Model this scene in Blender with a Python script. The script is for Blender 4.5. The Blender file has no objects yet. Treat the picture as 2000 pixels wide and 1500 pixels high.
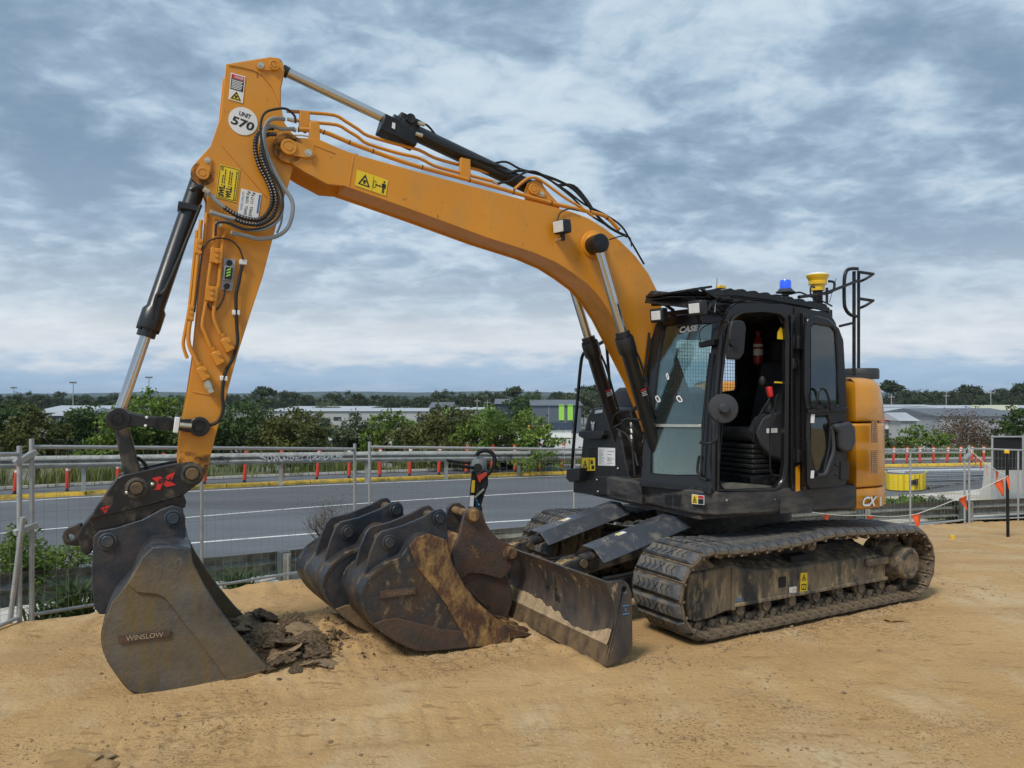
import bpy, bmesh, math, random
import numpy as np
from mathutils import Vector, Matrix, noise as mnoise

HAZE = True
random.seed(7); RNG = np.random.default_rng(7)
scene = bpy.context.scene
COL = scene.collection
R = math.radians

# ------------------------------------------------------------------ camera, sky, sun, exposure
F = 1500.0; CAMH = 1.95; PITCH = math.atan(25 / F)
cd = bpy.data.cameras.new('camera'); cam = bpy.data.objects.new('camera', cd); COL.objects.link(cam)
cd.sensor_width = 36.0; cd.lens = 36.0 * F / 2000.0; cd.clip_start = 0.05; cd.clip_end = 20000
cam.location = (0, 0, CAMH); cam.rotation_euler = (math.pi / 2 + PITCH, 0, 0)
scene.camera = cam

SUN_EL, SUN_AZ = R(50), R(215)          # azimuth clockwise from +Y: behind the camera, a little left
world = bpy.data.worlds.new('World'); scene.world = world; world.use_nodes = True
def build_world():
    nt = world.node_tree; nt.nodes.clear(); N = nt.nodes.new; L = nt.links.new
    out = N('ShaderNodeOutputWorld')
    sky = N('ShaderNodeTexSky'); sky.sky_type = 'NISHITA'; sky.sun_disc = False
    sky.sun_elevation = SUN_EL; sky.sun_rotation = SUN_AZ; sky.air_density = 1.2; sky.dust_density = 1.5
    b1 = N('ShaderNodeBackground'); b1.inputs[1].default_value = 0.085; L(sky.outputs[0], b1.inputs[0])
    tc = N('ShaderNodeTexCoord'); sp = N('ShaderNodeSeparateXYZ'); L(tc.outputs['Generated'], sp.inputs[0])
    def m(op, a, b=None, c=None):
        n = N('ShaderNodeMath'); n.operation = op
        for i, v in enumerate((a, b, c)):
            if v is None: continue
            if isinstance(v, (int, float)): n.inputs[i].default_value = v
            else: L(v, n.inputs[i])
        return n.outputs[0]
    zz = m('ADD', m('MAXIMUM', sp.outputs[2], 0.0), 0.24)
    cb = N('ShaderNodeCombineXYZ'); L(m('DIVIDE', sp.outputs[0], zz), cb.inputs[0]); L(m('DIVIDE', sp.outputs[1], zz), cb.inputs[1])
    def tex(scale, det, rough, dist, off, st=(1.0, 1.15, 1)):
        mp = N('ShaderNodeMapping'); mp.inputs[1].default_value = off; mp.inputs[3].default_value = st; L(cb.outputs[0], mp.inputs[0])
        t = N('ShaderNodeTexNoise'); t.inputs['Scale'].default_value = scale; t.inputs['Detail'].default_value = det
        t.inputs['Roughness'].default_value = rough; t.inputs['Distortion'].default_value = dist; L(mp.outputs[0], t.inputs[0]); return t.outputs[0]
    big = tex(1.6, 3, 0.5, 0.2, (3.1, 7.3, 0)); mid = tex(4.8, 6, 0.54, 0.4, (9.2, 1.7, 4)); fine = tex(13.0, 6, 0.58, 0.4, (2.2, 5.5, 2))
    v = m('ADD', m('ADD', m('MULTIPLY', big, 0.42), m('MULTIPLY', mid, 0.40)), m('MULTIPLY', fine, 0.18))
    rp = N('ShaderNodeValToRGB'); L(v, rp.inputs[0]); e = rp.color_ramp.elements; rp.color_ramp.interpolation = 'B_SPLINE'
    e[0].position = 0.385; e[0].color = (0.135, 0.200, 0.280, 1)
    e[1].position = 0.64; e[1].color = (0.42, 0.495, 0.55, 1)
    for p, c in ((0.445, (0.165, 0.238, 0.322, 1)), (0.495, (0.215, 0.298, 0.388, 1)), (0.535, (0.290, 0.378, 0.465, 1)), (0.58, (0.375, 0.452, 0.525, 1))):
        q = e.new(p); q.color = c
    # pale and blue layers of cloud low over the horizon, the same all the way round, broken by their own streaks
    st = tex(3.4, 5, 0.55, 0.1, (0.4, 3.3, 9)); zp = m('ADD', sp.outputs[2], m('MULTIPLY', m('SUBTRACT', st, 0.5), 0.085))
    lc = N('ShaderNodeValToRGB'); L(zp, lc.inputs[0]); le = lc.color_ramp.elements
    le[0].position = 0.0; le[0].color = (0.33, 0.42, 0.52, 1); le[1].position = 0.20; le[1].color = (0.42, 0.48, 0.55, 1)
    for p, c in ((0.018, (0.255, 0.36, 0.49, 1)), (0.036, (0.29, 0.385, 0.49, 1)), (0.052, (0.50, 0.53, 0.565, 1)), (0.072, (0.57, 0.585, 0.60, 1)), (0.11, (0.43, 0.475, 0.515, 1))):
        q = le.new(p); q.color = c
    al = N('ShaderNodeValToRGB'); L(sp.outputs[2], al.inputs[0]); ae = al.color_ramp.elements
    ae[0].position = 0.0; ae[0].color = (0.92,) * 3 + (1,); ae[1].position = 0.28; ae[1].color = (0, 0, 0, 1)
    for p, c in ((0.07, 0.80), (0.11, 0.55), (0.18, 0.18)):
        q = ae.new(p); q.color = (c, c, c, 1)
    mx = N('ShaderNodeMix'); mx.data_type = 'RGBA'; L(al.outputs[0], mx.inputs[0]); L(rp.outputs[0], mx.inputs[6]); L(lc.outputs[0], mx.inputs[7])
    b2 = N('ShaderNodeBackground'); b2.inputs[1].default_value = 0.82; L(mx.outputs[2], b2.inputs[0])
    gap = N('ShaderNodeMapRange'); gap.inputs[1].default_value = 0.33; gap.inputs[2].default_value = 0.44; gap.inputs[3].default_value = 0.80; gap.inputs[4].default_value = 1.0; L(v, gap.inputs[0])
    ms = N('ShaderNodeMixShader'); L(gap.outputs[0], ms.inputs[0]); L(b1.outputs[0], ms.inputs[1]); L(b2.outputs[0], ms.inputs[2])
    L(ms.outputs[0], out.inputs[0])
build_world()
sl = bpy.data.lights.new('sun', 'SUN'); sl.energy = 1.5; sl.angle = R(15); sl.color = (1.0, 0.955, 0.88)
sun = bpy.data.objects.new('sun', sl); COL.objects.link(sun)
sdir = Vector((math.sin(SUN_AZ) * math.cos(SUN_EL), math.cos(SUN_AZ) * math.cos(SUN_EL), math.sin(SUN_EL)))
sun.rotation_euler = (-sdir).to_track_quat('-Z', 'Y').to_euler(); sun.location = sdir * 40
vs = scene.view_settings; vs.view_transform = 'Standard'; vs.look = 'None'; vs.gamma = 1.0; vs.use_curve_mapping = False; vs.exposure = 0.88

# ------------------------------------------------------------------ pixel -> place helpers (photograph pixels, 2000 x 1500)
CP = np.array([0, 0, CAMH]); FW = np.array([0, math.cos(PITCH), math.sin(PITCH)]); UPV = np.array([0, -math.sin(PITCH), math.cos(PITCH)]); RT = np.array([1.0, 0, 0])
def ray(x, y): return RT * (x - 1000) / F + UPV * (750 - y) / F + FW
def ground(x, y, z=0.0):
    r = ray(x, y); return CP + r * ((z - CAMH) / r[2])
def atd(x, y, Y):
    r = ray(x, y); return CP + r * (Y / r[1])
class Frame:                              # local x forward, y left, z up
    def __init__(s, C, th):
        s.C = np.array([C[0], C[1], C[2] if len(C) > 2 else 0.0]); t = R(th); s.rz = math.pi + t
        s.B = np.array([[-math.cos(t), -math.sin(t), 0], [math.sin(t), -math.cos(t), 0], [0, 0, 1.0]])
    def loc(s, w): return s.B @ (np.array(w) - s.C)
    def hit(s, x, y, p0, n):
        o = s.loc(CP); d = s.B @ ray(x, y); n = np.array(n, float); return o + d * (((np.array(p0) - o) @ n) / (d @ n))
    def on(s, x, y, ax, v):
        n = [0, 0, 0]; n[ax] = 1; p = [0, 0, 0]; p[ax] = v; return s.hit(x, y, p, n)
    def tr(s, pts, ax, v): return [tuple(s.on(x, y, ax, v)) for x, y in pts]

# ------------------------------------------------------------------ mesh helpers
def V(*a): return np.array(a, float)
class MB:
    def __init__(s): s.v = []; s.f = []
    def add(s, vs, fs):
        o = len(s.v); s.v += [tuple(map(float, v)) for v in vs]; s.f += [tuple(i + o for i in f) for f in fs]; return s
    def box(s, c, d, rot=None):
        hx, hy, hz = d[0] / 2, d[1] / 2, d[2] / 2
        P = [(-hx, -hy, -hz), (hx, -hy, -hz), (hx, hy, -hz), (-hx, hy, -hz), (-hx, -hy, hz), (hx, -hy, hz), (hx, hy, hz), (-hx, hy, hz)]
        if rot is not None: P = [rot @ Vector(p) for p in P]
        return s.add([(p[0] + c[0], p[1] + c[1], p[2] + c[2]) for p in P], [(0, 3, 2, 1), (4, 5, 6, 7), (0, 1, 5, 4), (1, 2, 6, 5), (2, 3, 7, 6), (3, 0, 4, 7)])
    def bb(s, x0, x1, y0, y1, z0, z1): return s.box(((x0 + x1) / 2, (y0 + y1) / 2, (z0 + z1) / 2), (abs(x1 - x0), abs(y1 - y0), abs(z1 - z0)))
    def beam(s, p0, p1, w, h, up=(0, 0, 1)):
        p0 = Vector(p0); p1 = Vector(p1); d = (p1 - p0); l = d.length; d.normalize(); u = Vector(up); sd = d.cross(u).normalized(); u = sd.cross(d)
        return s.box((p0 + p1) / 2, (l, w, h), Matrix((d, sd, u)).transposed())
    def plate(s, pts, t):
        t = np.array(t, float); n = len(pts); P = [np.array(p, float) for p in pts]
        return s.add(P + [p + t for p in P], [tuple(range(n))[::-1], tuple(range(n, 2 * n))] + [(i, (i + 1) % n, n + (i + 1) % n, n + i) for i in range(n)])
    def ring(s, outer, inner, t, n=48, ch=0.005):
        A = resamp(outer, n); B = resamp(inner, n)
        best = min(range(n), key=lambda k: sum(np.linalg.norm(A[i] - B[(i + k) % n]) for i in range(0, n, 3)))
        B = [B[(i + best) % n] for i in range(n)]; t = np.array(t, float); T = np.linalg.norm(t); th = t / T; vs = []
        for P, Q in zip(A, B):
            e = Q - P; l = np.linalg.norm(e); e = e / max(l, 1e-9); c = min(ch, 0.3 * l, 0.3 * T); vs += [P + e * c, P + th * c, P + t - th * c, P + t + e * c, Q + t - e * c, Q + t - th * c, Q + th * c, Q - e * c]
        return s.add(vs, [(i * 8 + k, i * 8 + (k + 1) % 8, ((i + 1) % n) * 8 + (k + 1) % 8, ((i + 1) % n) * 8 + k) for i in range(n) for k in range(8)])
    def cyl(s, p0, p1, r0, r1=None, n=20, caps=True):
        r1 = r0 if r1 is None else r1; p0 = Vector(p0); p1 = Vector(p1); d = (p1 - p0).normalized()
        a = d.orthogonal().normalized(); b = d.cross(a); vs = []
        for p, r in ((p0, r0), (p1, r1)):
            vs += [p + (a * math.cos(2 * math.pi * i / n) + b * math.sin(2 * math.pi * i / n)) * r for i in range(n)]
        fs = [(i, (i + 1) % n, n + (i + 1) % n, n + i) for i in range(n)]
        if caps: fs += [tuple(range(n))[::-1], tuple(range(n, 2 * n))]
        return s.add(vs, fs)
    def lathe(s, prof, p0, ax, n=24):      # prof: (radius, distance along axis)
        p0 = Vector(p0); d = Vector(ax).normalized(); a = d.orthogonal().normalized(); b = d.cross(a); vs = []
        for r, h in prof: vs += [p0 + d * h + (a * math.cos(2 * math.pi * i / n) + b * math.sin(2 * math.pi * i / n)) * max(r, 1e-4) for i in range(n)]
        fs = [(k * n + i, k * n + (i + 1) % n, (k + 1) * n + (i + 1) % n, (k + 1) * n + i) for k in range(len(prof) - 1) for i in range(n)]
        fs += [tuple(range(n))[::-1], tuple(range((len(prof) - 1) * n, len(prof) * n))]
        return s.add(vs, fs)
    def tube(s, pts, r, n=8, smooth=4, ridge=0.0, pitch=0.02):
        P = [Vector(p) for p in pts]
        if smooth: P = catmull(P, smooth)
        if ridge:
            P = resample_len(P, pitch / 2)
        vs = []; t0 = (P[1] - P[0]).normalized(); a = t0.orthogonal().normalized()
        for i, p in enumerate(P):
            t = (P[min(i + 1, len(P) - 1)] - P[max(i - 1, 0)]).normalized(); a = (a - t * a.dot(t)).normalized(); b = t.cross(a)
            rr = r * (1 + (ridge if i % 2 else -ridge))
            vs += [p + (a * math.cos(2 * math.pi * k / n) + b * math.sin(2 * math.pi * k / n)) * rr for k in range(n)]
        m = len(P)
        fs = [(i * n + k, i * n + (k + 1) % n, (i + 1) * n + (k + 1) % n, (i + 1) * n + k) for i in range(m - 1) for k in range(n)]
        return s.add(vs, fs + [tuple(range(n))[::-1], tuple(range((m - 1) * n, m * n))])
    def ball(s, c, r, n=12, sc=(1, 1, 1)):
        prof = [(math.sin(math.pi * i / n), -math.cos(math.pi * i / n)) for i in range(n + 1)]
        o = len(s.v); s.lathe(prof, (0, 0, 0), (0, 0, 1), n * 2)
        for i in range(o, len(s.v)):
            v = s.v[i]; s.v[i] = (c[0] + v[0] * r * sc[0], c[1] + v[1] * r * sc[1], c[2] + v[2] * r * sc[2])
        return s
    def mesh(s, name):
        me = bpy.data.meshes.new(name); me.from_pydata(s.v, [], s.f); return me
    def build(s, name, mat, parent=None, bevel=0.0, rz=0.0, ang=38, seg=2, fix=True):
        me = s.mesh(name)
        if fix and len(s.f) < 40000:
            bm = bmesh.new(); bm.from_mesh(me); bmesh.ops.recalc_face_normals(bm, faces=bm.faces); bm.to_mesh(me); bm.free()
        return link(name, me, mat, parent, bevel, rz, ang, seg)
def link(name, me, mat, parent=None, bevel=0.0, rz=0.0, ang=38, seg=2):
    if mat is not None: me.materials.append(mat)
    me.shade_smooth(); me.set_sharp_from_angle(angle=R(ang))
    o = bpy.data.objects.new(name, me); COL.objects.link(o)
    if parent is not None: o.parent = parent
    if rz: o.rotation_euler.z = rz
    if bevel:
        b = o.modifiers.new('bevel', 'BEVEL'); b.width = bevel; b.segments = seg; b.limit_method = 'ANGLE'; b.angle_limit = R(35); b.use_clamp_overlap = True
    return o
def resamp(P, n):
    P = [np.array(p, float) for p in P]; P = P + [P[0]]; d = [0]
    for i in range(1, len(P)): d.append(d[-1] + np.linalg.norm(P[i] - P[i - 1]))
    out = []
    for k in range(n):
        t = d[-1] * k / n; i = max(j for j in range(len(d)) if d[j] <= t + 1e-9); i = min(i, len(P) - 2)
        u = (t - d[i]) / max(d[i + 1] - d[i], 1e-9); out.append(P[i] * (1 - u) + P[i + 1] * u)
    return out
def catmull(P, k):
    out = []
    for i in range(len(P) - 1):
        a, b, c, d = P[max(i - 1, 0)], P[i], P[i + 1], P[min(i + 2, len(P) - 1)]
        for j in range(k):
            t = j / k; out.append(0.5 * ((2 * b) + (c - a) * t + (2 * a - 5 * b + 4 * c - d) * t * t + (3 * b - a - 3 * c + d) * t ** 3))
    return out + [P[-1]]
def resample_len(P, step):
    out = [P[0]]; acc = 0
    for i in range(1, len(P)):
        seg = (P[i] - P[i - 1]).length; p = 0
        while acc + seg - p >= step:
            p += step - acc; acc = 0; out.append(P[i - 1].lerp(P[i], min(p / seg, 1)))
        acc += seg - p
    return out
def inset(poly, d):                        # 2D polygon moved inward by d
    n = len(poly); P = [Vector((p[0], p[1])) for p in poly]
    area = sum(P[i].x * P[(i + 1) % n].y - P[(i + 1) % n].x * P[i].y for i in range(n)); sg = 1 if area > 0 else -1; out = []
    for i in range(n):
        a = (P[i] - P[i - 1]).normalized(); b = (P[(i + 1) % n] - P[i]).normalized(); na = Vector((-a.y, a.x)); nb = Vector((-b.y, b.x)); m = (na + nb)
        m = m / max(m.length_squared / 2, 0.4); out.append(P[i] + m * d * sg)
    return [(p.x, p.y) for p in out]
def xz(pts, y): return [(p[0], y, p[1]) for p in pts]
def circ(cx, cz, r, n=16, a0=0, a1=360): return [(cx + r * math.cos(R(a0 + (a1 - a0) * i / (n if a1 - a0 == 360 else n - 1))), cz + r * math.sin(R(a0 + (a1 - a0) * i / (n if a1 - a0 == 360 else n - 1)))) for i in range(n)]
def tag(o, label=None, cat=None, group=None, kind=None):
    if label: o['label'] = label
    if cat: o['category'] = cat
    if group: o['group'] = group
    if kind: o['kind'] = kind
    return o
def thing(name, label, cat, loc=(0, 0, 0), rz=0, group=None):
    o = bpy.data.objects.new(name, None); COL.objects.link(o); o.location = tuple(map(float, loc)); o.rotation_euler = (0, 0, rz); o.empty_display_size = 0.2
    return tag(o, label, cat, group)
def copy_tree(o, parent=None):
    c = o.copy(); COL.objects.link(c); c.parent = parent
    for ch in list(o.children): copy_tree(ch, c)
    return c
def text_mesh(txt, bold=0.0, shear=0.0, spacing=1.0):
    cu = bpy.data.curves.new('lettering', 'FONT'); cu.body = txt; cu.offset = bold; cu.shear = shear; cu.resolution_u = 3; cu.space_character = spacing; cu.space_line = 0.9
    ob = bpy.data.objects.new('lettering', cu); COL.objects.link(ob); dg = bpy.context.evaluated_depsgraph_get(); dg.update()
    me = bpy.data.meshes.new_from_object(ob.evaluated_get(dg)); bpy.data.objects.remove(ob)
    vs = [tuple(v.co) for v in me.vertices]; fs = [tuple(p.vertices) for p in me.polygons]; bpy.data.meshes.remove(me); return vs, fs
def lettering(mb, txt, q, off, bold=0.01, shear=0, spacing=1.0):
    """text laid on a quad of local points (bottom-left, bottom-right, top-right, top-left), lifted by off"""
    vs, fs = text_mesh(txt, bold, shear, spacing); xs = [v[0] for v in vs]; ys = [v[1] for v in vs]; x0, x1, y0, y1 = min(xs), max(xs), min(ys), max(ys)
    a, b, c, d = [np.array(p, float) for p in q]; off = np.array(off, float); out = []
    for v in vs:
        u = (v[0] - x0) / (x1 - x0); w = (v[1] - y0) / (y1 - y0); out.append((a * (1 - u) + b * u) * (1 - w) + (d * (1 - u) + c * u) * w + off)
    return mb.add(out, fs)
def subq(q, u0, v0, u1, v1):
    a, b, c, d = [np.array(p, float) for p in q]
    f = lambda u, v: (a * (1 - u) + b * u) * (1 - v) + (d * (1 - u) + c * u) * v
    return [f(u0, v0), f(u1, v0), f(u1, v1), f(u0, v1)]

# ------------------------------------------------------------------ materials
def pm(name, base, rough=0.5, metal=0.0, var=0.12, scale=4.0, bump=0.0, bscale=40.0, coat=0.0, dirt=None, dirt2=None, spec=0.5, stretch=(1, 1, 1), sub=None):
    m = bpy.data.materials.new(name); m.use_nodes = True; nt = m.node_tree; N = nt.nodes.new; L = nt.links.new
    b = nt.nodes['Principled BSDF']; b.inputs['Roughness'].default_value = rough; b.inputs['Metallic'].default_value = metal
    b.inputs['Coat Weight'].default_value = coat; b.inputs['Coat Roughness'].default_value = 0.12; b.inputs['Specular IOR Level'].default_value = spec
    tc = N('ShaderNodeTexCoord')
    def noise(sc, det=6, ro=0.6, st=(1, 1, 1), dist=0.0):
        mp = N('ShaderNodeMapping'); mp.inputs[3].default_value = st; L(tc.outputs['Object'], mp.inputs[0])
        t = N('ShaderNodeTexNoise'); t.inputs['Scale'].default_value = sc; t.inputs['Detail'].default_value = det; t.inputs['Roughness'].default_value = ro; t.inputs['Distortion'].default_value = dist
        L(mp.outputs[0], t.inputs[0]); return t.outputs[0]
    def rng(s, a, c, lo=0.0, hi=1.0):
        r = N('ShaderNodeMapRange'); r.inputs[1].default_value = a; r.inputs[2].default_value = c; r.inputs[3].default_value = lo; r.inputs[4].default_value = hi; L(s, r.inputs[0]); return r.outputs[0]
    def mix(f, a, c):
        x = N('ShaderNodeMix'); x.data_type = 'RGBA'; L(f, x.inputs[0])
        for i, q in ((6, a), (7, c)):
            if isinstance(q, tuple): x.inputs[i].default_value = q + (1,)
            else: L(q, x.inputs[i])
        return x.outputs[2]
    n1 = noise(scale, 5, 0.6, stretch)
    col = mix(rng(n1, 0.3, 0.7), tuple(min(1, c * (1 - var)) for c in base), tuple(min(1, c * (1 + var)) for c in base))
    ro = None
    if sub:                                # paint of colour sub[0] still left above height sub[1], broken by noise
        sx = N('ShaderNodeSeparateXYZ'); L(tc.outputs['Object'], sx.inputs[0]); ad = N('ShaderNodeMath'); ad.operation = 'MULTIPLY_ADD'; ad.inputs[1].default_value = sub[2]; L(noise(3.0, 7, 0.6, (1, 1, 0.6)), ad.inputs[0]); L(sx.outputs[2], ad.inputs[2])
    for d in (dirt, dirt2):                # (colour, amount 0..1, scale, stretch, softness)
        if d:
            c, amt, sc, st, so = d; n = noise(sc, 8, 0.65, st, 0.3); e = 0.68 - 0.36 * amt
            f = rng(n, e - so, e + so); col = mix(f, col, mix(noise(sc * 3.7), tuple(q * 0.75 for q in c), tuple(min(1, q * 1.2) for q in c)))
            r2 = rng(f, 0, 1, rough, 0.92) if ro is None else None
            if r2 is not None: ro = r2
    if sub: col = mix(rng(ad.outputs[0], sub[1] + sub[2] * 0.5 - 0.10, sub[1] + sub[2] * 0.5 + 0.10), col, mix(noise(8.0), tuple(q * 0.7 for q in sub[0]), tuple(q * 1.4 for q in sub[0])))
    if ro is not None: L(ro, b.inputs['Roughness'])
    else:
        L(rng(n1, 0.3, 0.7, max(0.02, rough - 0.06), min(1, rough + 0.08)), b.inputs['Roughness'])
    L(col, b.inputs['Base Color'])
    if bump:
        bp = N('ShaderNodeBump'); bp.inputs['Strength'].default_value = min(1, bump); bp.inputs['Distance'].default_value = 0.02; L(noise(bscale, 8, 0.65), bp.inputs['Height']); L(bp.outputs[0], b.inputs['Normal'])
    return m
MUD = (0.27, 0.175, 0.085); RUST = (0.115, 0.045, 0.018); DRY = (0.40, 0.28, 0.145)
M = {}
M['orange'] = pm('orange_paint', (0.65, 0.258, 0.013), 0.40, var=0.07, scale=1.6, coat=0.12, dirt=((0.52, 0.25, 0.06), 0.08, 4, (1, 1, 0.5), 0.16), dirt2=((0.22, 0.10, 0.03), 0.0, 16, (1, 1, 0.6), 0.04))
M['orange_cw'] = pm('orange_panel', (0.64, 0.265, 0.014), 0.34, var=0.05, scale=1.5, coat=0.25, dirt=((0.42, 0.26, 0.08), 0.05, 6, (1, 1, 3), 0.12))
M['orange_grime'] = pm('orange_grimy', (0.58, 0.23, 0.022), 0.42, var=0.08, dirt=((0.03, 0.017, 0.008), 0.42, 9, (1, 1, 1), 0.10))
M['black'] = pm('black_paint', (0.009, 0.0095, 0.011), 0.40, var=0.25, scale=6, coat=0.08, spec=0.35, dirt=((0.04, 0.037, 0.033), 0.15, 12, (1, 1, 1), 0.12))
M['gloss'] = pm('gloss_black', (0.009, 0.0095, 0.011), 0.28, var=0.3, scale=2.2, coat=0.25, spec=0.4)
M['plastic'] = pm('black_plastic', (0.013, 0.0135, 0.015), 0.55, var=0.15, scale=9, bump=0.08, bscale=200)
M['greyplastic'] = pm('grey_plastic', (0.036, 0.038, 0.043), 0.6, var=0.12, scale=5, bump=0.08, bscale=150)
M['skirt'] = pm('skirt_paint', (0.020, 0.0215, 0.025), 0.45, var=0.15, scale=5, dirt=((0.12, 0.105, 0.085), 0.20, 6, (1, 1, 3), 0.2))
M['cylinder'] = pm('cylinder_paint', (0.014, 0.015, 0.017), 0.38, var=0.15, scale=8, coat=0.15)
M['chrome'] = pm('chrome', (0.60, 0.60, 0.60), 0.12, 1.0, var=0.03)
M['zinc'] = pm('zinc_plate', (0.62, 0.60, 0.50), 0.35, 0.85, var=0.1, scale=20)
M['rubber'] = pm('rubber', (0.012, 0.012, 0.012), 0.6, var=0.2, scale=20)
M['hosegrey'] = pm('grey_hose', (0.26, 0.275, 0.28), 0.5, var=0.1, scale=10)
M['pad'] = pm('rubber_pad', (0.072, 0.078, 0.086), 0.58, var=0.35, scale=10, bump=0.4, bscale=60, dirt=((0.21, 0.165, 0.105), 0.26, 9, (1, 1, 1), 0.14))
M['padmark'] = pm('pad_groove', (0.012, 0.012, 0.013), 0.8)
M['shoe'] = pm('muddy_steel', (0.045, 0.042, 0.040), 0.7, var=0.2, bump=0.5, bscale=55, dirt=((0.27, 0.195, 0.115), 0.52, 11, (1, 1, 1), 0.12))
M['frame'] = pm('muddy_frame', (0.026, 0.028, 0.032), 0.55, var=0.2, bump=0.4, bscale=45, dirt=((0.28, 0.215, 0.13), 0.40, 6, (1, 1, 0.30), 0.14), dirt2=((0.40, 0.29, 0.15), 0.24, 17, (1, 1, 0.35), 0.08))
M['dust'] = pm('dusty_black', (0.020, 0.021, 0.024), 0.5, var=0.2, dirt=((0.16, 0.125, 0.08), 0.25, 8, (1, 1, 1), 0.15))
M['cover'] = pm('cover_paint', (0.046, 0.053, 0.066), 0.42, var=0.12, scale=5, coat=0.1, dirt=((0.17, 0.15, 0.12), 0.12, 10, (1, 1, 1), 0.12))
M['blade'] = pm('blade_steel', (0.030, 0.036, 0.046), 0.32, var=0.3, bump=0.25, bscale=30, dirt=((0.13, 0.085, 0.05), 0.38, 5, (1, 1, 0.4), 0.18), dirt2=(DRY, 0.12, 8, (1, 1, 0.35), 0.03))
M['edge'] = pm('worn_edge', (0.085, 0.062, 0.045), 0.5, 0.25, var=0.3, scale=9, bump=0.4, dirt=((0.22, 0.14, 0.06), 0.42, 9, (1, 1, 1), 0.2))
M['sandstick'] = pm('dried_sand', (0.42, 0.31, 0.19), 0.95, var=0.22, scale=9, bump=0.6, dirt=((0.25, 0.18, 0.10), 0.3, 14, (1, 1, 0.5), 0.12))
M['bucket1'] = pm('bucket_worn_steel', (0.108, 0.112, 0.114), 0.30, 0.5, var=0.5, scale=4, bump=0.35, bscale=28, dirt=((0.215, 0.165, 0.10), 0.48, 2.2, (1, 1, 0.7), 0.16), dirt2=((0.21, 0.15, 0.055), 0.22, 9, (1.6, 1, 0.18), 0.10), sub=((0.052, 0.064, 0.080), 0.86, 0.8))
M['bucketblue'] = pm('bucket_blue_black', (0.034, 0.046, 0.062), 0.34, 0.35, var=0.3, scale=5, bump=0.25, bscale=28, dirt=((0.10, 0.07, 0.05), 0.28, 5, (1, 1, 1), 0.2))
M['bucket2'] = pm('bucket_black_rust', (0.040, 0.045, 0.052), 0.38, 0.35, var=0.3, scale=5, bump=0.35, bscale=30, dirt=((0.125, 0.070, 0.034), 0.30, 3.5, (1, 1, 1), 0.14), dirt2=((0.30, 0.23, 0.13), 0.17, 11, (1, 1, 0.6), 0.07))
M['rust'] = pm('rusty_steel', (0.12, 0.052, 0.024), 0.75, var=0.45, scale=7, bump=0.5, bscale=40, dirt=((0.055, 0.040, 0.034), 0.40, 6, (1, 1, 1), 0.18), dirt2=((0.36, 0.215, 0.07), 0.36, 10, (1, 1, 0.6), 0.09))
M['rustblack'] = pm('rust_black_steel', (0.055, 0.053, 0.050), 0.5, 0.2, var=0.4, scale=5, bump=0.4, bscale=40, dirt=((0.17, 0.075, 0.033), 0.30, 4, (1, 1, 1), 0.2))
M['mouldsand'] = pm('moulding_dirt', (0.20, 0.135, 0.075), 0.8, var=0.3, scale=20, bump=0.3)
M['hitch'] = pm('hitch_black', (0.009, 0.0095, 0.012), 0.36, var=0.25, scale=7, coat=0.1, dirt=((0.11, 0.085, 0.055), 0.20, 10, (1, 1, 1), 0.10))
M['red'] = pm('red_paint', (0.62, 0.025, 0.022), 0.45, var=0.06)
M['redplastic'] = pm('red_plastic', (0.62, 0.060, 0.035), 0.5, var=0.08)
M['yellow'] = pm('yellow_sticker', (0.78, 0.56, 0.015), 0.45, var=0.03)
M['white'] = pm('white_sticker', (0.74, 0.74, 0.72), 0.5, var=0.03)
M['ink'] = pm('black_ink', (0.012, 0.012, 0.012), 0.6, var=0.0)
M['blueink'] = pm('blue_ink', (0.05, 0.16, 0.42), 0.6, var=0.0)
M['dangerred'] = pm('danger_red', (0.50, 0.02, 0.03), 0.5, var=0.0)
M['green'] = pm('lime_green', (0.30, 0.62, 0.08), 0.5, var=0.05)
M['bluemark'] = pm('blue_marker', (0.07, 0.30, 0.60), 0.7, var=0.1)
M['galv'] = pm('galvanised', (0.37, 0.38, 0.38), 0.45, 0.25, var=0.12, scale=18, bump=0.05, bscale=70)
M['galvdull'] = pm('galvanised_dull', (0.40, 0.41, 0.39), 0.55, 0.3, var=0.14, scale=3, dirt=((0.20, 0.18, 0.13), 0.25, 4, (1, 1, 1), 0.2))
M['galvdark'] = pm('galvanised_weathered', (0.25, 0.265, 0.24), 0.5, 0.25, var=0.2, scale=3, dirt=((0.10, 0.085, 0.06), 0.4, 4, (1, 1, 1), 0.2))
M['postgreen'] = pm('grey_green_post', (0.085, 0.105, 0.105), 0.7, var=0.15)
M['yellowpaint'] = pm('yellow_road_paint', (0.66, 0.42, 0.035), 0.75, var=0.12, scale=6, dirt=((0.20, 0.16, 0.08), 0.2, 5, (1, 1, 1), 0.15))
M['whitepaint'] = pm('white_road_paint', (0.68, 0.68, 0.66), 0.7, var=0.08, dirt=((0.2, 0.2, 0.2), 0.15, 6, (1, 1, 1), 0.1))
M['concrete'] = pm('concrete', (0.46, 0.45, 0.42), 0.9, var=0.1, scale=3, bump=0.2)
M['palecon'] = pm('pale_concrete', (0.56, 0.54, 0.49), 0.9, var=0.14, scale=2, bump=0.3, dirt=((0.34, 0.27, 0.17), 0.40, 1.6, (1, 1, 1), 0.14))
M['matdust'] = pm('dusty_rubber_mat', (0.13, 0.125, 0.10), 0.9, var=0.3, scale=9)
M['asphalt'] = pm('asphalt', (0.138, 0.150, 0.165), 0.82, var=0.10, scale=0.5, bump=0.35, bscale=150, stretch=(0.25, 1, 1), dirt=((0.075, 0.076, 0.08), 0.42, 0.35, (0.18, 1, 1), 0.2))
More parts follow.
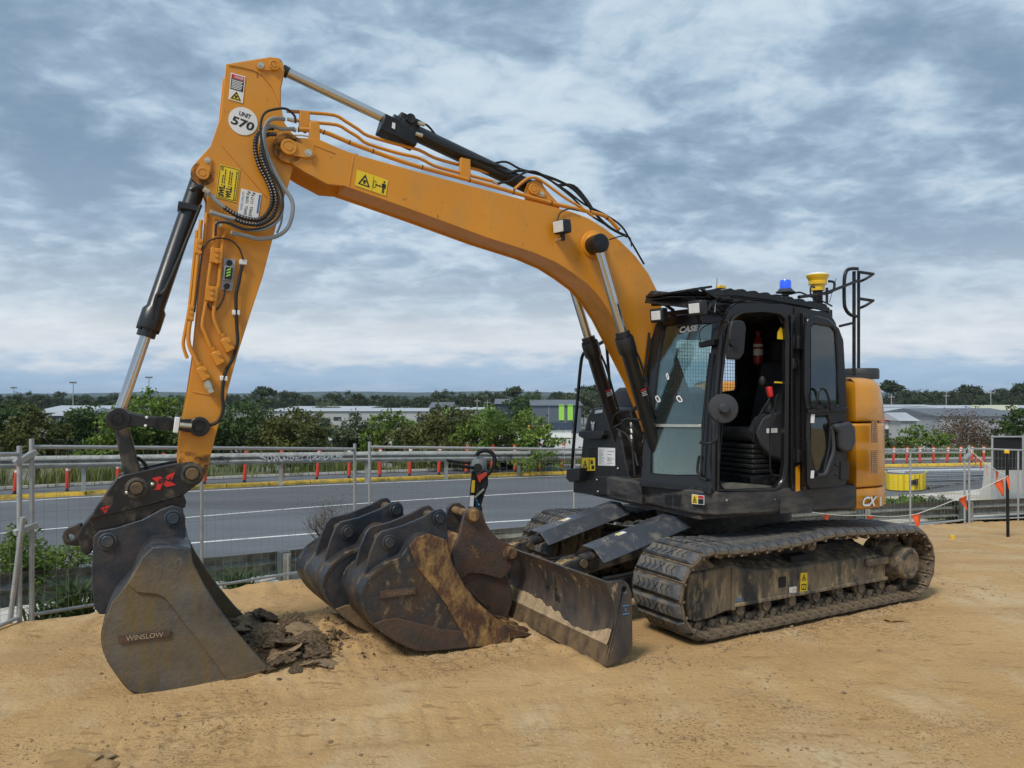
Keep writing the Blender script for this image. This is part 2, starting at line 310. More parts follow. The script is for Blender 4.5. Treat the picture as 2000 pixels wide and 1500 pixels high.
M['seat'] = pm('seat_cloth', (0.014, 0.0145, 0.016), 0.9, var=0.15, scale=20, bump=0.2, bscale=200)
M['extred'] = pm('extinguisher_red', (0.30, 0.014, 0.016), 0.3, var=0.05, coat=0.4)
M['orangefab'] = pm('orange_flag', (0.85, 0.11, 0.02), 0.7, var=0.1, scale=12)
M['string'] = pm('white_string', (0.6, 0.6, 0.56), 0.9)
M['blackfab'] = pm('black_shade_cloth', (0.010, 0.010, 0.011), 0.9, var=0.2)
def glassmat(name, tint, rough=0.02, alpha=0.45):
    m = bpy.data.materials.new(name); m.use_nodes = True; nt = m.node_tree; N = nt.nodes.new; L = nt.links.new
    o = nt.nodes['Material Output']; nt.nodes.remove(nt.nodes['Principled BSDF'])
    tr = N('ShaderNodeBsdfTransparent'); tr.inputs[0].default_value = tint + (1,); gl = N('ShaderNodeBsdfGlossy'); gl.inputs['Roughness'].default_value = rough; gl.inputs[0].default_value = (0.9, 0.95, 0.96, 1)
    df = N('ShaderNodeBsdfDiffuse'); df.inputs[0].default_value = (0.30, 0.36, 0.35, 1)
    m1 = N('ShaderNodeMixShader'); m1.inputs[0].default_value = alpha; L(tr.outputs[0], m1.inputs[1]); L(df.outputs[0], m1.inputs[2])
    fr = N('ShaderNodeLayerWeight'); fr.inputs[0].default_value = 0.30; m2 = N('ShaderNodeMixShader'); ad = N('ShaderNodeMath'); ad.operation = 'MULTIPLY_ADD'; ad.inputs[1].default_value = 0.65; ad.inputs[2].default_value = 0.08; ad.use_clamp = True
    L(fr.outputs['Fresnel'], ad.inputs[0]); L(ad.outputs[0], m2.inputs[0]); L(m1.outputs[0], m2.inputs[1]); L(gl.outputs[0], m2.inputs[2]); L(m2.outputs[0], o.inputs[0]); return m
M['glass'] = glassmat('cab_glass', (0.56, 0.70, 0.69), 0.02, 0.05)
M['glasslow'] = glassmat('dusty_glass', (0.56, 0.72, 0.66), 0.05, 0.11)
M['glassdark'] = glassmat('dark_door_glass', (0.35, 0.37, 0.38), 0.02, 0.02)
M['lens'] = pm('lamp_lens', (0.62, 0.63, 0.62), 0.15, var=0.1, scale=30, coat=0.6)
def emi(name, c, s):
    m = pm(name, c, 0.3, var=0.0, coat=0.6); b = m.node_tree.nodes['Principled BSDF']; b.inputs['Emission Color'].default_value = c + (1,); b.inputs['Emission Strength'].default_value = s; return m
M['beacon'] = emi('blue_beacon', (0.02, 0.10, 0.75), 0.25)
M['gps'] = pm('gps_yellow', (0.80, 0.50, 0.02), 0.4, var=0.04, coat=0.3)
M['corr'] = pm('corrugated_black', (0.03, 0.03, 0.032), 0.4, var=0.1)
M['bucketmark'] = pm('weld_bead', (0.125, 0.108, 0.085), 0.6, var=0.3, scale=20)
M['bracketsand'] = pm('packed_sand', (0.40, 0.27, 0.12), 0.95, var=0.3, scale=14, bump=0.6, bscale=50, dirt=((0.12, 0.07, 0.03), 0.40, 22, (1, 1, 1), 0.08))
M['platelet'] = pm('worn_letters', (0.36, 0.28, 0.18), 0.7, var=0.25, scale=30)
M['galvlight'] = pm('bright_galvanised', (0.56, 0.57, 0.57), 0.5, 0.1, var=0.08, scale=4)
M['hosepale'] = pm('faded_spray_paint', (0.52, 0.53, 0.54), 0.8, var=0.1)
M['wire'] = pm('fence_wire', (0.27, 0.28, 0.28), 0.5, 0.2, var=0.1)

# ------------------------------------------------------------------ terrain helpers
def _hash(ix, iy, s):
    h = (ix.astype(np.int64) * 374761393 + iy.astype(np.int64) * 668265263 + s * 1442695041) & 0x7fffffff
    h = ((h ^ (h >> 13)) * 1274126177) & 0x7fffffff; return ((h ^ (h >> 16)) & 0xffff) / 65535.0
def vnoise(x, y, s=0):
    x = np.asarray(x, float); y = np.asarray(y, float); ix = np.floor(x); iy = np.floor(y); fx = x - ix; fy = y - iy
    fx = fx * fx * (3 - 2 * fx); fy = fy * fy * (3 - 2 * fy); a = _hash(ix, iy, s); b = _hash(ix + 1, iy, s); c = _hash(ix, iy + 1, s); d = _hash(ix + 1, iy + 1, s)
    return (a * (1 - fx) + b * fx) * (1 - fy) + (c * (1 - fx) + d * fx) * fy
def fbm(x, y, o=4, s=0, g=0.5):
    t = 0; a = 1; n = 0
    for k in range(o): t = t + a * vnoise(x * 2 ** k, y * 2 ** k, s + k); n += a; a *= g
    return t / n - 0.5
FENCE = [(-9.5, -4.0), (-4.14, 6.54), (-2.0, 10.2), (9.2, 15.6), (24.0, 22.6)]
EDGE = [(-9.2, -3.6), (-4.35, 6.15), (-3.59, 6.68), (-2.83, 7.42), (-2.1, 7.9), (0.2, 9.6), (4.2, 12.2), (9.1, 15.45), (24.0, 22.5)]
def sdist(x, y, LN=None):                            # signed distance to the fence line, positive on the road side
    x = np.asarray(x, float); y = np.asarray(y, float); best = np.full(np.broadcast(x, y).shape, 1e9); sg = np.zeros_like(best)
    LN = LN or EDGE
    for (ax, ay), (bx, by) in zip(LN[:-1], LN[1:]):
        dx, dy = bx - ax, by - ay; l2 = dx * dx + dy * dy; t = np.clip(((x - ax) * dx + (y - ay) * dy) / l2, 0, 1)
        d = np.hypot(x - ax - t * dx, y - ay - t * dy); c = dx * (y - ay) - dy * (x - ax); m = d < best; best = np.where(m, d, best); sg = np.where(m, np.where(c > 0, 1, -1), sg)
    return best * sg
ROADZ = -0.75
def sm(t): t = np.clip(t, 0, 1); return t * t * (3 - 2 * t)
def padz(x, y):
    z = -0.095 * np.where(y > 8.6, y - 8.6, 0.0); s = sdist(x, y)
    z = z * 1.0 + 0.05 * np.exp(-((s - 0.05) / 0.28) ** 2)
    return np.where(s > 0.20, z + (ROADZ - 0.12 - z) * sm((s - 0.20) / 0.9), z)
PITS = [(-1.55, 6.0, 0.55, 0.10), (-0.9, 6.9, 0.6, 0.07), (-1.9, 6.5, 0.5, 0.05)]
def sand_height(x, y):
    z = padz(x, y) + 0.035 * fbm(x * 0.7, y * 0.7, 3, 5) * sm((np.abs(y - 6.6) + 1.0) / 3)
    z = z + 0.022 * fbm(x * 6, y * 6, 4, 11) * (0.35 + 1.3 * sm((vnoise(x * 0.8, y * 0.8, 3) - 0.45) * 4))
    near = np.exp(-(np.clip(sdist(x, y) + 0.0, -5, 5) / 0.35) ** 2); z = z + near * 0.10 * (fbm(x * 5, y * 5, 4, 21) + 0.1)
    for cx, cy, r, h in PITS:
        z = z + h * np.exp(-(((x - cx) ** 2 + (y - cy) ** 2) / r ** 2)) * (0.55 + 1.6 * (fbm(x * 9, y * 9, 4, 33) + 0.25))
    # shallow grouser prints of earlier passes: cleated bands across the yard
    for ax, ay, dx, dy, hw in ((0.0, 3.05, 0.97, 0.24, 0.26), (0.0, 4.75, 0.97, 0.24, 0.26), (5.2, 6.0, 0.90, 0.44, 0.28), (4.4, 8.6, 0.87, 0.49, 0.30), (6.6, 4.0, 0.60, 0.80, 0.24)):
        t = (x - ax) * dx + (y - ay) * dy; l = (y - ay) * dx - (x - ax) * dy; l = l + 0.05 * np.sin(t * 0.7); band = sm((hw - np.abs(l)) / 0.06) * sm((vnoise(x * 0.7, y * 0.7, 61) - 0.30) * 3.2)
        z = z - band * (0.006 + 0.008 * (np.abs(((t / 0.145) % 1.0) - 0.5) < 0.17)); z = z + 0.007 * sm((0.07 - np.abs(np.abs(l) - hw - 0.05)) / 0.07) * sm((vnoise(x * 0.7, y * 0.7, 61) - 0.30) * 3.2) * (0.5 + vnoise(x * 9, y * 9, 66))
    # soil squeezed up along the near track and under the blade
    lx = -(x - 2.14) * math.cos(R(29)) - (y - 7.82) * math.sin(R(29)); ly = (x - 2.14) * math.sin(R(29)) - (y - 7.82) * math.cos(R(29))
    z = z + 0.022 * np.exp(-((ly - 1.30) / 0.05) ** 2) * sm((1.6 - np.abs(lx)) / 0.2) * (0.3 + 1.2 * vnoise(x * 7, y * 7, 71)) + 0.03 * np.exp(-((lx - 2.42) / 0.06) ** 2) * sm((1.3 - np.abs(ly)) / 0.1) * (0.3 + 1.2 * vnoise(x * 6, y * 6, 72))
    return z - 0.004
def grid_mesh(X, Y, Z, keep=None):
    n, m = X.shape; v = np.stack([X.ravel(), Y.ravel(), Z.ravel()], 1); i = np.arange(n * m).reshape(n, m)
    f = np.stack([i[:-1, :-1].ravel(), i[:-1, 1:].ravel(), i[1:, 1:].ravel(), i[1:, :-1].ravel()], 1)
    if keep is not None: f = f[keep[f].all(1)]
    used = np.zeros(n * m, bool); used[f.ravel()] = True; remap = np.cumsum(used) - 1; return v[used], remap[f]
def np_mesh(name, v, f):
    me = bpy.data.meshes.new(name); me.vertices.add(len(v)); me.vertices.foreach_set('co', np.asarray(v, np.float32).ravel()); k = f.shape[1]
    me.loops.add(f.size); me.loops.foreach_set('vertex_index', f.astype(np.int32).ravel()); me.polygons.add(len(f))
    me.polygons.foreach_set('loop_start', np.arange(0, f.size, k, dtype=np.int32)); me.update(calc_edges=True); me.validate(); return me
def smat(name, cols, sc, bump, bdist=0.02):
    """layered ground material: cols = [(colour, noise scale, threshold, softness)] over the first colour"""
    m = bpy.data.materials.new(name); m.use_nodes = True; nt = m.node_tree; N = nt.nodes.new; L = nt.links.new; b = nt.nodes['Principled BSDF']; b.inputs['Roughness'].default_value = 0.95; b.inputs['Specular IOR Level'].default_value = 0.2
    tc = N('ShaderNodeTexCoord'); col = None
    def noise(s, d=8, r=0.62, off=0.0, st=(1, 1, 1)):
        mp = N('ShaderNodeMapping'); mp.inputs[1].default_value = (off, off * 1.7, 0); mp.inputs[3].default_value = st; L(tc.outputs['Object'], mp.inputs[0])
        t = N('ShaderNodeTexNoise'); t.inputs['Scale'].default_value = s; t.inputs['Detail'].default_value = d; t.inputs['Roughness'].default_value = r; L(mp.outputs[0], t.inputs[0]); return t.outputs[0]
    for i, cc in enumerate(cols):
        c, s, th, so, st = cc[:5]
        if col is None: rgb = N('ShaderNodeRGB'); rgb.outputs[0].default_value = c + (1,); col = rgb.outputs[0]; continue
        r = N('ShaderNodeMapRange'); r.inputs[1].default_value = th - so; r.inputs[2].default_value = th + so; L(noise(s, 8, 0.62, i * 3.3, st), r.inputs[0]); fac = r.outputs[0]
        if len(cc) > 5:
            r2 = N('ShaderNodeMapRange'); r2.inputs[1].default_value = cc[6] - 0.06; r2.inputs[2].default_value = cc[6] + 0.06; L(noise(cc[5], 4, 0.55, i * 7.7, (1, 0.7, 1)), r2.inputs[0]); mm = N('ShaderNodeMath'); mm.operation = 'MULTIPLY'; L(fac, mm.inputs[0]); L(r2.outputs[0], mm.inputs[1]); fac = mm.outputs[0]
        x = N('ShaderNodeMix'); x.data_type = 'RGBA'; L(fac, x.inputs[0]); L(col, x.inputs[6]); x.inputs[7].default_value = c + (1,); col = x.outputs[2]
    L(col, b.inputs['Base Color'])
    a = N('ShaderNodeMath'); a.operation = 'MULTIPLY_ADD'; L(noise(sc * 6), a.inputs[0]); a.inputs[1].default_value = 0.35; L(noise(sc), a.inputs[2])
    bp = N('ShaderNodeBump'); bp.inputs['Strength'].default_value = bump; bp.inputs['Distance'].default_value = bdist; L(a.outputs[0], bp.inputs['Height']); L(bp.outputs[0], b.inputs['Normal']); return m
I3 = (1, 1, 1)
M['sand'] = smat('sandy_ground', [((0.55, 0.356, 0.166), 1, 0, 0, I3), ((0.475, 0.290, 0.122), 0.45, 0.50, 0.14, I3), ((0.57, 0.43, 0.25), 1.3, 0.58, 0.10, (1, 0.5, 1)), ((0.42, 0.255, 0.115), 2.4, 0.66, 0.08, (1, 0.6, 1)), ((0.30, 0.175, 0.075), 7, 0.70, 0.05, (0.6, 1, 1)),
    ((0.47, 0.30, 0.145), 13, 0.61, 0.06, I3), ((0.46, 0.285, 0.13), 1.1, 0.57, 0.08, (0.30, 1.5, 1)), ((0.57, 0.43, 0.25), 42, 0.63, 0.04, I3), ((0.32, 0.19, 0.082), 30, 0.57, 0.04, (0.6, 1, 1), 0.7, 0.57), ((0.20, 0.12, 0.05), 55, 0.585, 0.035, I3, 1.5, 0.56), ((0.22, 0.13, 0.055), 70, 0.66, 0.03, I3), ((0.34, 0.205, 0.09), 10, 0.63, 0.04, (0.35, 1.3, 1))], 26, 0.65, 0.03)
M['verge'] = smat('verge_earth', [((0.10, 0.10, 0.045), 1, 0, 0, I3), ((0.16, 0.13, 0.07), 1.2, 0.5, 0.1, I3), ((0.06, 0.085, 0.025), 3, 0.55, 0.08, I3)], 6, 0.6)
M['far'] = smat('far_ground', [((0.085, 0.10, 0.045), 1, 0, 0, I3), ((0.20, 0.20, 0.19), 0.02, 0.5, 0.04, I3), ((0.12, 0.16, 0.05), 0.06, 0.6, 0.05, I3)], 0.3, 0.3, 0.3)

def sand_sheet():
    nv, nu = 420, 560; v = np.linspace(0, 1, nv)[:, None]; u = np.linspace(-1, 1, nu)[None, :]
    y = 1.1 * (24 / 1.1) ** v + 0 * u; x = u * (0.86 * y + 2.2); s = sdist(x, y) + 0.22 * fbm(x * 1.5, y * 1.5, 3, 41)
    z = sand_height(x, y); V_, F_ = grid_mesh(x, y, z, (s < 0.95).ravel()); o = link('sand_ground', np_mesh('sand_ground', V_, F_), M['sand'], ang=180); tag(o, kind='structure')
    # behind and beside the camera
    mb = MB(); mb.add([(-40, -40, -0.05), (40, -40, -0.05), (40, 1.2, -0.05), (-3.5, 1.2, -0.05), (-40, 1.2, -0.05)], [(0, 1, 2, 3, 4)]); tag(mb.build('sand_yard', M['sand']), kind='structure')
sand_sheet()

# traced road lines, on the road plane
def line(pts, z): return [tuple(ground(x, y, z)) for x, y in pts]
KERB = line([(-420, 1003), (-150, 986), (0, 977), (200, 965.5), (400, 955), (620, 944.7), (850, 936), (1102, 926.7), (1400, 919.5), (1720, 913), (2050, 907.5), (2400, 903)], ROADZ)
LANE = line([(-420, 1085), (-150, 1056), (0, 1042), (200, 1025), (400, 1008), (620, 990), (850, 974), (1117, 958.7), (1400, 945), (1720, 932), (2050, 921), (2400, 912)], ROADZ)
def offs(P, d):
    out = []
    for i, p in enumerate(P):
        a = Vector(P[max(i - 1, 0)]); b = Vector(P[min(i + 1, len(P) - 1)]); t = (b - a); t.z = 0; t.normalize(); n = Vector((-t.y, t.x, 0)); out.append(tuple(Vector(p) + n * d))
    return out
def dens(P, k=6): return [tuple(p) for p in catmull([Vector(p) for p in P], k)]
KERB = dens(KERB); LANE = dens(LANE)
def strip(A, B, dz=0.0):
    n = len(A); v = [(p[0], p[1], p[2] + dz) for p in A] + [(p[0], p[1], p[2] + dz) for p in B]; return v, [(i, i + 1, n + i + 1, n + i) for i in range(n - 1)]
def kerb_y(x): return np.interp(x, [p[0] for p in KERB], [p[1] for p in KERB])

def terrain():
    nv, nu = 150, 161; v = np.linspace(0, 1, nv)[:, None]; u = np.linspace(-1, 1, nu)[None, :]
    y = 6 * (6500 / 6.0) ** v + 0 * u; x = u * (1.1 * y + 12); s = sdist(x, y); d = y - kerb_y(np.clip(x, -40, 60)) - 5.0
    z = np.where(d > 0, -0.95 - 5.3 * sm(d / 30.0), -0.95 + 0 * d); z = np.where(y > 70, -6.25, z)
    z = z + np.where(d > 0, 0.25 * fbm(x * 0.25, y * 0.25, 3, 3), 0)
    V_, F_ = grid_mesh(x, y, z, ((s > 0.3) | (y > 24)).ravel()); tag(link('terrain', np_mesh('terrain', V_, F_), M['far'], ang=180), kind='structure')
    mb = MB(); mb.bb(-400, 400, -400, -39, -0.3, -0.06); tag(mb.build('rear_terrain', M['far']), kind='structure')
terrain()

def road():
    # carriageway from the near rail to the kerb
    A = offs(KERB, 0.6); mb = MB(); ns = 5; rows = []
    near = [(p[0] + 3.2, p[1] - 12.5, ROADZ) for p in KERB]
    for k in range(ns + 1): t = k / ns; rows.append([(a[0] * (1 - t) + b[0] * t, a[1] * (1 - t) + b[1] * t, ROADZ) for a, b in zip(A, near)])
    n = len(A); v = [p for r in rows for p in r]; f = [(k * n + i, k * n + i + 1, (k + 1) * n + i + 1, (k + 1) * n + i) for k in range(ns) for i in range(n - 1)]
    keepf = [q for q in f if all(sdist(v[i][0], v[i][1]) > 0.2 for i in q)]
    mb.add(v, keepf); o = mb.build('road', M['asphalt'], fix=False); tag(o, kind='structure')
    for w0, w1, P in ((-0.05, 0.05, LANE), (-0.55, -0.43, KERB), (-8.9, -8.78, KERB)):
        m2 = MB(); a, b = strip(offs(P, w0), offs(P, w1), 0.005); keep = [q for q in b if all(sdist(a[i][0], a[i][1]) > 0.5 for i in q)]; m2.add(a, keep); m2.build('painted_line', M['whitepaint'], o, fix=False)
    # raised strip behind the yellow kerb, then the verge
    mb = MB(); a, b = strip(offs(KERB, 0.29), offs(KERB, 1.75), 0.085); mb.add(a, b); tag(mb.build('median_strip', M['asphalt'], fix=False), kind='structure')
    mb = MB(); P = offs(KERB, 1.75); Q = offs(KERB, 1.9)
    a, b = strip(P, Q, 0.17); mb.add(a, b); a, b = strip(P, P, 0); n = len(P); mb.add([(p[0], p[1], p[2] + 0.10) for p in P] + [(p[0], p[1], p[2] + 0.17) for p in P], [(i, i + 1, n + i + 1, n + i) for i in range(n - 1)]); tag(mb.build('concrete_edge', M['concrete'], fix=False), kind='structure')
    mb = MB(); rows = [offs(KERB, d) for d in (1.9, 2.6, 3.4, 4.4, 6.5)]; hz = [0.13, 0.16, 0.12, -0.02, -0.55]; n = len(P)
    mb.add([(p[0], p[1], p[2] + h) for r, h in zip(rows, hz) for p in r], [(k * n + i, k * n + i + 1, (k + 1) * n + i + 1, (k + 1) * n + i) for k in range(4) for i in range(n - 1)]); tag(mb.build('verge', M['verge'], fix=False), kind='structure')
    k = bpy.data.objects.new('kerb', None); COL.objects.link(k); tag(k, kind='structure')
    P = [Vector(p) for p in KERB]; P = resample_len(P, 1.22)
    for i in range(len(P) - 1):
        if P[i].x < -24 or P[i].x > 42: continue
        d = (P[i + 1] - P[i]).normalized(); s = Vector((-d.y, d.x, 0)); mb = MB(); a = P[i] + d * 0.012; b = P[i + 1] - d * 0.012
        prof = [(0.0, -0.02), (0.03, 0.06), (0.10, 0.10), (0.30, 0.10), (0.30, -0.02)]; vs = [tuple(q + s * o + Vector((0, 0, h))) for q in (a, b) for o, h in prof]
        m = len(prof); mb.add(vs, [tuple(range(m))[::-1], tuple(range(m, 2 * m))] + [(j, (j + 1) % m, m + (j + 1) % m, m + j) for j in range(m)]); mb.build('kerb_block', M['yellowpaint'], k)
    # pale concrete apron under the near rail
    mb = MB(); G = [(-7.2, 3.0), (-4.5, 6.9), (-2.4, 8.3), (0.6, 10.4), (9.0, 16.2), (24, 23.4)]; n = len(G)
    mb.add([(x, y, -0.715) for x, y in G] + [(x - 1.8, y + 3.0, -0.715) for x, y in G] , [(i, i + 1, n + i + 1, n + i) for i in range(n - 1)]); tag(mb.build('concrete_apron', M['palecon'], fix=False), kind='structure')
road()

# ------------------------------------------------------------------ guard rails, delineator posts, temporary fence
def guardrail(name, label, pts, hb, mat, postmat, step, side, postlen, block=0.0):
    t = thing(name, label, 'guardrail', pts[0]); o = Vector(pts[0]); P = [Vector(p) - o for p in dens(pts, 8)]
    prof = [(0.0, 0.0), (0.035, 0.02), (0.08, 0.06), (0.08, 0.10), (0.02, 0.14), (0.0, 0.155), (0.02, 0.17), (0.08, 0.21), (0.08, 0.25), (0.035, 0.29), (0.0, 0.31)]; k = hb / 0.31; mb = MB(); vs = []
    for i, p in enumerate(P):
        d = P[min(i + 1, len(P) - 1)] - P[max(i - 1, 0)]; d.z = 0; d.normalize(); n = Vector((-d.y, d.x, 0)) * side
        for a, h in prof: vs.append(p + n * a * k + Vector((0, 0, -hb + h * k)))
        for a, h in reversed(prof): vs.append(p + n * (a * k - 0.006) + Vector((0, 0, -hb + h * k)))
    m = 2 * len(prof); mb.add(vs, [(i * m + j, i * m + (j + 1) % m, (i + 1) * m + (j + 1) % m, (i + 1) * m + j) for i in range(len(P) - 1) for j in range(m)]); mb.build('rail_beam', mat, t, ang=50)
    Q = resample_len(P, step)
    for i, p in enumerate(Q[:-1]):
        d = (Q[i + 1] - p); d.z = 0; d.normalize(); n = Vector((-d.y, d.x, 0)) * side; mb = MB(); c = p - n * (0.10 + block); M3 = Matrix((d, n, Vector((0, 0, 1)))).transposed()
        mb.box((c.x, c.y, c.z - postlen / 2 - 0.0), (0.11, 0.015, postlen), M3); mb.box((c.x, c.y, c.z - postlen / 2), (0.008, 0.13, postlen), M3); c2 = c + n * 0.065; mb.box((c2.x, c2.y, c.z - postlen / 2), (0.11, 0.012, postlen), M3)
        mb.build('post', postmat, t)
        bo = MB()
        for hh in (0.08, 0.235): q = p + n * 0.03; bo.cyl(q + Vector((0, 0, -hb + hh * k)), q + n * 0.05 + Vector((0, 0, -hb + hh * k)), 0.018, n=8)
        bo.build('bolt', M['galvdark'], t)
        if block:
            bk = MB(); c3 = p - n * 0.10; bk.box((c3.x, c3.y, c3.z - 0.19), (0.16, 0.19, 0.42), M3); bk.build('offset_block', M['postgreen'], t, bevel=0.008)
    return t
FARR = [tuple(atd(x, y, Y)) for x, y, Y in ((-330, 893, 17.9), (0, 891, 20.0), (200, 889, 21.2), (400, 886, 22.3), (620, 883, 23.5), (850, 881, 24.9), (1100, 880.5, 26.8), (1400, 878.5, 29.4), (1720, 876, 32.0), (2050, 874, 35))]
g1 = guardrail('guardrail', 'long pale steel guardrail with graffiti on the far side of the road', FARR, 0.33, M['galvdull'], M['galvdull'], 2.6, -1, 1.0)
NEARR = [tuple(atd(x, y, Y)) for x, y, Y in ((-420, 1150, 6.3), (-120, 1130, 7.0), (105, 1112, 7.9), (300, 1098, 9.4), (520, 1079, 11.1), (780, 1052, 12.9), (1100, 1022, 13.0), (1400, 1001, 14.2), (1700, 985, 15.6), (1900, 977, 16.7), (2150, 967, 18.2))]
g2 = guardrail('guardrail', 'weathered grey guardrail on the near road edge behind the wire fence', NEARR, 0.33, M['galvdark'], M['galvdull'], 2.9, 1, 0.9, block=0.12)
def graffiti():
    o = Vector(FARR[0]); rng = random.Random(3); P = [Vector(p) - o for p in dens(FARR, 8)]
    def at(xpx):
        best = min(range(len(P)), key=lambda i: abs(1000 + F * (P[i] + o).x / (P[i] + o).y - xpx)); p = P[best]; q = P[min(best + 1, len(P) - 1)]; d = (q - p); d.z = 0; return p, d.normalized()
    for x0, x1, mt in ((515, 690, 'hosepale'), (405, 450, 'ink'), (965, 1000, 'ink'), (1085, 1110, 'white'), (600, 640, 'hosegrey')):
        mb = MB(); p, d = at(x0); q, _ = at(x1); L_ = (q - p).length; n = Vector((d.y, -d.x, 0)); k = max(3, int(L_ / 0.16))
        for i in range(k):
            c = p.lerp(q, (i + 0.5) / k) + n * 0.088 + Vector((0, 0, -0.165)); w = L_ / k * 0.6; pts = []
            for j in range(6): a = j / 5 * rng.uniform(2.0, 7.0) + rng.random() * 5; pts.append(c + d * math.cos(a) * w * rng.uniform(0.5, 1.1) + Vector((0, 0, math.sin(a) * rng.uniform(0.05, 0.11))))
            mb.tube(pts, rng.uniform(0.008, 0.014) if mt != 'ink' else 0.007, 5, 4)
        mb.build('graffiti_scrawl', M[mt], g1, fix=False)
graffiti()

def delineators():
    xs = [(-75,), (30,), (133,), (230,), (320,), (400,), (478,), (551,), (619,), (682,), (742,), (800,), (857,), (910,), (960,), (1006,), (1053,), (1097,), (1140,), (1743,), (1769,), (1795,), (1822,), (1848,), (1873,), (1896,), (1920,), (1944,)]
    P = offs(KERB, 0.48); proto = None
    px = [1000 + F * p[0] / p[1] for p in P]
    words = {30: 'red flexible delineator post nearest the left edge of the photo', 133: 'red delineator post just right of the first fence clamp', 1743: 'red delineator post nearest the orange counterweight', 1944: 'red delineator post furthest right beside the black screened panel'}
    for i, (x,) in enumerate(xs):
        X = float(np.interp(x, px, [p[0] for p in P])); Y = float(np.interp(x, px, [p[1] for p in P])); z = ROADZ + 0.085
        if proto is None:
            t = thing('delineator_post', '', 'bollard'); H_ = 0.86
            b = MB(); b.lathe([(0.055, 0.0), (0.055, 0.02), (0.036, 0.05), (0.030, 0.09)], (0, 0, 0), (0, 0, 1), 12); b.build('base', M['rubber'], t)
            b = MB(); b.lathe([(0.052, 0.08), (0.056, 0.12), (0.058, H_ - 0.03), (0.05, H_), (0.02, H_ + 0.005)], (0, 0, 0), (0, 0, 1), 14); b.build('tube', M['redplastic'], t)
            for zz in (0.52, 0.63, 0.74):
                b = MB(); b.lathe([(0.0592, zz), (0.0598, zz + 0.005), (0.0598, zz + 0.05), (0.0592, zz + 0.055)], (0, 0, 0), (0, 0, 1), 14); b.build('reflective_band', M['white'], t)
            proto = t
        else: t = copy_tree(proto)
        t.location = (X, Y, z); rr = random.Random(i); t.rotation_euler = (R(rr.uniform(-3, 3)), R(rr.uniform(-1, 6)), rr.uniform(-0.3, 0.3)); t['group'] = 'red delineator posts along the median'; t.scale = (1, 1, 1.12) if x < 1500 else (0.85, 0.85, 0.76)
        order = ['first','second','third','fourth','fifth','sixth','seventh','eighth','ninth','tenth','eleventh','twelfth','thirteenth','fourteenth','fifteenth','sixteenth','seventeenth','eighteenth']
        if x < 0: lab = 'red delineator post with white bands beyond the left edge of the frame'
        elif x in words: lab = words[x]
        elif x < 1500: lab = 'red delineator post with white bands, %s from the left along the yellow kerb' % order[i - 1]
        else: lab = 'red delineator post with white bands, %s right of the excavator' % order[i - 19]
        t['label'] = lab
delineators()

def fence_panel(label, a0, a1, b0, b1, mids=(0.5,), clamp=True):
    """a = top / bottom of the first post, b = of the second (world points)"""
    a0, a1, b0, b1 = [Vector(p) for p in (a0, a1, b0, b1)]; o = a1.copy(); t = thing('temporary_fence', label, 'fence', o, group='temporary wire fence panels'); A0, A1, B0, B1 = a0 - o, a1 - o, b0 - o, b1 - o
    for p, q in ((A0, A1), (B0, B1)): m = MB(); m.cyl(q, p + (p - q).normalized() * 0.07, 0.021, n=12); m.build('post', M['galv'], t)
    m = MB(); m.cyl(A0, B0, 0.019, n=10); m.build('top_rail', M['galv'], t); 
    m = MB(); m.cyl(A1.lerp(A0, 0.05), B1.lerp(B0, 0.05), 0.016, n=10); m.build('bottom_rail', M['galv'], t)
    for u in mids: m = MB(); m.cyl(A1.lerp(B1, u), A0.lerp(B0, u), 0.017, n=10); m.build('brace_post', M['galv'], t)
    w = MB(); L_ = (B0 - A0).length; nv = max(8, int(L_ / 0.105)); nh = 8
    for i in range(1, nv): u = i / nv; w.cyl(A1.lerp(B1, u).lerp(A0.lerp(B0, u), 0.05), A0.lerp(B0, u), 0.0015, n=3, caps=False)
    for j in range(1, nh): v = j / nh; w.cyl(A1.lerp(A0, v) + Vector((0, 0, 0.004)), B1.lerp(B0, v) + Vector((0, 0, 0.004)), 0.0015, n=3, caps=False)
    tag(w.build('wire_mesh', M['wire'], t, fix=False), kind='stuff'); return t
def fp(x, ytop, ybase, Y): return tuple(atd(x, ytop, Y)), tuple(atd(x, ybase, Y))
J = [fp(-330, 894, 1390, 4.9), fp(38, 887, 1222, 6.55), fp(62, 873, 1218, 6.62), fp(693, 877, 1112, 10.15), fp(722, 873, 1108, 10.3), fp(1440, 881, 1072, 12.9), fp(1450, 884, 1070, 12.95), fp(1884, 884, 1022, 15.6), fp(1893, 876, 1022, 15.65), fp(2150, 884, 1012, 17.2)]
for (p, q, lab, mid) in ((0, 1, 'galvanised wire fence panel cut off by the left edge of the photo', ()), (2, 3, 'galvanised wire fence panel behind the attached bucket and the arm', (0.42,)), (4, 5, 'galvanised wire fence panel behind the loose buckets and the boom cylinders', (0.5,)),
                         (6, 7, 'galvanised wire fence panel behind the counterweight and yellow crash cushion', (0.72,)), (8, 9, 'galvanised wire fence panel at the right edge behind the black picket', (0.35,))):
    fence_panel(lab, J[p][0], J[p][1], J[q][0], J[q][1], mid)
def clamp(label, a, b, v):
    a0, a1 = [Vector(p) for p in a]; b0, b1 = [Vector(p) for p in b]; p = a1.lerp(a0, v); q = b1.lerp(b0, v); d = (q - p).normalized(); m = MB(); m.beam(p - d * 0.04, q + d * 0.04, 0.075, 0.05); m.cyl((p + q) / 2 + Vector((0, -0.05, 0)), (p + q) / 2 + Vector((0, 0.05, 0)), 0.012, n=8)
    o = m.build('fence_clamp', M['galv'], None, bevel=0.008); o.data.transform(Matrix.Translation(-p)); o.location = p; tag(o, label, 'clamp', 'clamps joining the fence panels')
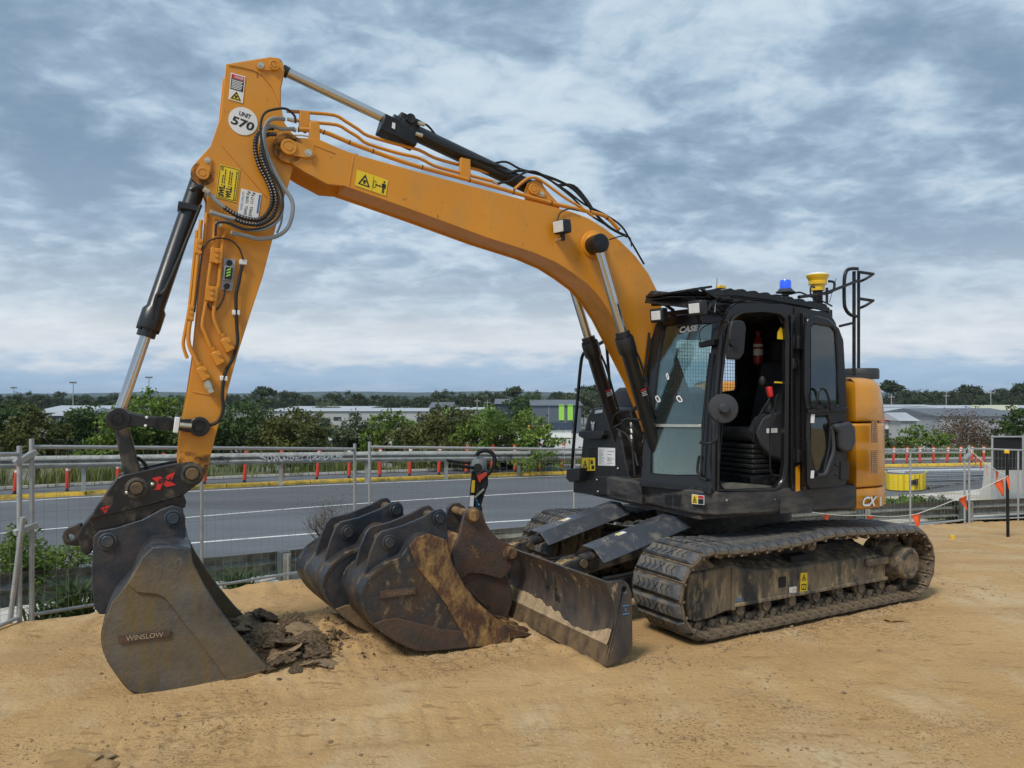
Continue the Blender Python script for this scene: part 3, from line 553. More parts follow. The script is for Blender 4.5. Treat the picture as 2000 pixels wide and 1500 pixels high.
clamp('upper steel clamp joining two fence posts at the far left', J[1], J[2], 0.96); clamp('lower steel clamp joining two fence posts at the far left', J[1], J[2], 0.55)
clamp('steel clamp joining two fence posts above the loose buckets', J[3], J[4], 0.25); clamp('steel clamp joining two fence posts by the orange flags', J[7], J[8], 0.92)
def fence_brace():
    a = atd(45, 1010, 6.5); b = ground(18, 1226); m = MB(); m.cyl(Vector(a) - Vector(b), (0, 0, 0), 0.021, n=12); o = m.build('fence_brace', M['galv']); o.location = tuple(b); tag(o, 'slanting galvanised brace leaning on the far left fence post', 'brace')
fence_brace()

# ================================================================== the excavator
UF = Frame((2.14, 7.82), 25); TF = Frame((2.14, 7.82), 29); DRZ = R(4)
EX = thing('excavator', 'orange tracked excavator with black cab and dozer blade parked on the sand', 'excavator', (2.14, 7.82, 0), UF.rz)
YB = -0.10
def u2(pts, y): return [(p[0], p[2]) for p in UF.tr(pts, 1, y)]
def sec(name, poly, y0, y1, mat, parent, bevel=0.006, rz=0.0): return MB().plate(xz(poly, y0), (0, y1 - y0, 0)).build(name, mat, parent, bevel, rz)
def decal(name, q, mat, parent, n=(0, 1, 0), th=0.003, off=0.002):
    n = np.array(n, float); return MB().plate([np.array(p) + n * off for p in q], n * th).build(name, mat, parent)
def letters(name, items, mat, parent, n=(0, 1, 0), off=0.0065, bold=0.01):
    mb = MB()
    for it in items:
        txt, q = it[0], it[1]; lettering(mb, txt, q, np.array(n, float) * off, it[2] if len(it) > 2 else bold, it[3] if len(it) > 3 else 0)
    return mb.build(name, mat, parent, fix=False)
def bar(mb, q, n=(0, 1, 0), off=0.005, th=0.0012): mb.plate([np.array(p) + np.array(n, float) * off for p in q], np.array(n, float) * th)
def tri_sign(parent, q, n=(0, 1, 0), off=0.005, fig=True):
    """black warning triangle drawn inside quad q"""
    mb = MB(); c = [subq(q, u, v, u + 0.001, v + 0.001)[0] for u, v in ((0.06, 0.08), (0.94, 0.08), (0.5, 0.94))]; ci = [subq(q, u, v, u + 0.001, v + 0.001)[0] for u, v in ((0.22, 0.17), (0.78, 0.17), (0.5, 0.72))]
    mb.ring([p + np.array(n) * off for p in c], [p + np.array(n) * off for p in ci], np.array(n, float) * 0.001, n=24)
    if fig: bar(mb, subq(q, 0.42, 0.24, 0.58, 0.50), n, off); bar(mb, subq(q, 0.34, 0.42, 0.66, 0.48), n, off)
    return mb.build('warning_symbol', M['ink'], parent)

# ---------------------------------------------------------------- boom
def boom():
    y1, y0 = YB + 0.19, YB - 0.19
    low = [(568, 318), (595, 336), (640, 360), (672, 363), (760, 394), (824, 417), (948, 463), (1041, 493), (1087, 513), (1118, 533), (1149, 556), (1174, 584), (1196, 618), (1228, 680), (1262, 748)]
    top = [(1284, 569), (1267, 535), (1242, 500.7), (1211, 470), (1180, 445), (1149, 426), (1118, 414), (1060, 399), (997, 383), (855, 346), (690, 300), (667, 291), (621, 271)]
    tipl = [(571, 268), (556, 268), (544, 277), (539, 290), (543, 303), (554, 313)]
    P = u2(tipl + low, y1) + [(0.80, 1.66), (0.72, 1.44), (0.55, 1.34), (0.38, 1.42), (0.34, 1.62), (0.52, 2.10), (0.76, 2.66)] + u2(top, y1)
    core = P[len(tipl) + 3: len(P) - 2]
    b = MB().plate(xz(inset(core, 0.016), y0 + 0.02), (0, 0.34, 0)).build('boom', M['orange'], EX, 0.004)
    for a in (y1 - 0.022, y0): sec('side_plate', P, a, a + 0.022, M['orange'], b, 0.004)
    # raised end casting on both cheeks
    tipc = u2([(571, 268), (556, 268), (544, 277), (539, 290), (543, 303), (554, 313), (568, 318), (595, 336), (640, 358), (660, 356), (672, 335), (655, 306), (628, 290), (612, 300), (610, 320), (595, 322), (590, 300), (600, 280)], y1)
    return b, y1
BOOM, BY = boom()
P0_ = lambda x, y: UF.on(x, y, 1, BY)
def pin_cap(parent, x, y, yy, r, bolt=None, name='pin_cap', mat='orange', rp=None, t=0.03):
    c = UF.on(x, y, 1, yy); mb = MB(); mb.lathe([(r, 0), (r, t), (r * 0.92, t + 0.006), (r * 0.72, t + 0.006), (r * 0.68, t + 0.002), (r * 0.5, t + 0.002), (r * 0.46, t + 0.007), (0.001, t + 0.007)], c, (0, 1, 0), 28)
    if bolt is not None:
        e = UF.on(bolt[0], bolt[1], 1, yy); d = Vector(e) - Vector(c); rr = bolt[2]; n = Vector((d.z, 0, -d.x)).normalized(); c_, e_ = Vector(c), Vector(e)
        pts = [c_ + n * r * 0.96, e_ + n * rr] + [e_ + (d.normalized() * math.sin(k * math.pi / 6) + n * math.cos(k * math.pi / 6)) * rr for k in range(1, 6)] + [e_ - n * rr, c_ - n * r * 0.96]
        mb.plate(pts, (0, t - 0.008, 0))
    o = mb.build(name, M[mat], parent)
    if bolt is not None:
        m2 = MB(); e = UF.on(bolt[0], bolt[1], 1, yy + t - 0.008); m2.lathe([(rr * 0.62, 0), (rr * 0.62, 0.006), (rr * 0.32, 0.006), (rr * 0.30, 0.020), (0.001, 0.020)], e, (0, 1, 0), 18); m2.build('bolt', M['zinc'], parent)
    return o
MB().lathe([(0.115, 0), (0.113, 0.002), (0.001, 0.002)], UF.on(563, 289, 1, BY), (0, 1, 0), 40).build('grease_stain', M['orange_grime'], BOOM); MB().beam(P0_(690, 304), P0_(682, 362), 0.006, 0.010, (0, 1, 0)).build('weld_seam', M['orange'], BOOM, 0.002)
MB().beam(P0_(612, 283), P0_(612, 322), 0.005, 0.010, (0, 1, 0)).build('weld_seam', M['orange'], BOOM, 0.002); MB().beam(P0_(612, 283), P0_(655, 300), 0.005, 0.010, (0, 1, 0)).build('weld_seam', M['orange'], BOOM, 0.002)
pin_cap(BOOM, 563, 289, BY, 0.062, (602, 298.5, 0.046))
pin_cap(BOOM, 1050, 371, BY + 0.0, 0.001, None, mat='black')
def boom_bits():
    # bracket for the arm cylinder on top of the boom
    for yy in (YB - 0.13, YB + 0.09):
        P = u2([(1024, 392), (1024, 372), (1030, 358), (1043, 354), (1054, 360), (1066, 376), (1090, 402), (1088, 412)], yy); sec('cylinder_bracket', P, yy, yy + 0.04, M['orange'], BOOM, 0.004)
    pin_cap(BOOM, 1041, 370, YB + 0.13, 0.05, (1058.5, 379, 0.034), t=0.02)
    # hinge boss of the boom cylinders
    c = UF.on(1160, 478, 1, BY); mb = MB(); mb.lathe([(0.135, -0.002), (0.13, 0.014), (0.105, 0.022), (0.095, 0.05), (0.06, 0.06), (0.06, 0.10)], c, (0, 1, 0), 32); mb.build('pivot_boss', M['orange'], BOOM)
    c2 = UF.on(1160, 478, 1, BY); mb = MB(); mb.lathe([(0.135, 0.002), (0.13, -0.014), (0.095, -0.05), (0.06, -0.06), (0.06, -0.10)], (c2[0], YB - 0.19, c2[2]), (0, 1, 0), 32); mb.build('pivot_boss', M['orange'], BOOM)
    pin_cap(BOOM, 1100, 458, BY, 0.03, None, 'lamp_mount', t=0.01)
    q = UF.tr([(693, 362), (753, 383), (758, 352.5), (697, 331.5)], 1, BY); d = decal('warning_sticker', q, M['yellow'], EX); tri_sign(d, subq(q, 0.05, 0.08, 0.5, 0.95))
    mb = MB(); bar(mb, subq(q, 0.535, 0.05, 0.545, 0.95)); bar(mb, subq(q, 0.66, 0.44, 0.78, 0.50)); bar(mb, subq(q, 0.645, 0.46, 0.665, 0.48)); mb.plate([p + np.array([0, .005, 0]) for p in (subq(q, .62, .47, .621, .471)[0], subq(q, .68, .38, .681, .381)[0], subq(q, .68, .56, .681, .561)[0])], (0, .001, 0)); mb.plate([p + np.array([0, .005, 0]) for p in (subq(q, .81, .47, .811, .471)[0], subq(q, .75, .38, .751, .381)[0], subq(q, .75, .56, .751, .561)[0])], (0, .001, 0))
    mb.ring([p + np.array([0, .005, 0]) for p in subq(q, 0.56, 0.25, 0.64, 0.70)], [p + np.array([0, .005, 0]) for p in subq(q, 0.575, 0.29, 0.625, 0.66)], (0, .001, 0), 16)
    bar(mb, subq(q, 0.85, 0.40, 0.93, 0.70)); bar(mb, subq(q, 0.855, 0.10, 0.885, 0.40)); bar(mb, subq(q, 0.895, 0.10, 0.925, 0.40)); bar(mb, subq(q, 0.82, 0.42, 0.845, 0.68)); bar(mb, subq(q, 0.935, 0.42, 0.96, 0.68)); bar(mb, subq(q, 0.865, 0.74, 0.915, 0.87))
    mb.build('warning_symbol', M['ink'], d)
boom_bits()
def tubes(name, pts, y, r, mat, parent=EX, n=8, **k):
    ys = y if isinstance(y, (list, tuple)) else [y] * len(pts); return MB().tube([UF.on(p[0], p[1], 1, yy) for p, yy in zip(pts, ys)], r, n, **k).build(name, M[mat], parent, fix=False)
def boom_pipes():
    p1 = [(560, 217), (603, 220), (653, 225), (675, 237), (700, 252.7), (718.6, 265), (771, 280.6), (818, 293), (849, 308.5), (898, 322.5), (963.5, 339.5), (1004, 350)]
    p2 = [(562, 233), (608, 238.7), (658, 244), (680, 256), (700, 268), (718.6, 281), (777, 299), (818, 308.5), (849, 324), (892, 336), (966, 355)]
    p3 = [(582, 253), (627, 256), (677, 276), (700, 285), (793, 318), (870, 339.5), (963, 364), (1028, 383), (1097, 401.5), (1165, 417), (1187, 426), (1208, 448)]
    p4 = [(1004, 370), (1025, 352), (1038, 347), (1056, 352), (1103, 386), (1134, 404.6), (1159, 423)]
    for p, r, yy in ((p1, 0.0145, YB + 0.02), (p2, 0.0145, YB + 0.08), (p3, 0.019, YB + 0.14), (p4, 0.013, YB + 0.15)): tubes('hydraulic_pipe', p, yy, r, 'orange', smooth=3)
    for k in range(11):
        t = k / 10; i = t * (len(p3) - 1.01); a = p3[int(i)]; b = p3[int(i) + 1]; u = i - int(i); c = (a[0] + (b[0] - a[0]) * u, a[1] + (b[1] - a[1]) * u); d = (b[0] - a[0], b[1] - a[1]); l = math.hypot(*d)
        tubes('cable_tie', [c, (c[0] + d[0] / l * 1.6, c[1] + d[1] / l * 1.6)], YB + 0.14, 0.022, 'rubber', smooth=0)
    for q, yy in (((593, 240), YB + 0.05), ((612, 262), YB + 0.12), ((905, 332), YB + 0.05)):
        P = u2([(q[0] - 9, q[1] - 22), (q[0] + 10, q[1] - 18), (q[0] + 11, q[1] + 16), (q[0] + 3, q[1] + 22), (q[0] - 10, q[1] + 14)], yy); sec('pipe_clamp', P, yy, yy + 0.05, M['orange'], EX)
    for pts, r, yy in (([(813, 236), (836, 246), (861, 273), (914, 299), (957, 318), (988, 316), (1016, 330), (1056, 342), (1103, 370), (1140, 398), (1183, 420), (1214, 442), (1233, 473), (1258, 516)], 0.010, YB + 0.03),
                       ([(811, 256), (855, 277), (905, 300), (957, 321), (988, 338), (1019, 333), (1072, 346), (1112, 364), (1134, 383), (1159, 414)], 0.014, YB + 0.07), ([(973, 358), (997, 353), (1028, 336), (1053, 338), (1087, 361), (1118, 386), (1149, 417), (1185, 440)], 0.010, YB + 0.12),
                       ([(1090, 362), (1120, 363), (1145, 390), (1165, 420), (1192, 445), (1225, 462)], 0.014, YB + 0.0), ([(1088, 436), (1094, 416), (1112, 408), (1130, 412)], 0.006, BY + 0.02), ([(1190, 468), (1215, 461), (1230, 464), (1233, 482)], 0.006, BY + 0.06), ([(820, 262), (880, 292), (935, 312), (990, 330)], 0.011, YB + 0.10)):
        tubes('hydraulic_hose', pts, yy, r, 'rubber', smooth=4)
    for q in ((822, 241), (818, 262), (969, 356), (567, 233), (572, 252)): tubes('hose_fitting', [(q[0] - 6, q[1] - 1), (q[0] + 7, q[1] + 3)], YB + 0.1, 0.017, 'zinc', smooth=0)
    tubes('coupling_pipe', [(545, 262), (560, 264), (600, 266), (640, 283), (680, 298), (700, 302)], YB + 0.16, 0.007, 'zinc')
boom_pipes()

# ---------------------------------------------------------------- hydraulic cylinders
def hyd(name, A, B, split, rb, rr, gl=0.12, rg=None, eye=None, eyeB=None, rz=0):
    """barrel from A to A+(B-A)*split, rod to B"""
    A = Vector(A); B = Vector(B); d = (B - A); L_ = d.length; d.normalize(); s = A + d * L_ * split; rg = rg or rb * 1.35
    o = MB().lathe([(rb * 0.7, 0), (rb * 0.98, 0.02), (rb, 0.03), (rb, L_ * split - gl - 0.03), (rg, L_ * split - gl), (rg, L_ * split - 0.035), (rg * 0.98, L_ * split - 0.03), (rg * 0.8, L_ * split - 0.03), (rg * 0.78, L_ * split + 0.03), (rr * 1.1, L_ * split + 0.03)], A, d, 28).build(name, M['cylinder'], EX, 0, rz)
    MB().cyl(s, B, rr, n=28).build('rod', M['chrome'], o)
    mb = MB(); e = d.orthogonal().normalized(); f = d.cross(e)
    for k in range(8): a = k * math.pi / 4; p = s - d * 0.03 + (e * math.cos(a) + f * math.sin(a)) * rg * 0.84; mb.cyl(p, p + d * 0.018, 0.011, n=6)
    tag(mb.build('gland_bolts', M['black'], o), kind='stuff')
    for p, w in ((A, eye), (B, eyeB)):
        if w: MB().cyl(p + Vector((0, w[1] / 2, 0)), p - Vector((0, w[1] / 2, 0)), w[0], n=28).build('cylinder_eye', M['cylinder'], o, 0.004)
    return o, d, s
P_ = lambda x, y, yy=YB: UF.on(x, y, 1, yy)
bo, d_, s_ = hyd('bucket_cylinder', P_(390, 350), P_(231, 812), 0.660, 0.064, 0.038, 0.17, 0.083, (0.065, 0.12), (0.06, 0.14))
tubes('oil_pipe', [(392, 400), (360, 480), (322, 567), (306, 576), (297, 622)], YB + 0.075, 0.013, 'cylinder', bo, smooth=3)
MB().beam(P_(347, 403), P_(386, 411), 0.16, 0.05).build('clamp', M['cylinder'], bo, 0.006)
ao, d_, s_ = hyd('arm_cylinder', P_(1042, 369), P_(539, 131), 0.575, 0.068, 0.040, 0.10, 0.088, (0.07, 0.14), (0.045, 0.14))
MB().cyl(P_(551, 136), P_(563, 143), 0.046, n=24).build('rod_collar', M['cylinder'], ao); MB().beam(P_(742, 243), P_(812, 275), 0.17, 0.15).build('valve_block', M['black'], ao, 0.01); MB().beam(P_(776, 232), P_(816, 250), 0.15, 0.09).build('lock_valve', M['black'], ao, 0.012)
mb = MB(); c = Vector(P_(796, 238)); mb.cyl(c + Vector((0, 0.07, 0)), c + Vector((0, 0.10, 0)), 0.04, n=20); mb.build('valve_cap', M['black'], ao); decal('label_sticker', UF.tr([(765, 250), (771, 253), (772, 241), (766, 239)], 1, YB + 0.09), M['white'], ao)
for yy, A, B in ((YB + 0.33, (0.90, 1.22), (1.62, 3.33)), (YB - 0.33, (0.86, 1.22), (1.60, 3.33))):
    co, d_, s_ = hyd('boom_cylinder', (A[0], yy, A[1]), (B[0], yy, B[1]), 0.615, 0.066, 0.042, 0.16, 0.086, (0.085, 0.11), (0.075, 0.13))
    MB().lathe([(0.082, -0.075), (0.085, -0.07), (0.085, 0.07), (0.07, 0.078), (0.066, 0.078), (0.05, 0.086), (0.03, 0.086), (0.001, 0.09)], (B[0], yy, B[1]), (0, 1, 0), 28).build('rod_eye', M['black'], co)
    q0 = Vector((A[0], yy, A[1])) + d_ * 0.78; e = Vector((d_.z, 0, -d_.x)); yv = Vector((0, 0.068, 0))
    q = [np.array(q0 - e * 0.035 + yv), np.array(q0 + e * 0.035 + yv), np.array(q0 + e * 0.035 + d_ * 0.07 + yv), np.array(q0 - e * 0.035 + d_ * 0.07 + yv)]; q = [q[1], q[0], q[3], q[2]]
    dd = decal('warning_sticker', q, M['ink'], co); mb = MB(); bar(mb, subq(q, 0.05, 0.75, 0.95, 0.95)); mb.build('red_band', M['dangerred'], co); mb = MB(); bar(mb, subq(q, 0.1, 0.08, 0.9, 0.14)); bar(mb, subq(q, 0.1, 0.3, 0.8, 0.36)); bar(mb, subq(q, 0.1, 0.52, 0.9, 0.58)); mb.build('print_lines', M['white'], co)
    mb = MB(); mb.tube([Vector((A[0], yy, A[1])) + d_ * t + e * o_ + Vector((0, 0.02, 0)) for t, o_ in ((0.55, -0.085), (0.75, -0.085), (1.05, -0.09), (1.2, -0.07))], 0.012, 8); mb.build('oil_pipe', M['cylinder'], co, fix=False)
    c = Vector((A[0], yy, A[1])); MB().plate([(A[0] - 0.13, yy - 0.085, 0.98), (A[0] + 0.12, yy - 0.085, 0.98), (A[0] + 0.08, yy - 0.085, 1.22), (A[0] + 0.04, yy - 0.085, 1.29), (A[0] - 0.04, yy - 0.085, 1.29), (A[0] - 0.10, yy - 0.085, 1.20)], (0, 0.025, 0)).plate([(A[0] - 0.13, yy + 0.06, 0.98), (A[0] + 0.12, yy + 0.06, 0.98), (A[0] + 0.08, yy + 0.06, 1.22), (A[0] + 0.04, yy + 0.06, 1.29), (A[0] - 0.04, yy + 0.06, 1.29), (A[0] - 0.10, yy + 0.06, 1.20)], (0, 0.025, 0)).build('base_bracket', M['dust'], EX, 0.005)

# ---------------------------------------------------------------- arm
AY1, AY0 = YB + 0.15, YB - 0.15
def arm():
    P = u2([(441, 125), (528, 111), (543, 113), (552, 122), (556, 137), (553, 155), (549, 173), (549, 208), (556, 240), (572, 262), (580, 290), (572, 328), (564, 360), (557, 379), (539.5, 440), (514, 538), (489, 613.6), (464, 692), (441.5, 776), (419, 860), (408, 905), (404, 925), (393, 941), (377, 947), (360, 941), (350, 925), (347, 900), (352, 846), (366, 770), (376, 706), (383, 636), (391, 552), (401, 457), (405, 379), (397, 359), (387, 355), (377, 350), (372, 338), (377, 323), (411, 285), (431, 227), (436, 180)], AY1)
    o = MB().plate(xz(inset(P, 0.014), AY0 + 0.02), (0, 0.26, 0)).build('arm', M['orange'], EX, 0.003)
    for a in (AY1 - 0.02, AY0): sec('side_plate', P, a, a + 0.02, M['orange'], o, 0.004)
    # doubler plate with curved edge at the top, rib lines
    D = u2([(446, 128), (528, 113), (543, 115), (552, 124), (554, 137), (551, 155), (547, 173), (547, 208), (540, 190), (530, 170), (512, 148), (495, 138), (470, 132)], AY1); sec('doubler_plate', D, AY1, AY1 + 0.008, M['orange'], o, 0.002)
    MB().beam(P_(433, 284, AY1), P_(520, 385, AY1), 0.006, 0.012, (0, 1, 0)).build('weld_seam', M['orange'], o, 0.002)
    MB().beam(P_(376, 765, AY1), P_(430, 775, AY1), 0.008, 0.010, (0, 1, 0)).build('weld_seam', M['orange'], o, 0.002)
    sec('grimy_end', u2([(352, 880), (412, 888), (407, 905), (403, 925), (392, 940), (377, 945), (361, 940), (352, 925), (349, 900)], AY1), AY1, AY1 + 0.004, M['orange_grime'], o)
    return o
ARM = arm()
MB().lathe([(0.085, 0), (0.083, 0.002), (0.001, 0.002)], UF.on(396, 340, 1, AY1), (0, 1, 0), 40).build('grease_stain', M['orange_grime'], ARM)
pin_cap(ARM, 535, 129, AY1 + 0.008, 0.040, (509, 128, 0.038), t=0.022)
pin_cap(ARM, 396, 340, AY1, 0.046, (405, 313, 0.034), t=0.022)
def arm_bits():
    # stickers
    q = UF.tr([(446, 194), (474, 202), (479, 150), (451, 142)], 1, AY1); d = decal('danger_sticker', q, M['white'], EX)
    mb = MB(); bar(mb, subq(q, 0.06, 0.40, 0.94, 0.80)); mb.build('black_panel', M['ink'], d); mb = MB(); bar(mb, subq(q, 0.06, 0.81, 0.94, 0.96)); mb.build('red_band', M['dangerred'], d)
    letters('lettering', [('DANGER', subq(q, 0.28, 0.84, 0.9, 0.93))], M['white'], d, off=0.0075)
    mb = MB(); rl = random.Random(5)
    for k in range(6): bar(mb, subq(q, 0.12, 0.44 + 0.058 * k, rl.uniform(0.6, 0.9), 0.468 + 0.058 * k), off=0.0065)
    mb.build('print_lines', M['white'], d)
    t = subq(q, 0.08, 0.03, 0.92, 0.38); mb = MB(); mb.plate([p + np.array([0, .005, 0]) for p in (t[0], t[1], (t[2] + t[3]) / 2)], (0, .001, 0)); mb.build('yellow_triangle', M['yellow'], d); tri_sign(d, t, off=0.0065)
    c = UF.on(474.7, 237, 1, AY1); r = 0.106; d = MB().lathe([(r, 0.002), (r, 0.005), (0.001, 0.005)], c, (0, 1, 0), 48).build('unit_sticker', M['white'], EX); X_ = np.array((-1, 0, 0)); Z_ = np.array((0.16, 0, 1.0)); X2 = np.array((-1, 0, -0.24))
    f = lambda u, v: np.array(c) + X2 * u * r + np.array((-0.24, 0, 1.0)) * v * r
    letters('lettering', [('UNIT', [f(-0.38, 0.30), f(0.42, 0.30), f(0.42, 0.62), f(-0.38, 0.62)], 0.03), ('570', [f(-0.75, -0.48), f(0.78, -0.48), f(0.78, 0.14), f(-0.75, 0.14)], 0.03, 0.08)], M['ink'], d)
    q = UF.tr([(421, 385), (461, 395.5), (469, 331), (429, 321)], 1, AY1); d = decal('load_sticker', q, M['yellow'], EX); rot = lambda u0, v0, u1, v1: [subq(q, u, v, u + 1e-4, v + 1e-4)[0] for u, v in ((u1, v0), (u1, v1), (u0, v1), (u0, v0))]
    mb = MB(); mb.ring([p + np.array([0, .005, 0]) for p in subq(q, .03, .02, .97, .98)], [p + np.array([0, .005, 0]) for p in subq(q, .06, .04, .94, .96)], (0, .001, 0), 32); mb.build('border_line', M['ink'], d)
    letters('lettering', [('SWL:', rot(0.10, 0.06, 0.38, 0.42), 0.05), ('WLL:', rot(0.44, 0.06, 0.72, 0.42), 0.05)], M['ink'], d)
    mb = MB(); rl = random.Random(6)
    for u, v0, v1 in ((0.20, 0.46, 0.72), (0.30, 0.46, 0.90), (0.52, 0.46, 0.88), (0.62, 0.46, 0.86), (0.84, 0.06, 0.92)):
        v = v0
        while v < v1: l = rl.uniform(0.03, 0.09); bar(mb, subq(q, u, v, u + 0.05, min(v + l, v1))); v += l + 0.018
    for k in range(3): bar(mb, subq(q, 0.10, 0.84 + k * 0.04, 0.22, 0.86 + k * 0.04))
    mb.build('print_lines', M['ink'], d)
    q = UF.tr([(464, 419), (504, 427), (511, 379), (471, 368)], 1, AY1); d = decal('capacity_sticker', q, M['white'], EX); rot = lambda u0, v0, u1, v1: [subq(q, u, v, u + 1e-4, v + 1e-4)[0] for u, v in ((u1, v0), (u1, v1), (u0, v1), (u0, v0))]
    letters('lettering', [('SWLL  1270 Kg', rot(0.28, 0.04, 0.46, 0.97), 0.015), ('DWLL  1117 Kg', rot(0.52, 0.04, 0.70, 0.97), 0.015)], M['ink'], d); letters('lettering', [('RATED CAPACITY', rot(0.08, 0.2, 0.18, 0.9), 0.005)], M['blueink'], d); mb = MB(); bar(mb, subq(q, 0.88, 0.2, 0.97, 0.95)); mb.build('blue_band', M['blueink'], d)
    # hoses around the boom - arm joint
    Y2 = AY1 + 0.09
    H = [('grey_hose', 'hosegrey', 0.0155, 0, [(557, 233), (533, 232), (520, 243), (516, 264), (519, 293), (533, 328), (552, 363), (568, 387), (572, 411), (563, 443), (541, 461), (507, 467), (480, 461), (453, 455)], 0.06),
         ('corrugated_hose', 'corr', 0.0175, 0.17, [(535, 250), (517, 252), (502, 267), (498.7, 291), (507, 325), (522.7, 355), (532, 384), (528, 408), (512, 427), (491, 429), (464, 421), (437, 405)], 0.02), ('grey_hose', 'hosegrey', 0.0165, 0, [(437, 405), (424, 394), (411, 381), (400, 371)], 0.02),
         ('corrugated_hose', 'corr', 0.0165, 0.17, [(540, 262), (520, 264), (512, 280), (512, 309), (526, 344), (538, 376), (540, 400), (531, 424), (507, 438), (480, 436), (459, 428)], 0.05), ('grey_hose', 'hosegrey', 0.0155, 0, [(459, 428), (445, 425), (432, 421), (412, 415)], 0.05),
         ('spiral_hose', 'rubber', 0.0095, 0.10, [(577, 240), (575, 226), (560, 213), (539, 213), (517, 221), (509, 245), (512, 280), (525, 328), (547, 368), (552, 400), (541, 427), (517, 443), (485, 448), (464, 443), (448, 436), (430, 434), (422, 440), (421, 462)], 0.10),
         ('grey_hose', 'hosegrey', 0.0135, 0, [(576, 251), (549, 252), (528, 247), (511, 262), (510, 285), (520, 315), (536, 345), (550, 385), (550, 415), (535, 438), (507, 449), (469, 446), (440, 432)], 0.04),
         ('grey_hose', 'hosegrey', 0.008, 0, [(553, 375), (552, 410), (549, 435), (541, 455)], 0.0)]
    for n, m, r, rd, pts, dy in H: tubes(n, pts, AY1 + 0.03 + dy, r, m, EX, 10, smooth=6, ridge=rd, pitch=0.022)
    for q in ((400, 371), (412, 415), (453, 455), (424, 437)): tubes('hose_fitting', [(q[0] - 3, q[1] - 2), (q[0] + 8, q[1] + 5)], AY1 + 0.06, 0.019, 'zinc', smooth=0)
    tubes('elbow_fitting', [(372, 372), (383, 366), (398, 366)], AY1 + 0.05, 0.022, 'black')
    for pts, r, dy in (([(393, 430), (391, 446), (390, 468), (383, 538), (377, 597), (369, 642), (369, 672), (380, 697.6), (391, 720)], 0.0155, 0.03), ([(424, 428), (420.5, 440), (416, 482), (408, 538), (402, 591), (395, 633), (399.5, 650), (411, 678)], 0.0135, 0.03), ([(449, 452), (441.5, 451), (434.5, 476), (427.5, 552), (419, 597), (418, 622), (430, 653)], 0.0135, 0.03), ([(385, 450), (378, 520), (370, 600), (361, 650), (358, 675), (366, 700)], 0.0125, -0.02), ([(404, 415), (400, 460), (396, 490)], 0.0125, 0.01)): tubes('hydraulic_pipe', pts, AY1 + dy, r, 'orange', smooth=3)
    for x, y in ((423, 500), (413.5, 574), (390, 482), (374, 611)):
        w = 12 if x > 400 else 7; sec('pipe_clamp', u2([(x - w, y - 15), (x + w, y - 12), (x + w - 3, y + 17), (x - w - 3, y + 14)], AY1), AY1, AY1 + 0.05, M['orange'], EX, 0.005); mb = MB()
        for dy in (-10, 0, 11): c = UF.on(x, y + dy, 1, AY1 + 0.05); mb.lathe([(0.016, 0), (0.016, 0.01), (0.001, 0.012)], c, (0, 1, 0), 6)
        mb.build('clamp_bolt', M['orange'], EX)
    for x, y in ((397, 730), (425, 700), (444, 674)):
        P = [(x - 14, y - 9), (x + 2, y - 15), (x + 14, y + 8), (x - 3, y + 16)]; sec('valve_block', u2(P, AY1), AY1, AY1 + 0.06, M['orange'], EX, 0.005); mb = MB()
        for dx, dy in ((3, -8), (9, 5)): mb.lathe([(0.014, 0), (0.014, 0.012), (0.001, 0.014)], UF.on(x + dx, y + dy, 1, AY1 + 0.06), (0, 1, 0), 6)
        mb.build('block_bolt', M['orange'], EX)
        for dx, dy in ((-10, -22), (-7, -16)): tubes('pipe_nut', [(x + dx, y + dy), (x + dx + 2, y + dy + 5)], AY1 + 0.03, 0.021, 'orange', smooth=0)
    tubes('quick_coupler', [(402, 744), (413, 767)], AY1 + 0.03, 0.026, 'zinc', smooth=0); tubes('quick_coupler', [(404, 748), (408, 757)], AY1 + 0.03, 0.031, 'zinc', smooth=0)
    tubes('cable', [(394, 493), (405, 473), (425, 465), (450, 469), (467, 485), (475, 507)], AY1 + 0.05, 0.006, 'rubber'); tubes('cable', [(440, 560), (437, 580), (426, 602), (412, 604), (405, 592)], AY1 + 0.03, 0.006, 'rubber'); tubes('cable', [(396, 480), (391, 520), (386, 560), (380, 610)], AY1 + 0.05, 0.006, 'rubber')
    tubes('spiral_hose', [(473, 518), (466, 552), (461, 580), (462.5, 636), (464, 669.6), (453, 703), (439, 731), (434.5, 770), (436, 798), (427.5, 821), (408, 830.5), (366, 831)], AY1 + 0.035, 0.0125, 'rubber', ridge=0.06, pitch=0.012)
    for x, y in ((474.6, 513), (461, 611), (437, 738.7)): sec('cable_clip', u2([(x - 8, y - 5), (x + 7, y - 4), (x + 7, y + 6), (x - 8, y + 5)], AY1), AY1, AY1 + 0.045, M['white'], EX, 0.006)
    q = UF.tr([(431, 566), (453, 569), (460, 507), (437, 505)], 1, AY1); d = decal('sensor_plate', q, M['galv'], EX, th=0.012); MB().plate([p + np.array([0, .012, 0]) for p in subq(q, 0.12, 0.30, 0.88, 0.74)], (0, .03, 0)).build('sensor_box', M['galv'], d, 0.004)
    MB().plate([p + np.array([0, .042, 0]) for p in subq(q, 0.18, 0.33, 0.82, 0.71)], (0, .004, 0)).build('sensor_face', M['ink'], d); mb = MB()
    for k in range(3): a = 0.40 + 0.09 * k; mb.plate([subq(q, u, v, u + .001, v)[0] + np.array([0, .0465, 0]) for u, v in ((0.32, a), (0.66, a + 0.06), (0.66, a + 0.11), (0.32, a + 0.05))], (0, .001, 0))
    mb.build('green_logo', M['green'], d); mb = MB()
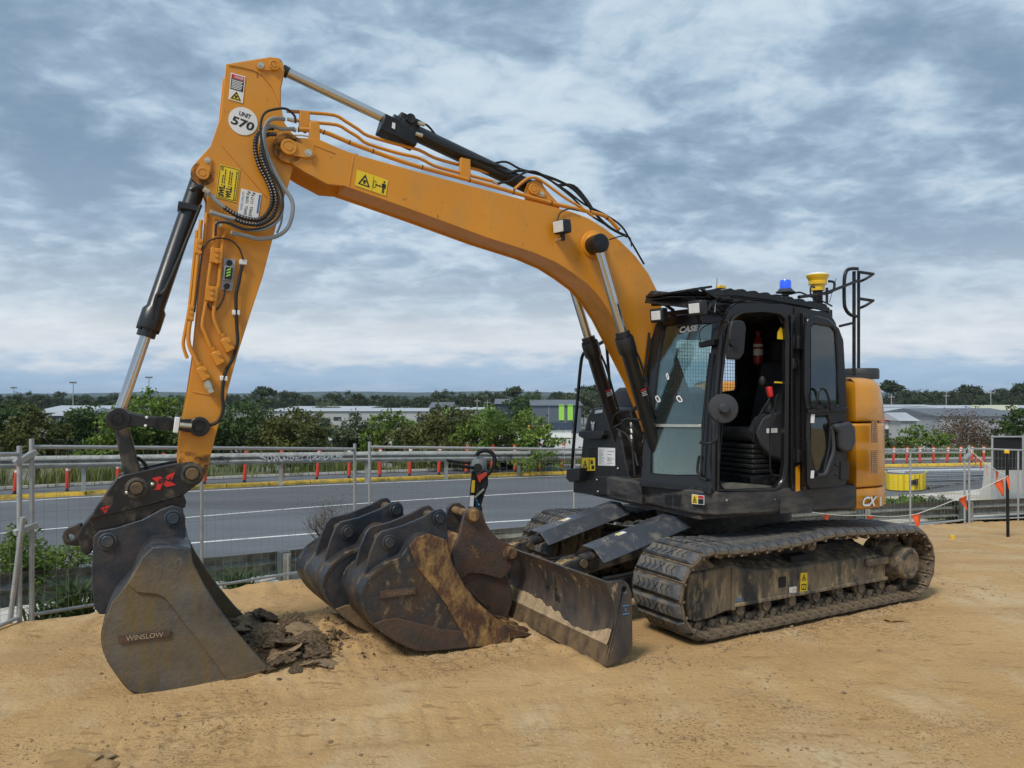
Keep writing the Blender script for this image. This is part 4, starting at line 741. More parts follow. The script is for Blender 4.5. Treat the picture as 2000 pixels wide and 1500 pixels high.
    for u, v in ((0.5, 0.13), (0.5, 0.87)): c = subq(q, u, v, u, v)[0] + np.array([0, .012, 0]); MB().lathe([(0.022, 0), (0.02, 0.025), (0.001, 0.026)], c, (0, 1, 0), 12).build('cable_gland', M['black'], d)
arm_bits()
# ---------------------------------------------------------------- bucket linkage and quick hitch
def linkage():
    yl = YB + 0.17; a = Vector(P_(231, 818, yl)); b = Vector(P_(389, 833, yl))
    for y0 in (YB + 0.15, YB - 0.20):
        aa = Vector((a.x, y0, a.z)); bb = Vector((b.x, y0, b.z)); d = (bb - aa).normalized(); n = Vector((-d.z, 0, d.x)); up = n if n.z > 0 else -n
        mb = MB(); 
        for c, r in ((aa, 0.078), (bb, 0.072)): mb.cyl(c - Vector((0, 0.01, 0)), c + Vector((0, 0.07, 0)), r, n=32)
        pr = [aa + d * 0.06 + up * 0.05, aa + d * 0.17 + up * 0.035, bb - d * 0.17 + up * 0.035, bb - d * 0.06 + up * 0.05, bb - d * 0.06 - up * 0.05, bb - d * 0.17 - up * 0.038, aa + d * 0.17 - up * 0.038, aa + d * 0.06 - up * 0.05]; mb.plate(pr, (0, 0.05, 0))
        o = mb.build('side_link', M['cylinder'], EX, 0.006)
        if y0 > YB:
            for c in (aa, bb): mb = MB(); mb.lathe([(0.052, 0.07), (0.052, 0.078), (0.040, 0.078), (0.040, 0.072), (0.034, 0.072), (0.034, 0.08), (0.001, 0.08)], c, (0, 1, 0), 28); mb.build('pin_end', M['black'], o)
            MB().plate([aa + d * 0.24 + up * 0.045 + Vector((0, .05, 0)), bb - d * 0.19 + up * 0.045 + Vector((0, .05, 0)), bb - d * 0.19 - up * 0.05 + Vector((0, .05, 0)), aa + d * 0.24 - up * 0.05 + Vector((0, .05, 0))], (0, 0.02, 0)).build('cover_plate', M['black'], o, 0.004)
            c = bb - d * 0.155; MB().plate([c - d * 0.018 + up * 0.055 + Vector((0, .07, 0)), c + d * 0.018 + up * 0.055 + Vector((0, .07, 0)), c + d * 0.018 - up * 0.06 + Vector((0, .07, 0)), c - d * 0.018 - up * 0.06 + Vector((0, .07, 0))], (0, .02, 0)).build('cable_clip', M['white'], o, 0.006)
            MB().cyl(c + d * 0.02 + Vector((0, .08, 0)), c + d * 0.10 + Vector((0, .08, 0)), 0.019, n=14).build('hose_fitting', M['zinc'], o)
            for t in (0.18, 0.30):
                for s in (1, -1): MB().ball(aa + d * t + up * 0.03 * s + Vector((0, .055, 0)), 0.011, 6).build('rivet', M['white'], o)
    MB().cyl((b.x, YB - 0.2, b.z), (b.x, YB + 0.2, b.z), 0.045, n=24).build('link_pin', M['black'], EX)
    P = u2([(222, 815), (243, 815), (252, 838), (276, 925), (272, 950), (256, 958), (246, 945), (225, 850)], YB + 0.07); sec('bucket_link', P, YB - 0.07, YB + 0.07, M['dust'], EX, 0.012)
    yp = YB + 0.18
    up_ = [(173, 1015), (190, 990), (228, 934), (241, 928), (300, 915), (341, 906), (375, 902), (392, 909), (398, 922), (394, 940), (357, 968), (300, 985)]
    h = None
    for y0 in (yp - 0.03, YB - 0.18):
        o = sec('quick_hitch' if h is None else 'cheek_plate', u2(up_, yp), y0, y0 + 0.03, M['hitch'], h or EX, 0.006); h = h or o
    low = [(151, 1048), (158, 1032), (175, 1010), (300, 983), (358, 966), (364, 980), (362, 992), (338, 1000), (292, 1020), (225, 1035), (192, 1045), (186, 1066), (178, 1080), (168, 1087), (158, 1078)]
    MB().plate(xz(u2(low, yp), YB - 0.15), (0, 0.315, 0)).build('hitch_body', M['hitch'], h, 0.01)
    MB().plate(xz(u2([(200, 985), (236, 932), (300, 918), (370, 906), (385, 920), (352, 962), (260, 988)], yp), YB - 0.10), (0, 0.03, 0)).build('inner_web', M['hitch'], h, 0.004)
    MB().ring(xz(u2([(116, 1056), (120, 1044), (130, 1037), (156, 1027), (160, 1050), (155, 1074), (135, 1074), (120, 1069)], yp), YB - 0.03), xz(u2([(p[0], p[1]) for p in [(128, 1055), (131, 1050), (137, 1050), (141, 1055), (138, 1060), (132, 1061)]], yp), YB - 0.03), (0, 0.06, 0), 32).build('lifting_eye', M['hitch'], h, 0.004)
    for x, y, r in ((267, 953, 0.075), (375, 925, 0.078)):
        c = UF.on(x, y, 1, yp); MB().lathe([(r, 0), (r * 1.02, 0.012), (r * 0.8, 0.02), (r * 0.72, 0.02), (r * 0.7, 0.012), (r * 0.66, 0.012)], c, (0, 1, 0), 30).build('pin_collar', M['dust'], h); MB().lathe([(r * 0.58, 0), (r * 0.58, 0.03), (r * 0.5, 0.036), (0.001, 0.036)], c, (0, 1, 0), 26).build('pivot_pin', M['edge'], h)
        MB().cyl((c[0], YB - 0.2, c[2]), (c[0], YB + 0.18, c[2]), r * 0.55, n=20).build('pivot_shaft', M['edge'], h)
    for x, y in ((248, 962), (298, 946)): MB().ball(UF.on(x, y, 1, yp + 0.005), 0.016, 6).build('grease_nipple', M['zinc'], h)
    n = (0, 1, 0); off = 0.004
    mb = MB(); f = lambda pts: [np.array(UF.on(x, y, 1, yp)) + np.array([0, off, 0]) for x, y in pts]
    mb.plate(f([(296, 934), (313, 930), (321, 938), (328, 927), (342, 922), (336, 936), (332, 940), (344, 947), (325, 951), (318, 944), (313, 956), (301, 957), (308, 943)]), (0, .001, 0)); mb.build('red_cross_emblem', M['red'], h)
    letters('lettering', [('EN', [np.array(UF.on(x, y, 1, yp)) for x, y in ((309, 945), (333, 940), (334, 932), (310, 936))], 0.04)], M['ink'], h, off=0.007)
    mb = MB(); mb.plate(f([(196, 992), (214, 987), (213, 991), (206, 1003)]), (0, .001, 0)); mb.build('red_triangle_emblem', M['red'], h)
    letters('lettering', [('W', [np.array(UF.on(x, y, 1, yp)) for x, y in ((201, 999), (210, 997), (212, 989), (198, 992))], 0.0)], M['ink'], h, off=0.007)
    tubes('hose', [(268, 893), (282, 905), (292, 925)], YB + 0.02, 0.012, 'rubber', h)
linkage()

# ---------------------------------------------------------------- buckets
def bucket_body(parent, name, fr, side, y1, w, i_top, i_lip, mat, smat, th=0.028, rnd=True):
    """side: traced outline of the near cheek on plane y = y1; back sheet follows outline indices i_top .. i_lip"""
    P = [(p[0], p[2]) for p in fr.tr(side, 1, y1)]; n = len(P)
    idx = [];
    k = i_top
    while True:
        idx.append(k)
        if k == i_lip: break
        k = (k - 1) % n
    prof = catmull([Vector((P[i][0], P[i][1])) for i in idx], 4); cx = sum(p[0] for p in P) / n; cz = sum(p[1] for p in P) / n; inn = []
    for i, p in enumerate(prof):
        t = (prof[min(i + 1, len(prof) - 1)] - prof[max(i - 1, 0)]).normalized(); nn = Vector((-t.y, t.x)); 
        if nn.dot(Vector((cx, cz)) - p) < 0: nn = -nn
        inn.append(p + nn * 0.022)
    mb = MB(); vs = []; ya, yb = y1 - 0.004, y1 - w + 0.004
    for p, q in zip(prof, inn): vs += [(p.x, ya, p.y), (p.x, yb, p.y), (q.x, yb, q.y), (q.x, ya, q.y)]
    m = len(prof); fs = [(i * 4 + j, i * 4 + (j + 1) % 4, (i + 1) * 4 + (j + 1) % 4, (i + 1) * 4 + j) for i in range(m - 1) for j in range(4)] + [(0, 1, 2, 3), tuple((m - 1) * 4 + j for j in (3, 2, 1, 0))]
    mb.add(vs, fs); b = mb.build(name, mat, parent, ang=40)
    for y in (y1 - th, y1 - w): sec('cheek_plate', P, y, y + th, smat, b if parent is not None else None, 0.005)
    return b, P
def ears(fr, b, outline, ypos, pins, yref, mat, pr=0.05, th=0.035, pinmat=None, bossmat=None):
    E_ = [(p[0], p[2]) for p in fr.tr(outline, 1, yref)]
    for y in ypos: sec('hanger_plate', E_, y, y + th, mat, b, 0.006)
    for x, y in pins:
        c = fr.on(x, y, 1, yref); MB().cyl((c[0], min(ypos), c[2]), (c[0], max(ypos) + th, c[2]), pr * 0.7, n=20).build('hanger_pin', pinmat or M['edge'], b)
        for yy in ypos:
            mb = MB(); s = 1 if yy == max(ypos) else -1; y0 = yy + th if s > 0 else yy
            mb.lathe([(pr * 1.18, 0), (pr * 1.18, 0.014), (pr * 1.05, 0.018), (pr * 0.92, 0.018), (pr * 0.90, 0.010), (pr * 0.82, 0.010), (pr * 0.80, 0.024), (pr * 0.72, 0.028), (0.001, 0.028)], (c[0], y0, c[2]), (0, s, 0), 28); mb.build('pin_boss', bossmat or mat, b)
def attached_bucket():
    side = [(296, 1066), (329, 1064.5), (373, 1070), (377, 1099), (399, 1143), (425, 1184), (454, 1224), (491, 1268), (527, 1305), (529, 1317), (447, 1331), (337, 1350), (275, 1355), (252, 1349), (227, 1319), (205, 1283), (197, 1246), (203, 1213), (219, 1176), (249, 1140), (263, 1114), (278, 1085)]
    yn = 0.54; b, P = bucket_body(EX, 'digging_bucket', UF, side, yn, 1.26, 2, 9, M['bucketblue'], M['bucket1'])
    # thicker cutter cheek in front of a welded ridge
    q = [(249, 1140), (268, 1157), (305, 1160), (322, 1168), (352, 1208), (400, 1268), (443, 1328), (529, 1316), (527, 1305), (491, 1268), (454, 1224), (425, 1184), (399, 1143), (377, 1099), (372, 1071), (329, 1066), (298, 1068), (279, 1087), (264, 1115)]
    sec('side_cutter', [(p[0], p[2]) for p in UF.tr(q, 1, yn)], yn - 0.002, yn + 0.016, M['bucket1'], b, 0.008)
    l = UF.tr([(437, 1329), (530, 1317), (532, 1309), (520, 1303), (447, 1322)], 1, yn); MB().plate([(p[0], yn + 0.018, max(p[2], 0.0)) for p in l], (0, -1.29, 0)).build('cutting_edge', M['edge'], b, 0.005)
    ears(UF, b, [(181, 1070), (181, 1050), (194, 1037), (227, 1031), (278, 1015), (315, 995), (337, 987), (355, 992), (362, 1011), (362, 1056), (345, 1080), (300, 1120), (250, 1160), (215, 1200), (194, 1200), (184, 1187), (179, 1143)], (YB + 0.19, YB - 0.225), [(210, 1057), (338, 1012)], YB + 0.225, M['bucketblue'], 0.052, bossmat=M['bucket1'])
    q = UF.tr([(232, 1256), (333, 1243), (333.5, 1229.5), (231, 1239)], 1, yn); pl = MB().plate(q, (0, 0.014, 0)).build('name_plate', M['rustblack'], b, 0.003)
    letters('lettering', [('WINSLOW', subq(q, 0.14, 0.18, 0.86, 0.84), 0.012)], M['platelet'], b, off=0.016); mb = MB(); lettering(mb, 'WINSLOW', subq(q, 0.14, 0.18, 0.86, 0.84), (0, 0.0145, 0), 0.04); mb.build('lettering_ground', M['padmark'], b, fix=False)
    q = UF.tr([(286, 1146), (352, 1121), (357, 1086), (290, 1111)], 1, yn + 0.016); letters('stamped_number', [('1069', q, -0.004)], M['bucketmark'], b, off=0.001)
attached_bucket()

# ---------------------------------------------------------------- undercarriage (its own heading, a few degrees off the house)
def t2(pts, y): return [(p[0], p[2]) for p in TF.tr(pts, 1, y)]
def tsec(name, poly, y0, y1, mat, parent=None, bevel=0.006): return sec(name, poly, y0, y1, mat, parent or EX, bevel, DRZ if parent is None or parent is EX else 0.0)
def undercarriage():
    # closed belt line of the steel shoes (x, z)
    path = [(1.32, 0.045)] + circ(1.31, 0.38, 0.335, 14, -88, 92) + [(1.05, 0.695), (0.70, 0.688), (0.35, 0.692), (0.10, 0.712), (-0.10, 0.728), (-0.32, 0.725), (-0.70, 0.702), (-1.05, 0.680)] + circ(-1.24, 0.36, 0.315, 13, 84, 272) + [(-0.9, 0.045), (0, 0.045), (0.8, 0.045)]
    P = [Vector((p[0], p[1])) for p in path]; P.append(P[0]); Q = []; L_ = 0
    seg = [(P[i + 1] - P[i]).length for i in range(len(P) - 1)]; tot = sum(seg); N = 50; pitch = tot / N
    def at(s):
        s %= tot; i = 0
        while s > seg[i]: s -= seg[i]; i += 1
        return P[i].lerp(P[i + 1], s / seg[i])
    # one shoe and one pad, shared by all copies
    w = 0.60; sm_ = MB(); sm_.box((0, 0, -0.004), (pitch * 0.965, w, 0.02)); sm_.box((pitch * 0.46, 0, -0.022), (pitch * 0.10, w, 0.03))
    for sx in (-0.03, 0.035):
        for sy in (-0.10, 0.10, -0.25, 0.25): sm_.cyl((sx, sy, -0.014), (sx, sy, -0.034), 0.013, n=6)
    sme = sm_.mesh('shoe'); pm_ = MB(); a, b, h = pitch * 0.40, pitch * 0.33, 0.044; hw = w / 2 - 0.005
    vs = [(-a, -hw, 0.006), (a, -hw, 0.006), (a, hw, 0.006), (-a, hw, 0.006), (-a, -hw + .01, 0.02), (a, -hw + .01, 0.02), (a, hw - .01, 0.02), (-a, hw - .01, 0.02), (-b, -hw + .045, h), (b, -hw + .045, h), (b, hw - .045, h), (-b, hw - .045, h)]
    fs = [(0, 3, 2, 1), (8, 9, 10, 11)] + [(i, (i + 1) % 4, 4 + (i + 1) % 4, 4 + i) for i in range(4)] + [(4 + i, 4 + (i + 1) % 4, 8 + (i + 1) % 4, 8 + i) for i in range(4)]
    pm_.add(vs, fs); pme = pm_.mesh('rubber_pad'); gm = MB()
    for k in range(7):
        y = -0.19 + 0.063 * k; sgn = 1 if k < 3.5 else -1; c0 = (-b * 0.8, y, h + 0.0015); c1 = (0, y + 0.028 * sgn, h + 0.0015); c2 = (b * 0.8, y, h + 0.0015)
        gm.beam(c0, c1, 0.006, 0.004); gm.beam(c1, c2, 0.006, 0.004)
    gme = gm.mesh('tread_groove')
    for me, mt in ((sme, M['shoe']), (pme, M['pad']), (gme, M['padmark'])):
        bm = bmesh.new(); bm.from_mesh(me); bmesh.ops.recalc_face_normals(bm, faces=bm.faces); bm.to_mesh(me); bm.free(); me.materials.append(mt)
    for ymid, lab in ((0.945, 'muddy near track'), (-0.945, 'muddy far track')):
        ch = MB()
        for i in range(N):
            s = (i + 0.5) * pitch; p = at(s); q = at(s + 0.02); t = (q - at(s - 0.02)).normalized(); n = Vector((t.y, -t.x)); c = p - n * 0.045
            for sy in (-1, 1):
                t3 = Vector((t.x, 0, t.y)); n3 = Vector((n.x, 0, n.y)); M3 = Matrix((t3, Vector((0, 1, 0)), n3)).transposed()
                ch.box((c.x, ymid + sy * 0.085, c.y), (pitch * 1.05, 0.032, 0.055), M3)
                pp = p - n * 0.05 + t * pitch * 0.5; ch.cyl((pp.x, ymid + sy * 0.06, pp.y), (pp.x, ymid + sy * 0.125, pp.y), 0.036, n=12)
        tr = ch.build('track', M['shoe'], EX, 0, DRZ); tr['label'] = lab
        for i in range(N):
            s = i * pitch; p = at(s); t = (at(s + 0.03) - at(s - 0.03)).normalized(); n = Vector((t.y, -t.x))
            m4 = Matrix(((t.x, 0, n.x, p.x), (0, 1, 0, ymid), (t.y, 0, n.y, p.y), (0, 0, 0, 1)))
            for nm, me in (('shoe', sme), ('rubber_pad', pme), ('tread_groove', gme)):
                if nm == 'tread_groove' and (p.y < 0.10 or p.x < 1.0): continue
                o = bpy.data.objects.new(nm, me); COL.objects.link(o); o.parent = tr; o.matrix_local = m4
                if nm == 'tread_groove': o['kind'] = 'stuff'
                if nm == 'rubber_pad': bv = o.modifiers.new('bevel', 'BEVEL'); bv.width = 0.006; bv.segments = 2
    for s in (1, -1):
        yo, yi = s * 1.09, s * 0.80
        O = [(1.42, 0.52), (1.46, 0.30), (1.43, 0.16), (1.36, 0.135), (1.20, 0.145), (1.05, 0.175), (0.96, 0.18), (0.94, 0.215), (-1.03, 0.215), (-1.04, 0.40), (-0.92, 0.45), (0.30, 0.45), (0.60, 0.47), (0.92, 0.53), (1.00, 0.555), (1.06, 0.53), (1.36, 0.53)]
        n = len(O); I = [(x, z + (0.10 if z > 0.38 else 0.0)) for x, z in O]; mb = MB(); mb.add([(x, yo, z) for x, z in O] + [(x, yi, z) for x, z in I], [tuple(range(n)), tuple(range(n, 2 * n))[::-1]] + [(i, (i + 1) % n, n + (i + 1) % n, n + i) for i in range(n)])
        fr = mb.build('track_frame', M['frame'], EX, 0.014, DRZ)
        MB().bb(-1.04, 0.95, yo - s * 0.02, yo + s * 0.022, 0.205, 0.235).build('frame_lip', M['frame'], fr, 0.006)
        MB().bb(0.93, 0.975, yo - s * 0.01, yo + s * 0.012, 0.18, 0.53).build('end_rib', M['frame'], fr, 0.006)
        MB().bb(-1.05, -0.72, yo - s * 0.02, yo + s * 0.035, 0.36, 0.43).build('step_ledge', M['frame'], fr, 0.012)
        MB().bb(0.33, 0.42, yo - s * 0.01, yo + s * 0.003, 0.30, 0.39).build('frame_slot', M['padmark'], fr)
        MB().bb(-0.06, 0.18, s * 0.90, s * 1.02, 0.40, 0.535).build('top_slot', M['padmark'], fr, 0.01)
        for x in (0.86, 0.55, 0.24, -0.07, -0.38, -0.69, -0.98):
            MB().lathe([(0.045, -0.14), (0.072, -0.13), (0.072, -0.09), (0.055, -0.08), (0.055, 0.08), (0.072, 0.085), (0.072, 0.115), (0.05, 0.118), (0.046, 0.14), (0.001, 0.142)], (x, s * 0.945, 0.165), (0, s, 0), 20).build('bottom_roller', M['shoe'], fr)
        MB().lathe([(0.03, -0.22), (0.045, -0.12), (0.045, -0.02), (0.065, 0.0), (0.065, 0.03), (0.045, 0.04), (0.045, 0.10), (0.058, 0.11), (0.058, 0.135), (0.03, 0.14), (0.001, 0.14)], (-0.02, s * 0.945, 0.635), (0, s, 0), 22).build('carrier_roller', M['shoe'], fr)
        MB().lathe([(0.10, -0.12), (0.25, -0.10), (0.27, -0.05), (0.28, 0.0), (0.27, 0.05), (0.25, 0.10), (0.14, 0.12), (0.1, 0.14), (0.001, 0.14)], (1.30, s * 0.945, 0.385), (0, s, 0), 36).build('idler_wheel', M['shoe'], EX, 0, DRZ)
        sp = MB()
        pts = []
        for k in range(42): r = 0.255 if k % 2 else 0.215; a = 2 * math.pi * k / 42; pts.append((-1.24 + r * math.cos(a), s * 0.92, 0.365 + r * math.sin(a)))
        sp.plate(pts, (0, s * 0.05, 0)); sp.lathe([(0.20, -0.12), (0.20, 0.05), (0.19, 0.10), (0.155, 0.14), (0.152, 0.255), (0.14, 0.272), (0.11, 0.275), (0.105, 0.268), (0.001, 0.268)], (-1.22, s * 0.945, 0.36), (0, s, 0), 36); sp.build('drive_sprocket', M['shoe'], EX, 0, DRZ)
    q = TF.tr([(1562, 1156), (1576, 1155), (1576, 1118), (1563, 1119)], 1, 1.09); d = decal('warning_sticker', q, M['yellow'], EX); d.rotation_euler.z = DRZ; tri_sign(d, subq(q, 0.1, 0.56, 0.9, 0.95)); mb = MB(); mb.ring([p + np.array([0, .005, 0]) for p in subq(q, 0.15, 0.1, 0.85, 0.42)], [p + np.array([0, .005, 0]) for p in subq(q, 0.25, 0.16, 0.75, 0.36)], (0, .001, 0), 24); bar(mb, subq(q, 0.46, 0.1, 0.54, 0.40)); mb.build('manual_symbol', M['ink'], d)
    q = TF.tr([(1541, 1158), (1555, 1157), (1555, 1145), (1541, 1147)], 1, 1.09); d = decal('grease_sticker', q, M['white'], EX); d.rotation_euler.z = DRZ; mb = MB(); bar(mb, subq(q, 0.4, 0.55, 0.95, 0.65)); bar(mb, subq(q, 0.4, 0.25, 0.95, 0.35)); mb.build('print_lines', M['orange'], d)
    mb = MB()
    for k in range(5): c = Vector(TF.on(1437 + k % 2 * 5, 1168 + k * 2.4, 1, 1.094)); mb.beam(c, c + Vector((-0.04, 0, 0.012 * (1 if k % 2 else -1))), 0.004, 0.004)
    mb.build('blue_paint_mark', M['bluemark'], EX, 0, DRZ)
    # centre frame, swing ring
    mb = MB(); mb.lathe([(0.56, 0.60), (0.60, 0.62), (0.60, 0.74), (0.66, 0.75), (0.66, 0.86), (0.58, 0.87), (0.58, 0.95)], (0, 0, 0), (0, 0, 1), 48); ob = mb.build('swing_ring', M['dust'], EX)
    mb = MB()
    for k in range(40): a = 2 * math.pi * k / 40; mb.cyl((0.625 * math.cos(a), 0.625 * math.sin(a), 0.86), (0.625 * math.cos(a), 0.625 * math.sin(a), 0.885), 0.016, n=6)
    mb.build('ring_bolts', M['dust'], ob)
    mb = MB(); mb.bb(-0.62, 0.66, -0.62, 0.62, 0.36, 0.64)
    for sx in (-1, 1):
        for sy in (-1, 1): mb.plate([(sx * 0.35, sy * 0.45, 0.32), (sx * 0.75, sy * 0.82, 0.30), (sx * 0.95, sy * 0.82, 0.30), (sx * 0.68, sy * 0.3, 0.32)], (0, 0, 0.26))
    mb.build('centre_frame', M['dust'], EX, 0.02, DRZ)
    # dozer blade
    pf = [(2.335, 0.03), (2.30, 0.13), (2.262, 0.25), (2.255, 0.36), (2.285, 0.48), (2.355, 0.605)]; bk = [(x - 0.035, z) for x, z in pf]; c = catmull([Vector((x, z)) for x, z in pf], 5); cb = [Vector((p.x - 0.03, p.y)) for p in c]
    mb = MB(); poly = [(p.x, p.y) for p in c] + [(p.x, p.y) for p in reversed(cb)]; mb.plate([(x, -1.235, z) for x, z in poly], (0, 2.47, 0)); bl = mb.build('dozer_blade', M['blade'], EX, 0, DRZ, ang=45)
    MB().plate([(2.345, -1.24, 0.0), (2.375, -1.24, 0.005), (2.322, -1.24, 0.135), (2.300, -1.24, 0.135)], (0, 2.48, 0)).build('cutting_edge', M['edge'], bl, 0.003)
    E_ = [(2.345, 0.0), (2.375, 0.005), (2.325, 0.13), (2.285, 0.25), (2.278, 0.36), (2.305, 0.48), (2.375, 0.61), (2.21, 0.61), (2.165, 0.575), (2.135, 0.50), (2.13, 0.09), (2.17, 0.05)]
    hole = circ(2.205, 0.535, 0.026, 14)
    for y in (1.235, -1.26): MB().ring([(x, y, z) for x, z in E_], [(x, y, z) for x, z in hole], (0, 0.025, 0), 72).build('end_plate', M['blade'], bl)
    rn = random.Random(4); top = []; y = -1.2
    while y < 1.2: h = 0.195 + 0.14 * float(fbm(np.array([y * 2.6]), np.array([3.0]), 2, 8)[0]) + 0.05 * float(fbm(np.array([y * 14]), np.array([7.0]), 3, 9)[0]) + (0.03 if y < -0.6 else 0); top.append((y, max(h, 0.145))); y += rn.uniform(0.010, 0.022)
    bx = lambda z: np.interp(z, [p.y for p in c], [p.x for p in c]) + 0.004
    mb = MB(); n = len(top); rows = 4
    mb.add([(bx(0.135 + (h - 0.135) * k / rows) + (0.012 if k == 0 else 0.006 * rn.random() * (k < rows)), y, 0.135 + (h - 0.135) * k / rows) for k in range(rows + 1) for y, h in top], [(k * n + i, k * n + i + 1, (k + 1) * n + i + 1, (k + 1) * n + i) for k in range(rows) for i in range(n - 1)]); mb.build('dried_sand_band', M['sandstick'], bl, fix=False)
    mb = MB(); q = [(2.14, 1.262, z) for z in (0, 1)]
    for a_, b_ in (((2.22, 0.42), (2.17, 0.42)), ((2.22, 0.36), (2.17, 0.36)), ((2.215, 0.43), (2.215, 0.35)), ((2.175, 0.43), (2.175, 0.35)), ((2.20, 0.405), (2.19, 0.38))): mb.beam((a_[0], 1.262, a_[1]), (b_[0], 1.262, b_[1]), 0.006, 0.004)
    mb.build('blue_paint_mark', M['bluemark'], bl)
    for y in (0.44, -0.44):
        tsec('blade_arm', [(2.26, 0.12), (2.26, 0.34), (2.05, 0.36), (0.60, 0.52), (0.60, 0.34), (1.9, 0.16)], y - 0.055, y + 0.055, M['dust'], EX, 0.012)
        for dy in (-0.075, 0.05):
            tsec('lift_bracket', [(2.28, 0.36), (2.30, 0.50), (2.12, 0.585), (2.0, 0.60), (1.955, 0.55), (1.96, 0.50), (2.10, 0.36)], y - 0.09 + dy, y - 0.09 + dy + 0.025, M['dust'], EX, 0.008)
        MB().plate([(2.29, y - 0.14, 0.50), (2.26, y - 0.14, 0.535), (2.13, y - 0.14, 0.575), (2.05, y - 0.14, 0.575), (2.06, y - 0.14, 0.5)], (0, 0.085, 0)).build('sandy_bracket_top', M['bracketsand'], EX, 0.004, DRZ)
        MB().cyl((2.0, y - 0.19, 0.55), (2.0, y + 0.01, 0.55), 0.036, n=20).build('bracket_pin', M['edge'], EX, 0, DRZ)
        yc = y - 0.09; c0 = Vector((1.98, yc, 0.56)); c1 = Vector((0.95, yc, 0.80)); MB().cyl(c0, c1, 0.045, n=20).build('blade_cylinder', M['dust'], EX, 0, DRZ)
        d = (c1 - c0).normalized(); up = Vector((-d.z, 0, d.x)); up = up if up.z > 0 else -up; a0 = c0 + d * 0.10 + up * 0.085; a1 = c1 + d * 0.02 + up * 0.085; W = 0.085; S = 0.16
        sy = Vector((0, 1, 0)); dn = (-up * 0.62 + sy * 0.78).normalized(); dn2 = (-up * 0.62 - sy * 0.78).normalized(); mb = MB(); th = up * -0.008
        prof0 = [a0 + dn2 * S * 0.8 - sy * W, a0 - sy * W, a0 + sy * W, a0 + dn * S + sy * W]; prof1 = [p + (a1 - a0) for p in prof0]
        vs = prof0 + prof1 + [p + th for p in prof0] + [p + th for p in prof1]; fs = []
        for i in range(3): fs += [(i, i + 1, 5 + i, 4 + i), (8 + i, 12 + i, 13 + i, 9 + i), (i, 8 + i, 9 + i, i + 1), (4 + i, 5 + i, 13 + i, 12 + i)]
        fs += [(0, 4, 12, 8), (3, 11, 15, 7)]; mb.add(vs, fs); cv = mb.build('cylinder_guard', M['cover'], EX, 0.003, DRZ, ang=20)
        for t in (0.22, 0.36):
            c = a0 + (a1 - a0) * t; mb = MB()
            for k in range(9): p = c + d * random.uniform(-0.06, 0.06) + sy * random.uniform(-0.05, 0.05); mb.lathe([(random.uniform(0.004, 0.010), 0), (0.001, 0.004)], p, up, 6)
            mb.build('dirt_fleck', M['sandstick'], cv)
        c = a0 + (a1 - a0) * 0.37; q = [np.array(p) for p in (c + sy * 0.03 - d * 0.045, c + sy * 0.03 + d * 0.045, c - sy * 0.03 + d * 0.045, c - sy * 0.03 - d * 0.045)]; dc = decal('warning_sticker', q, M['white'], cv, n=tuple(up)); mb = MB(); bar(mb, subq(q, 0.08, 0.15, 0.45, 0.85), n=tuple(up)); mb.build('yellow_patch', M['yellow'], cv)
        tubes_ = MB(); tubes_.tube([(1.85, y + 0.06, 0.42), (1.5, y + 0.10, 0.45), (1.1, y + 0.02, 0.52), (0.7, y, 0.66)], 0.016, 8); tubes_.build('hydraulic_hose', M['rubber'], EX, 0, DRZ)
undercarriage()

# ---------------------------------------------------------------- house: deck, counterweight, cab
SN = np.array((0.136, 0.9907, 0.0)); S0 = np.array((0.96, 1.0, 0.0))
def Sd(x, y, off=0.0): return UF.hit(x, y, S0 + SN * off, SN)
def sds(pts, off=0.0): return [Sd(x, y, off) for x, y in pts]
CFB = UF.on(1251, 946, 1, 0.16); CFT = UF.on(1282, 628, 1, 0.16); CNB = Sd(1391, 963); FN = np.cross(CNB - CFB, CFT - CFB); FN = FN / np.linalg.norm(FN); FN = FN if FN[0] > 0 else -FN
def Fc(x, y, off=0.0): return UF.hit(x, y, CFB + FN * off, FN)
def fcs(pts, off=0.0): return [Fc(x, y, off) for x, y in pts]
def loft(levels, plan, caps=True):
    mb = MB(); n = len(plan); vs = []
    for z, ins in levels: vs += [(x, y, z) for x, y in (inset(plan, ins) if abs(ins) > 1e-6 else plan)]
    m = len(levels); mb.add(vs, [(k * n + i, k * n + (i + 1) % n, (k + 1) * n + (i + 1) % n, (k + 1) * n + i) for k in range(m - 1) for i in range(n)] + [tuple(range(n))[::-1], tuple(range((m - 1) * n, m * n))]); return mb
def smoothpoly(P, k=4):
    V2 = [Vector(p) for p in P]; n = len(V2); out = []
    for i in range(n):
        a, b, c, d = V2[i - 1], V2[i], V2[(i + 1) % n], V2[(i + 2) % n]
        for j in range(k):
            t = j / k; out.append(tuple(0.5 * ((2 * b) + (c - a) * t + (2 * a - 5 * b + 4 * c - d) * t * t + (3 * b - a - 3 * c + d) * t ** 3)))
    return out
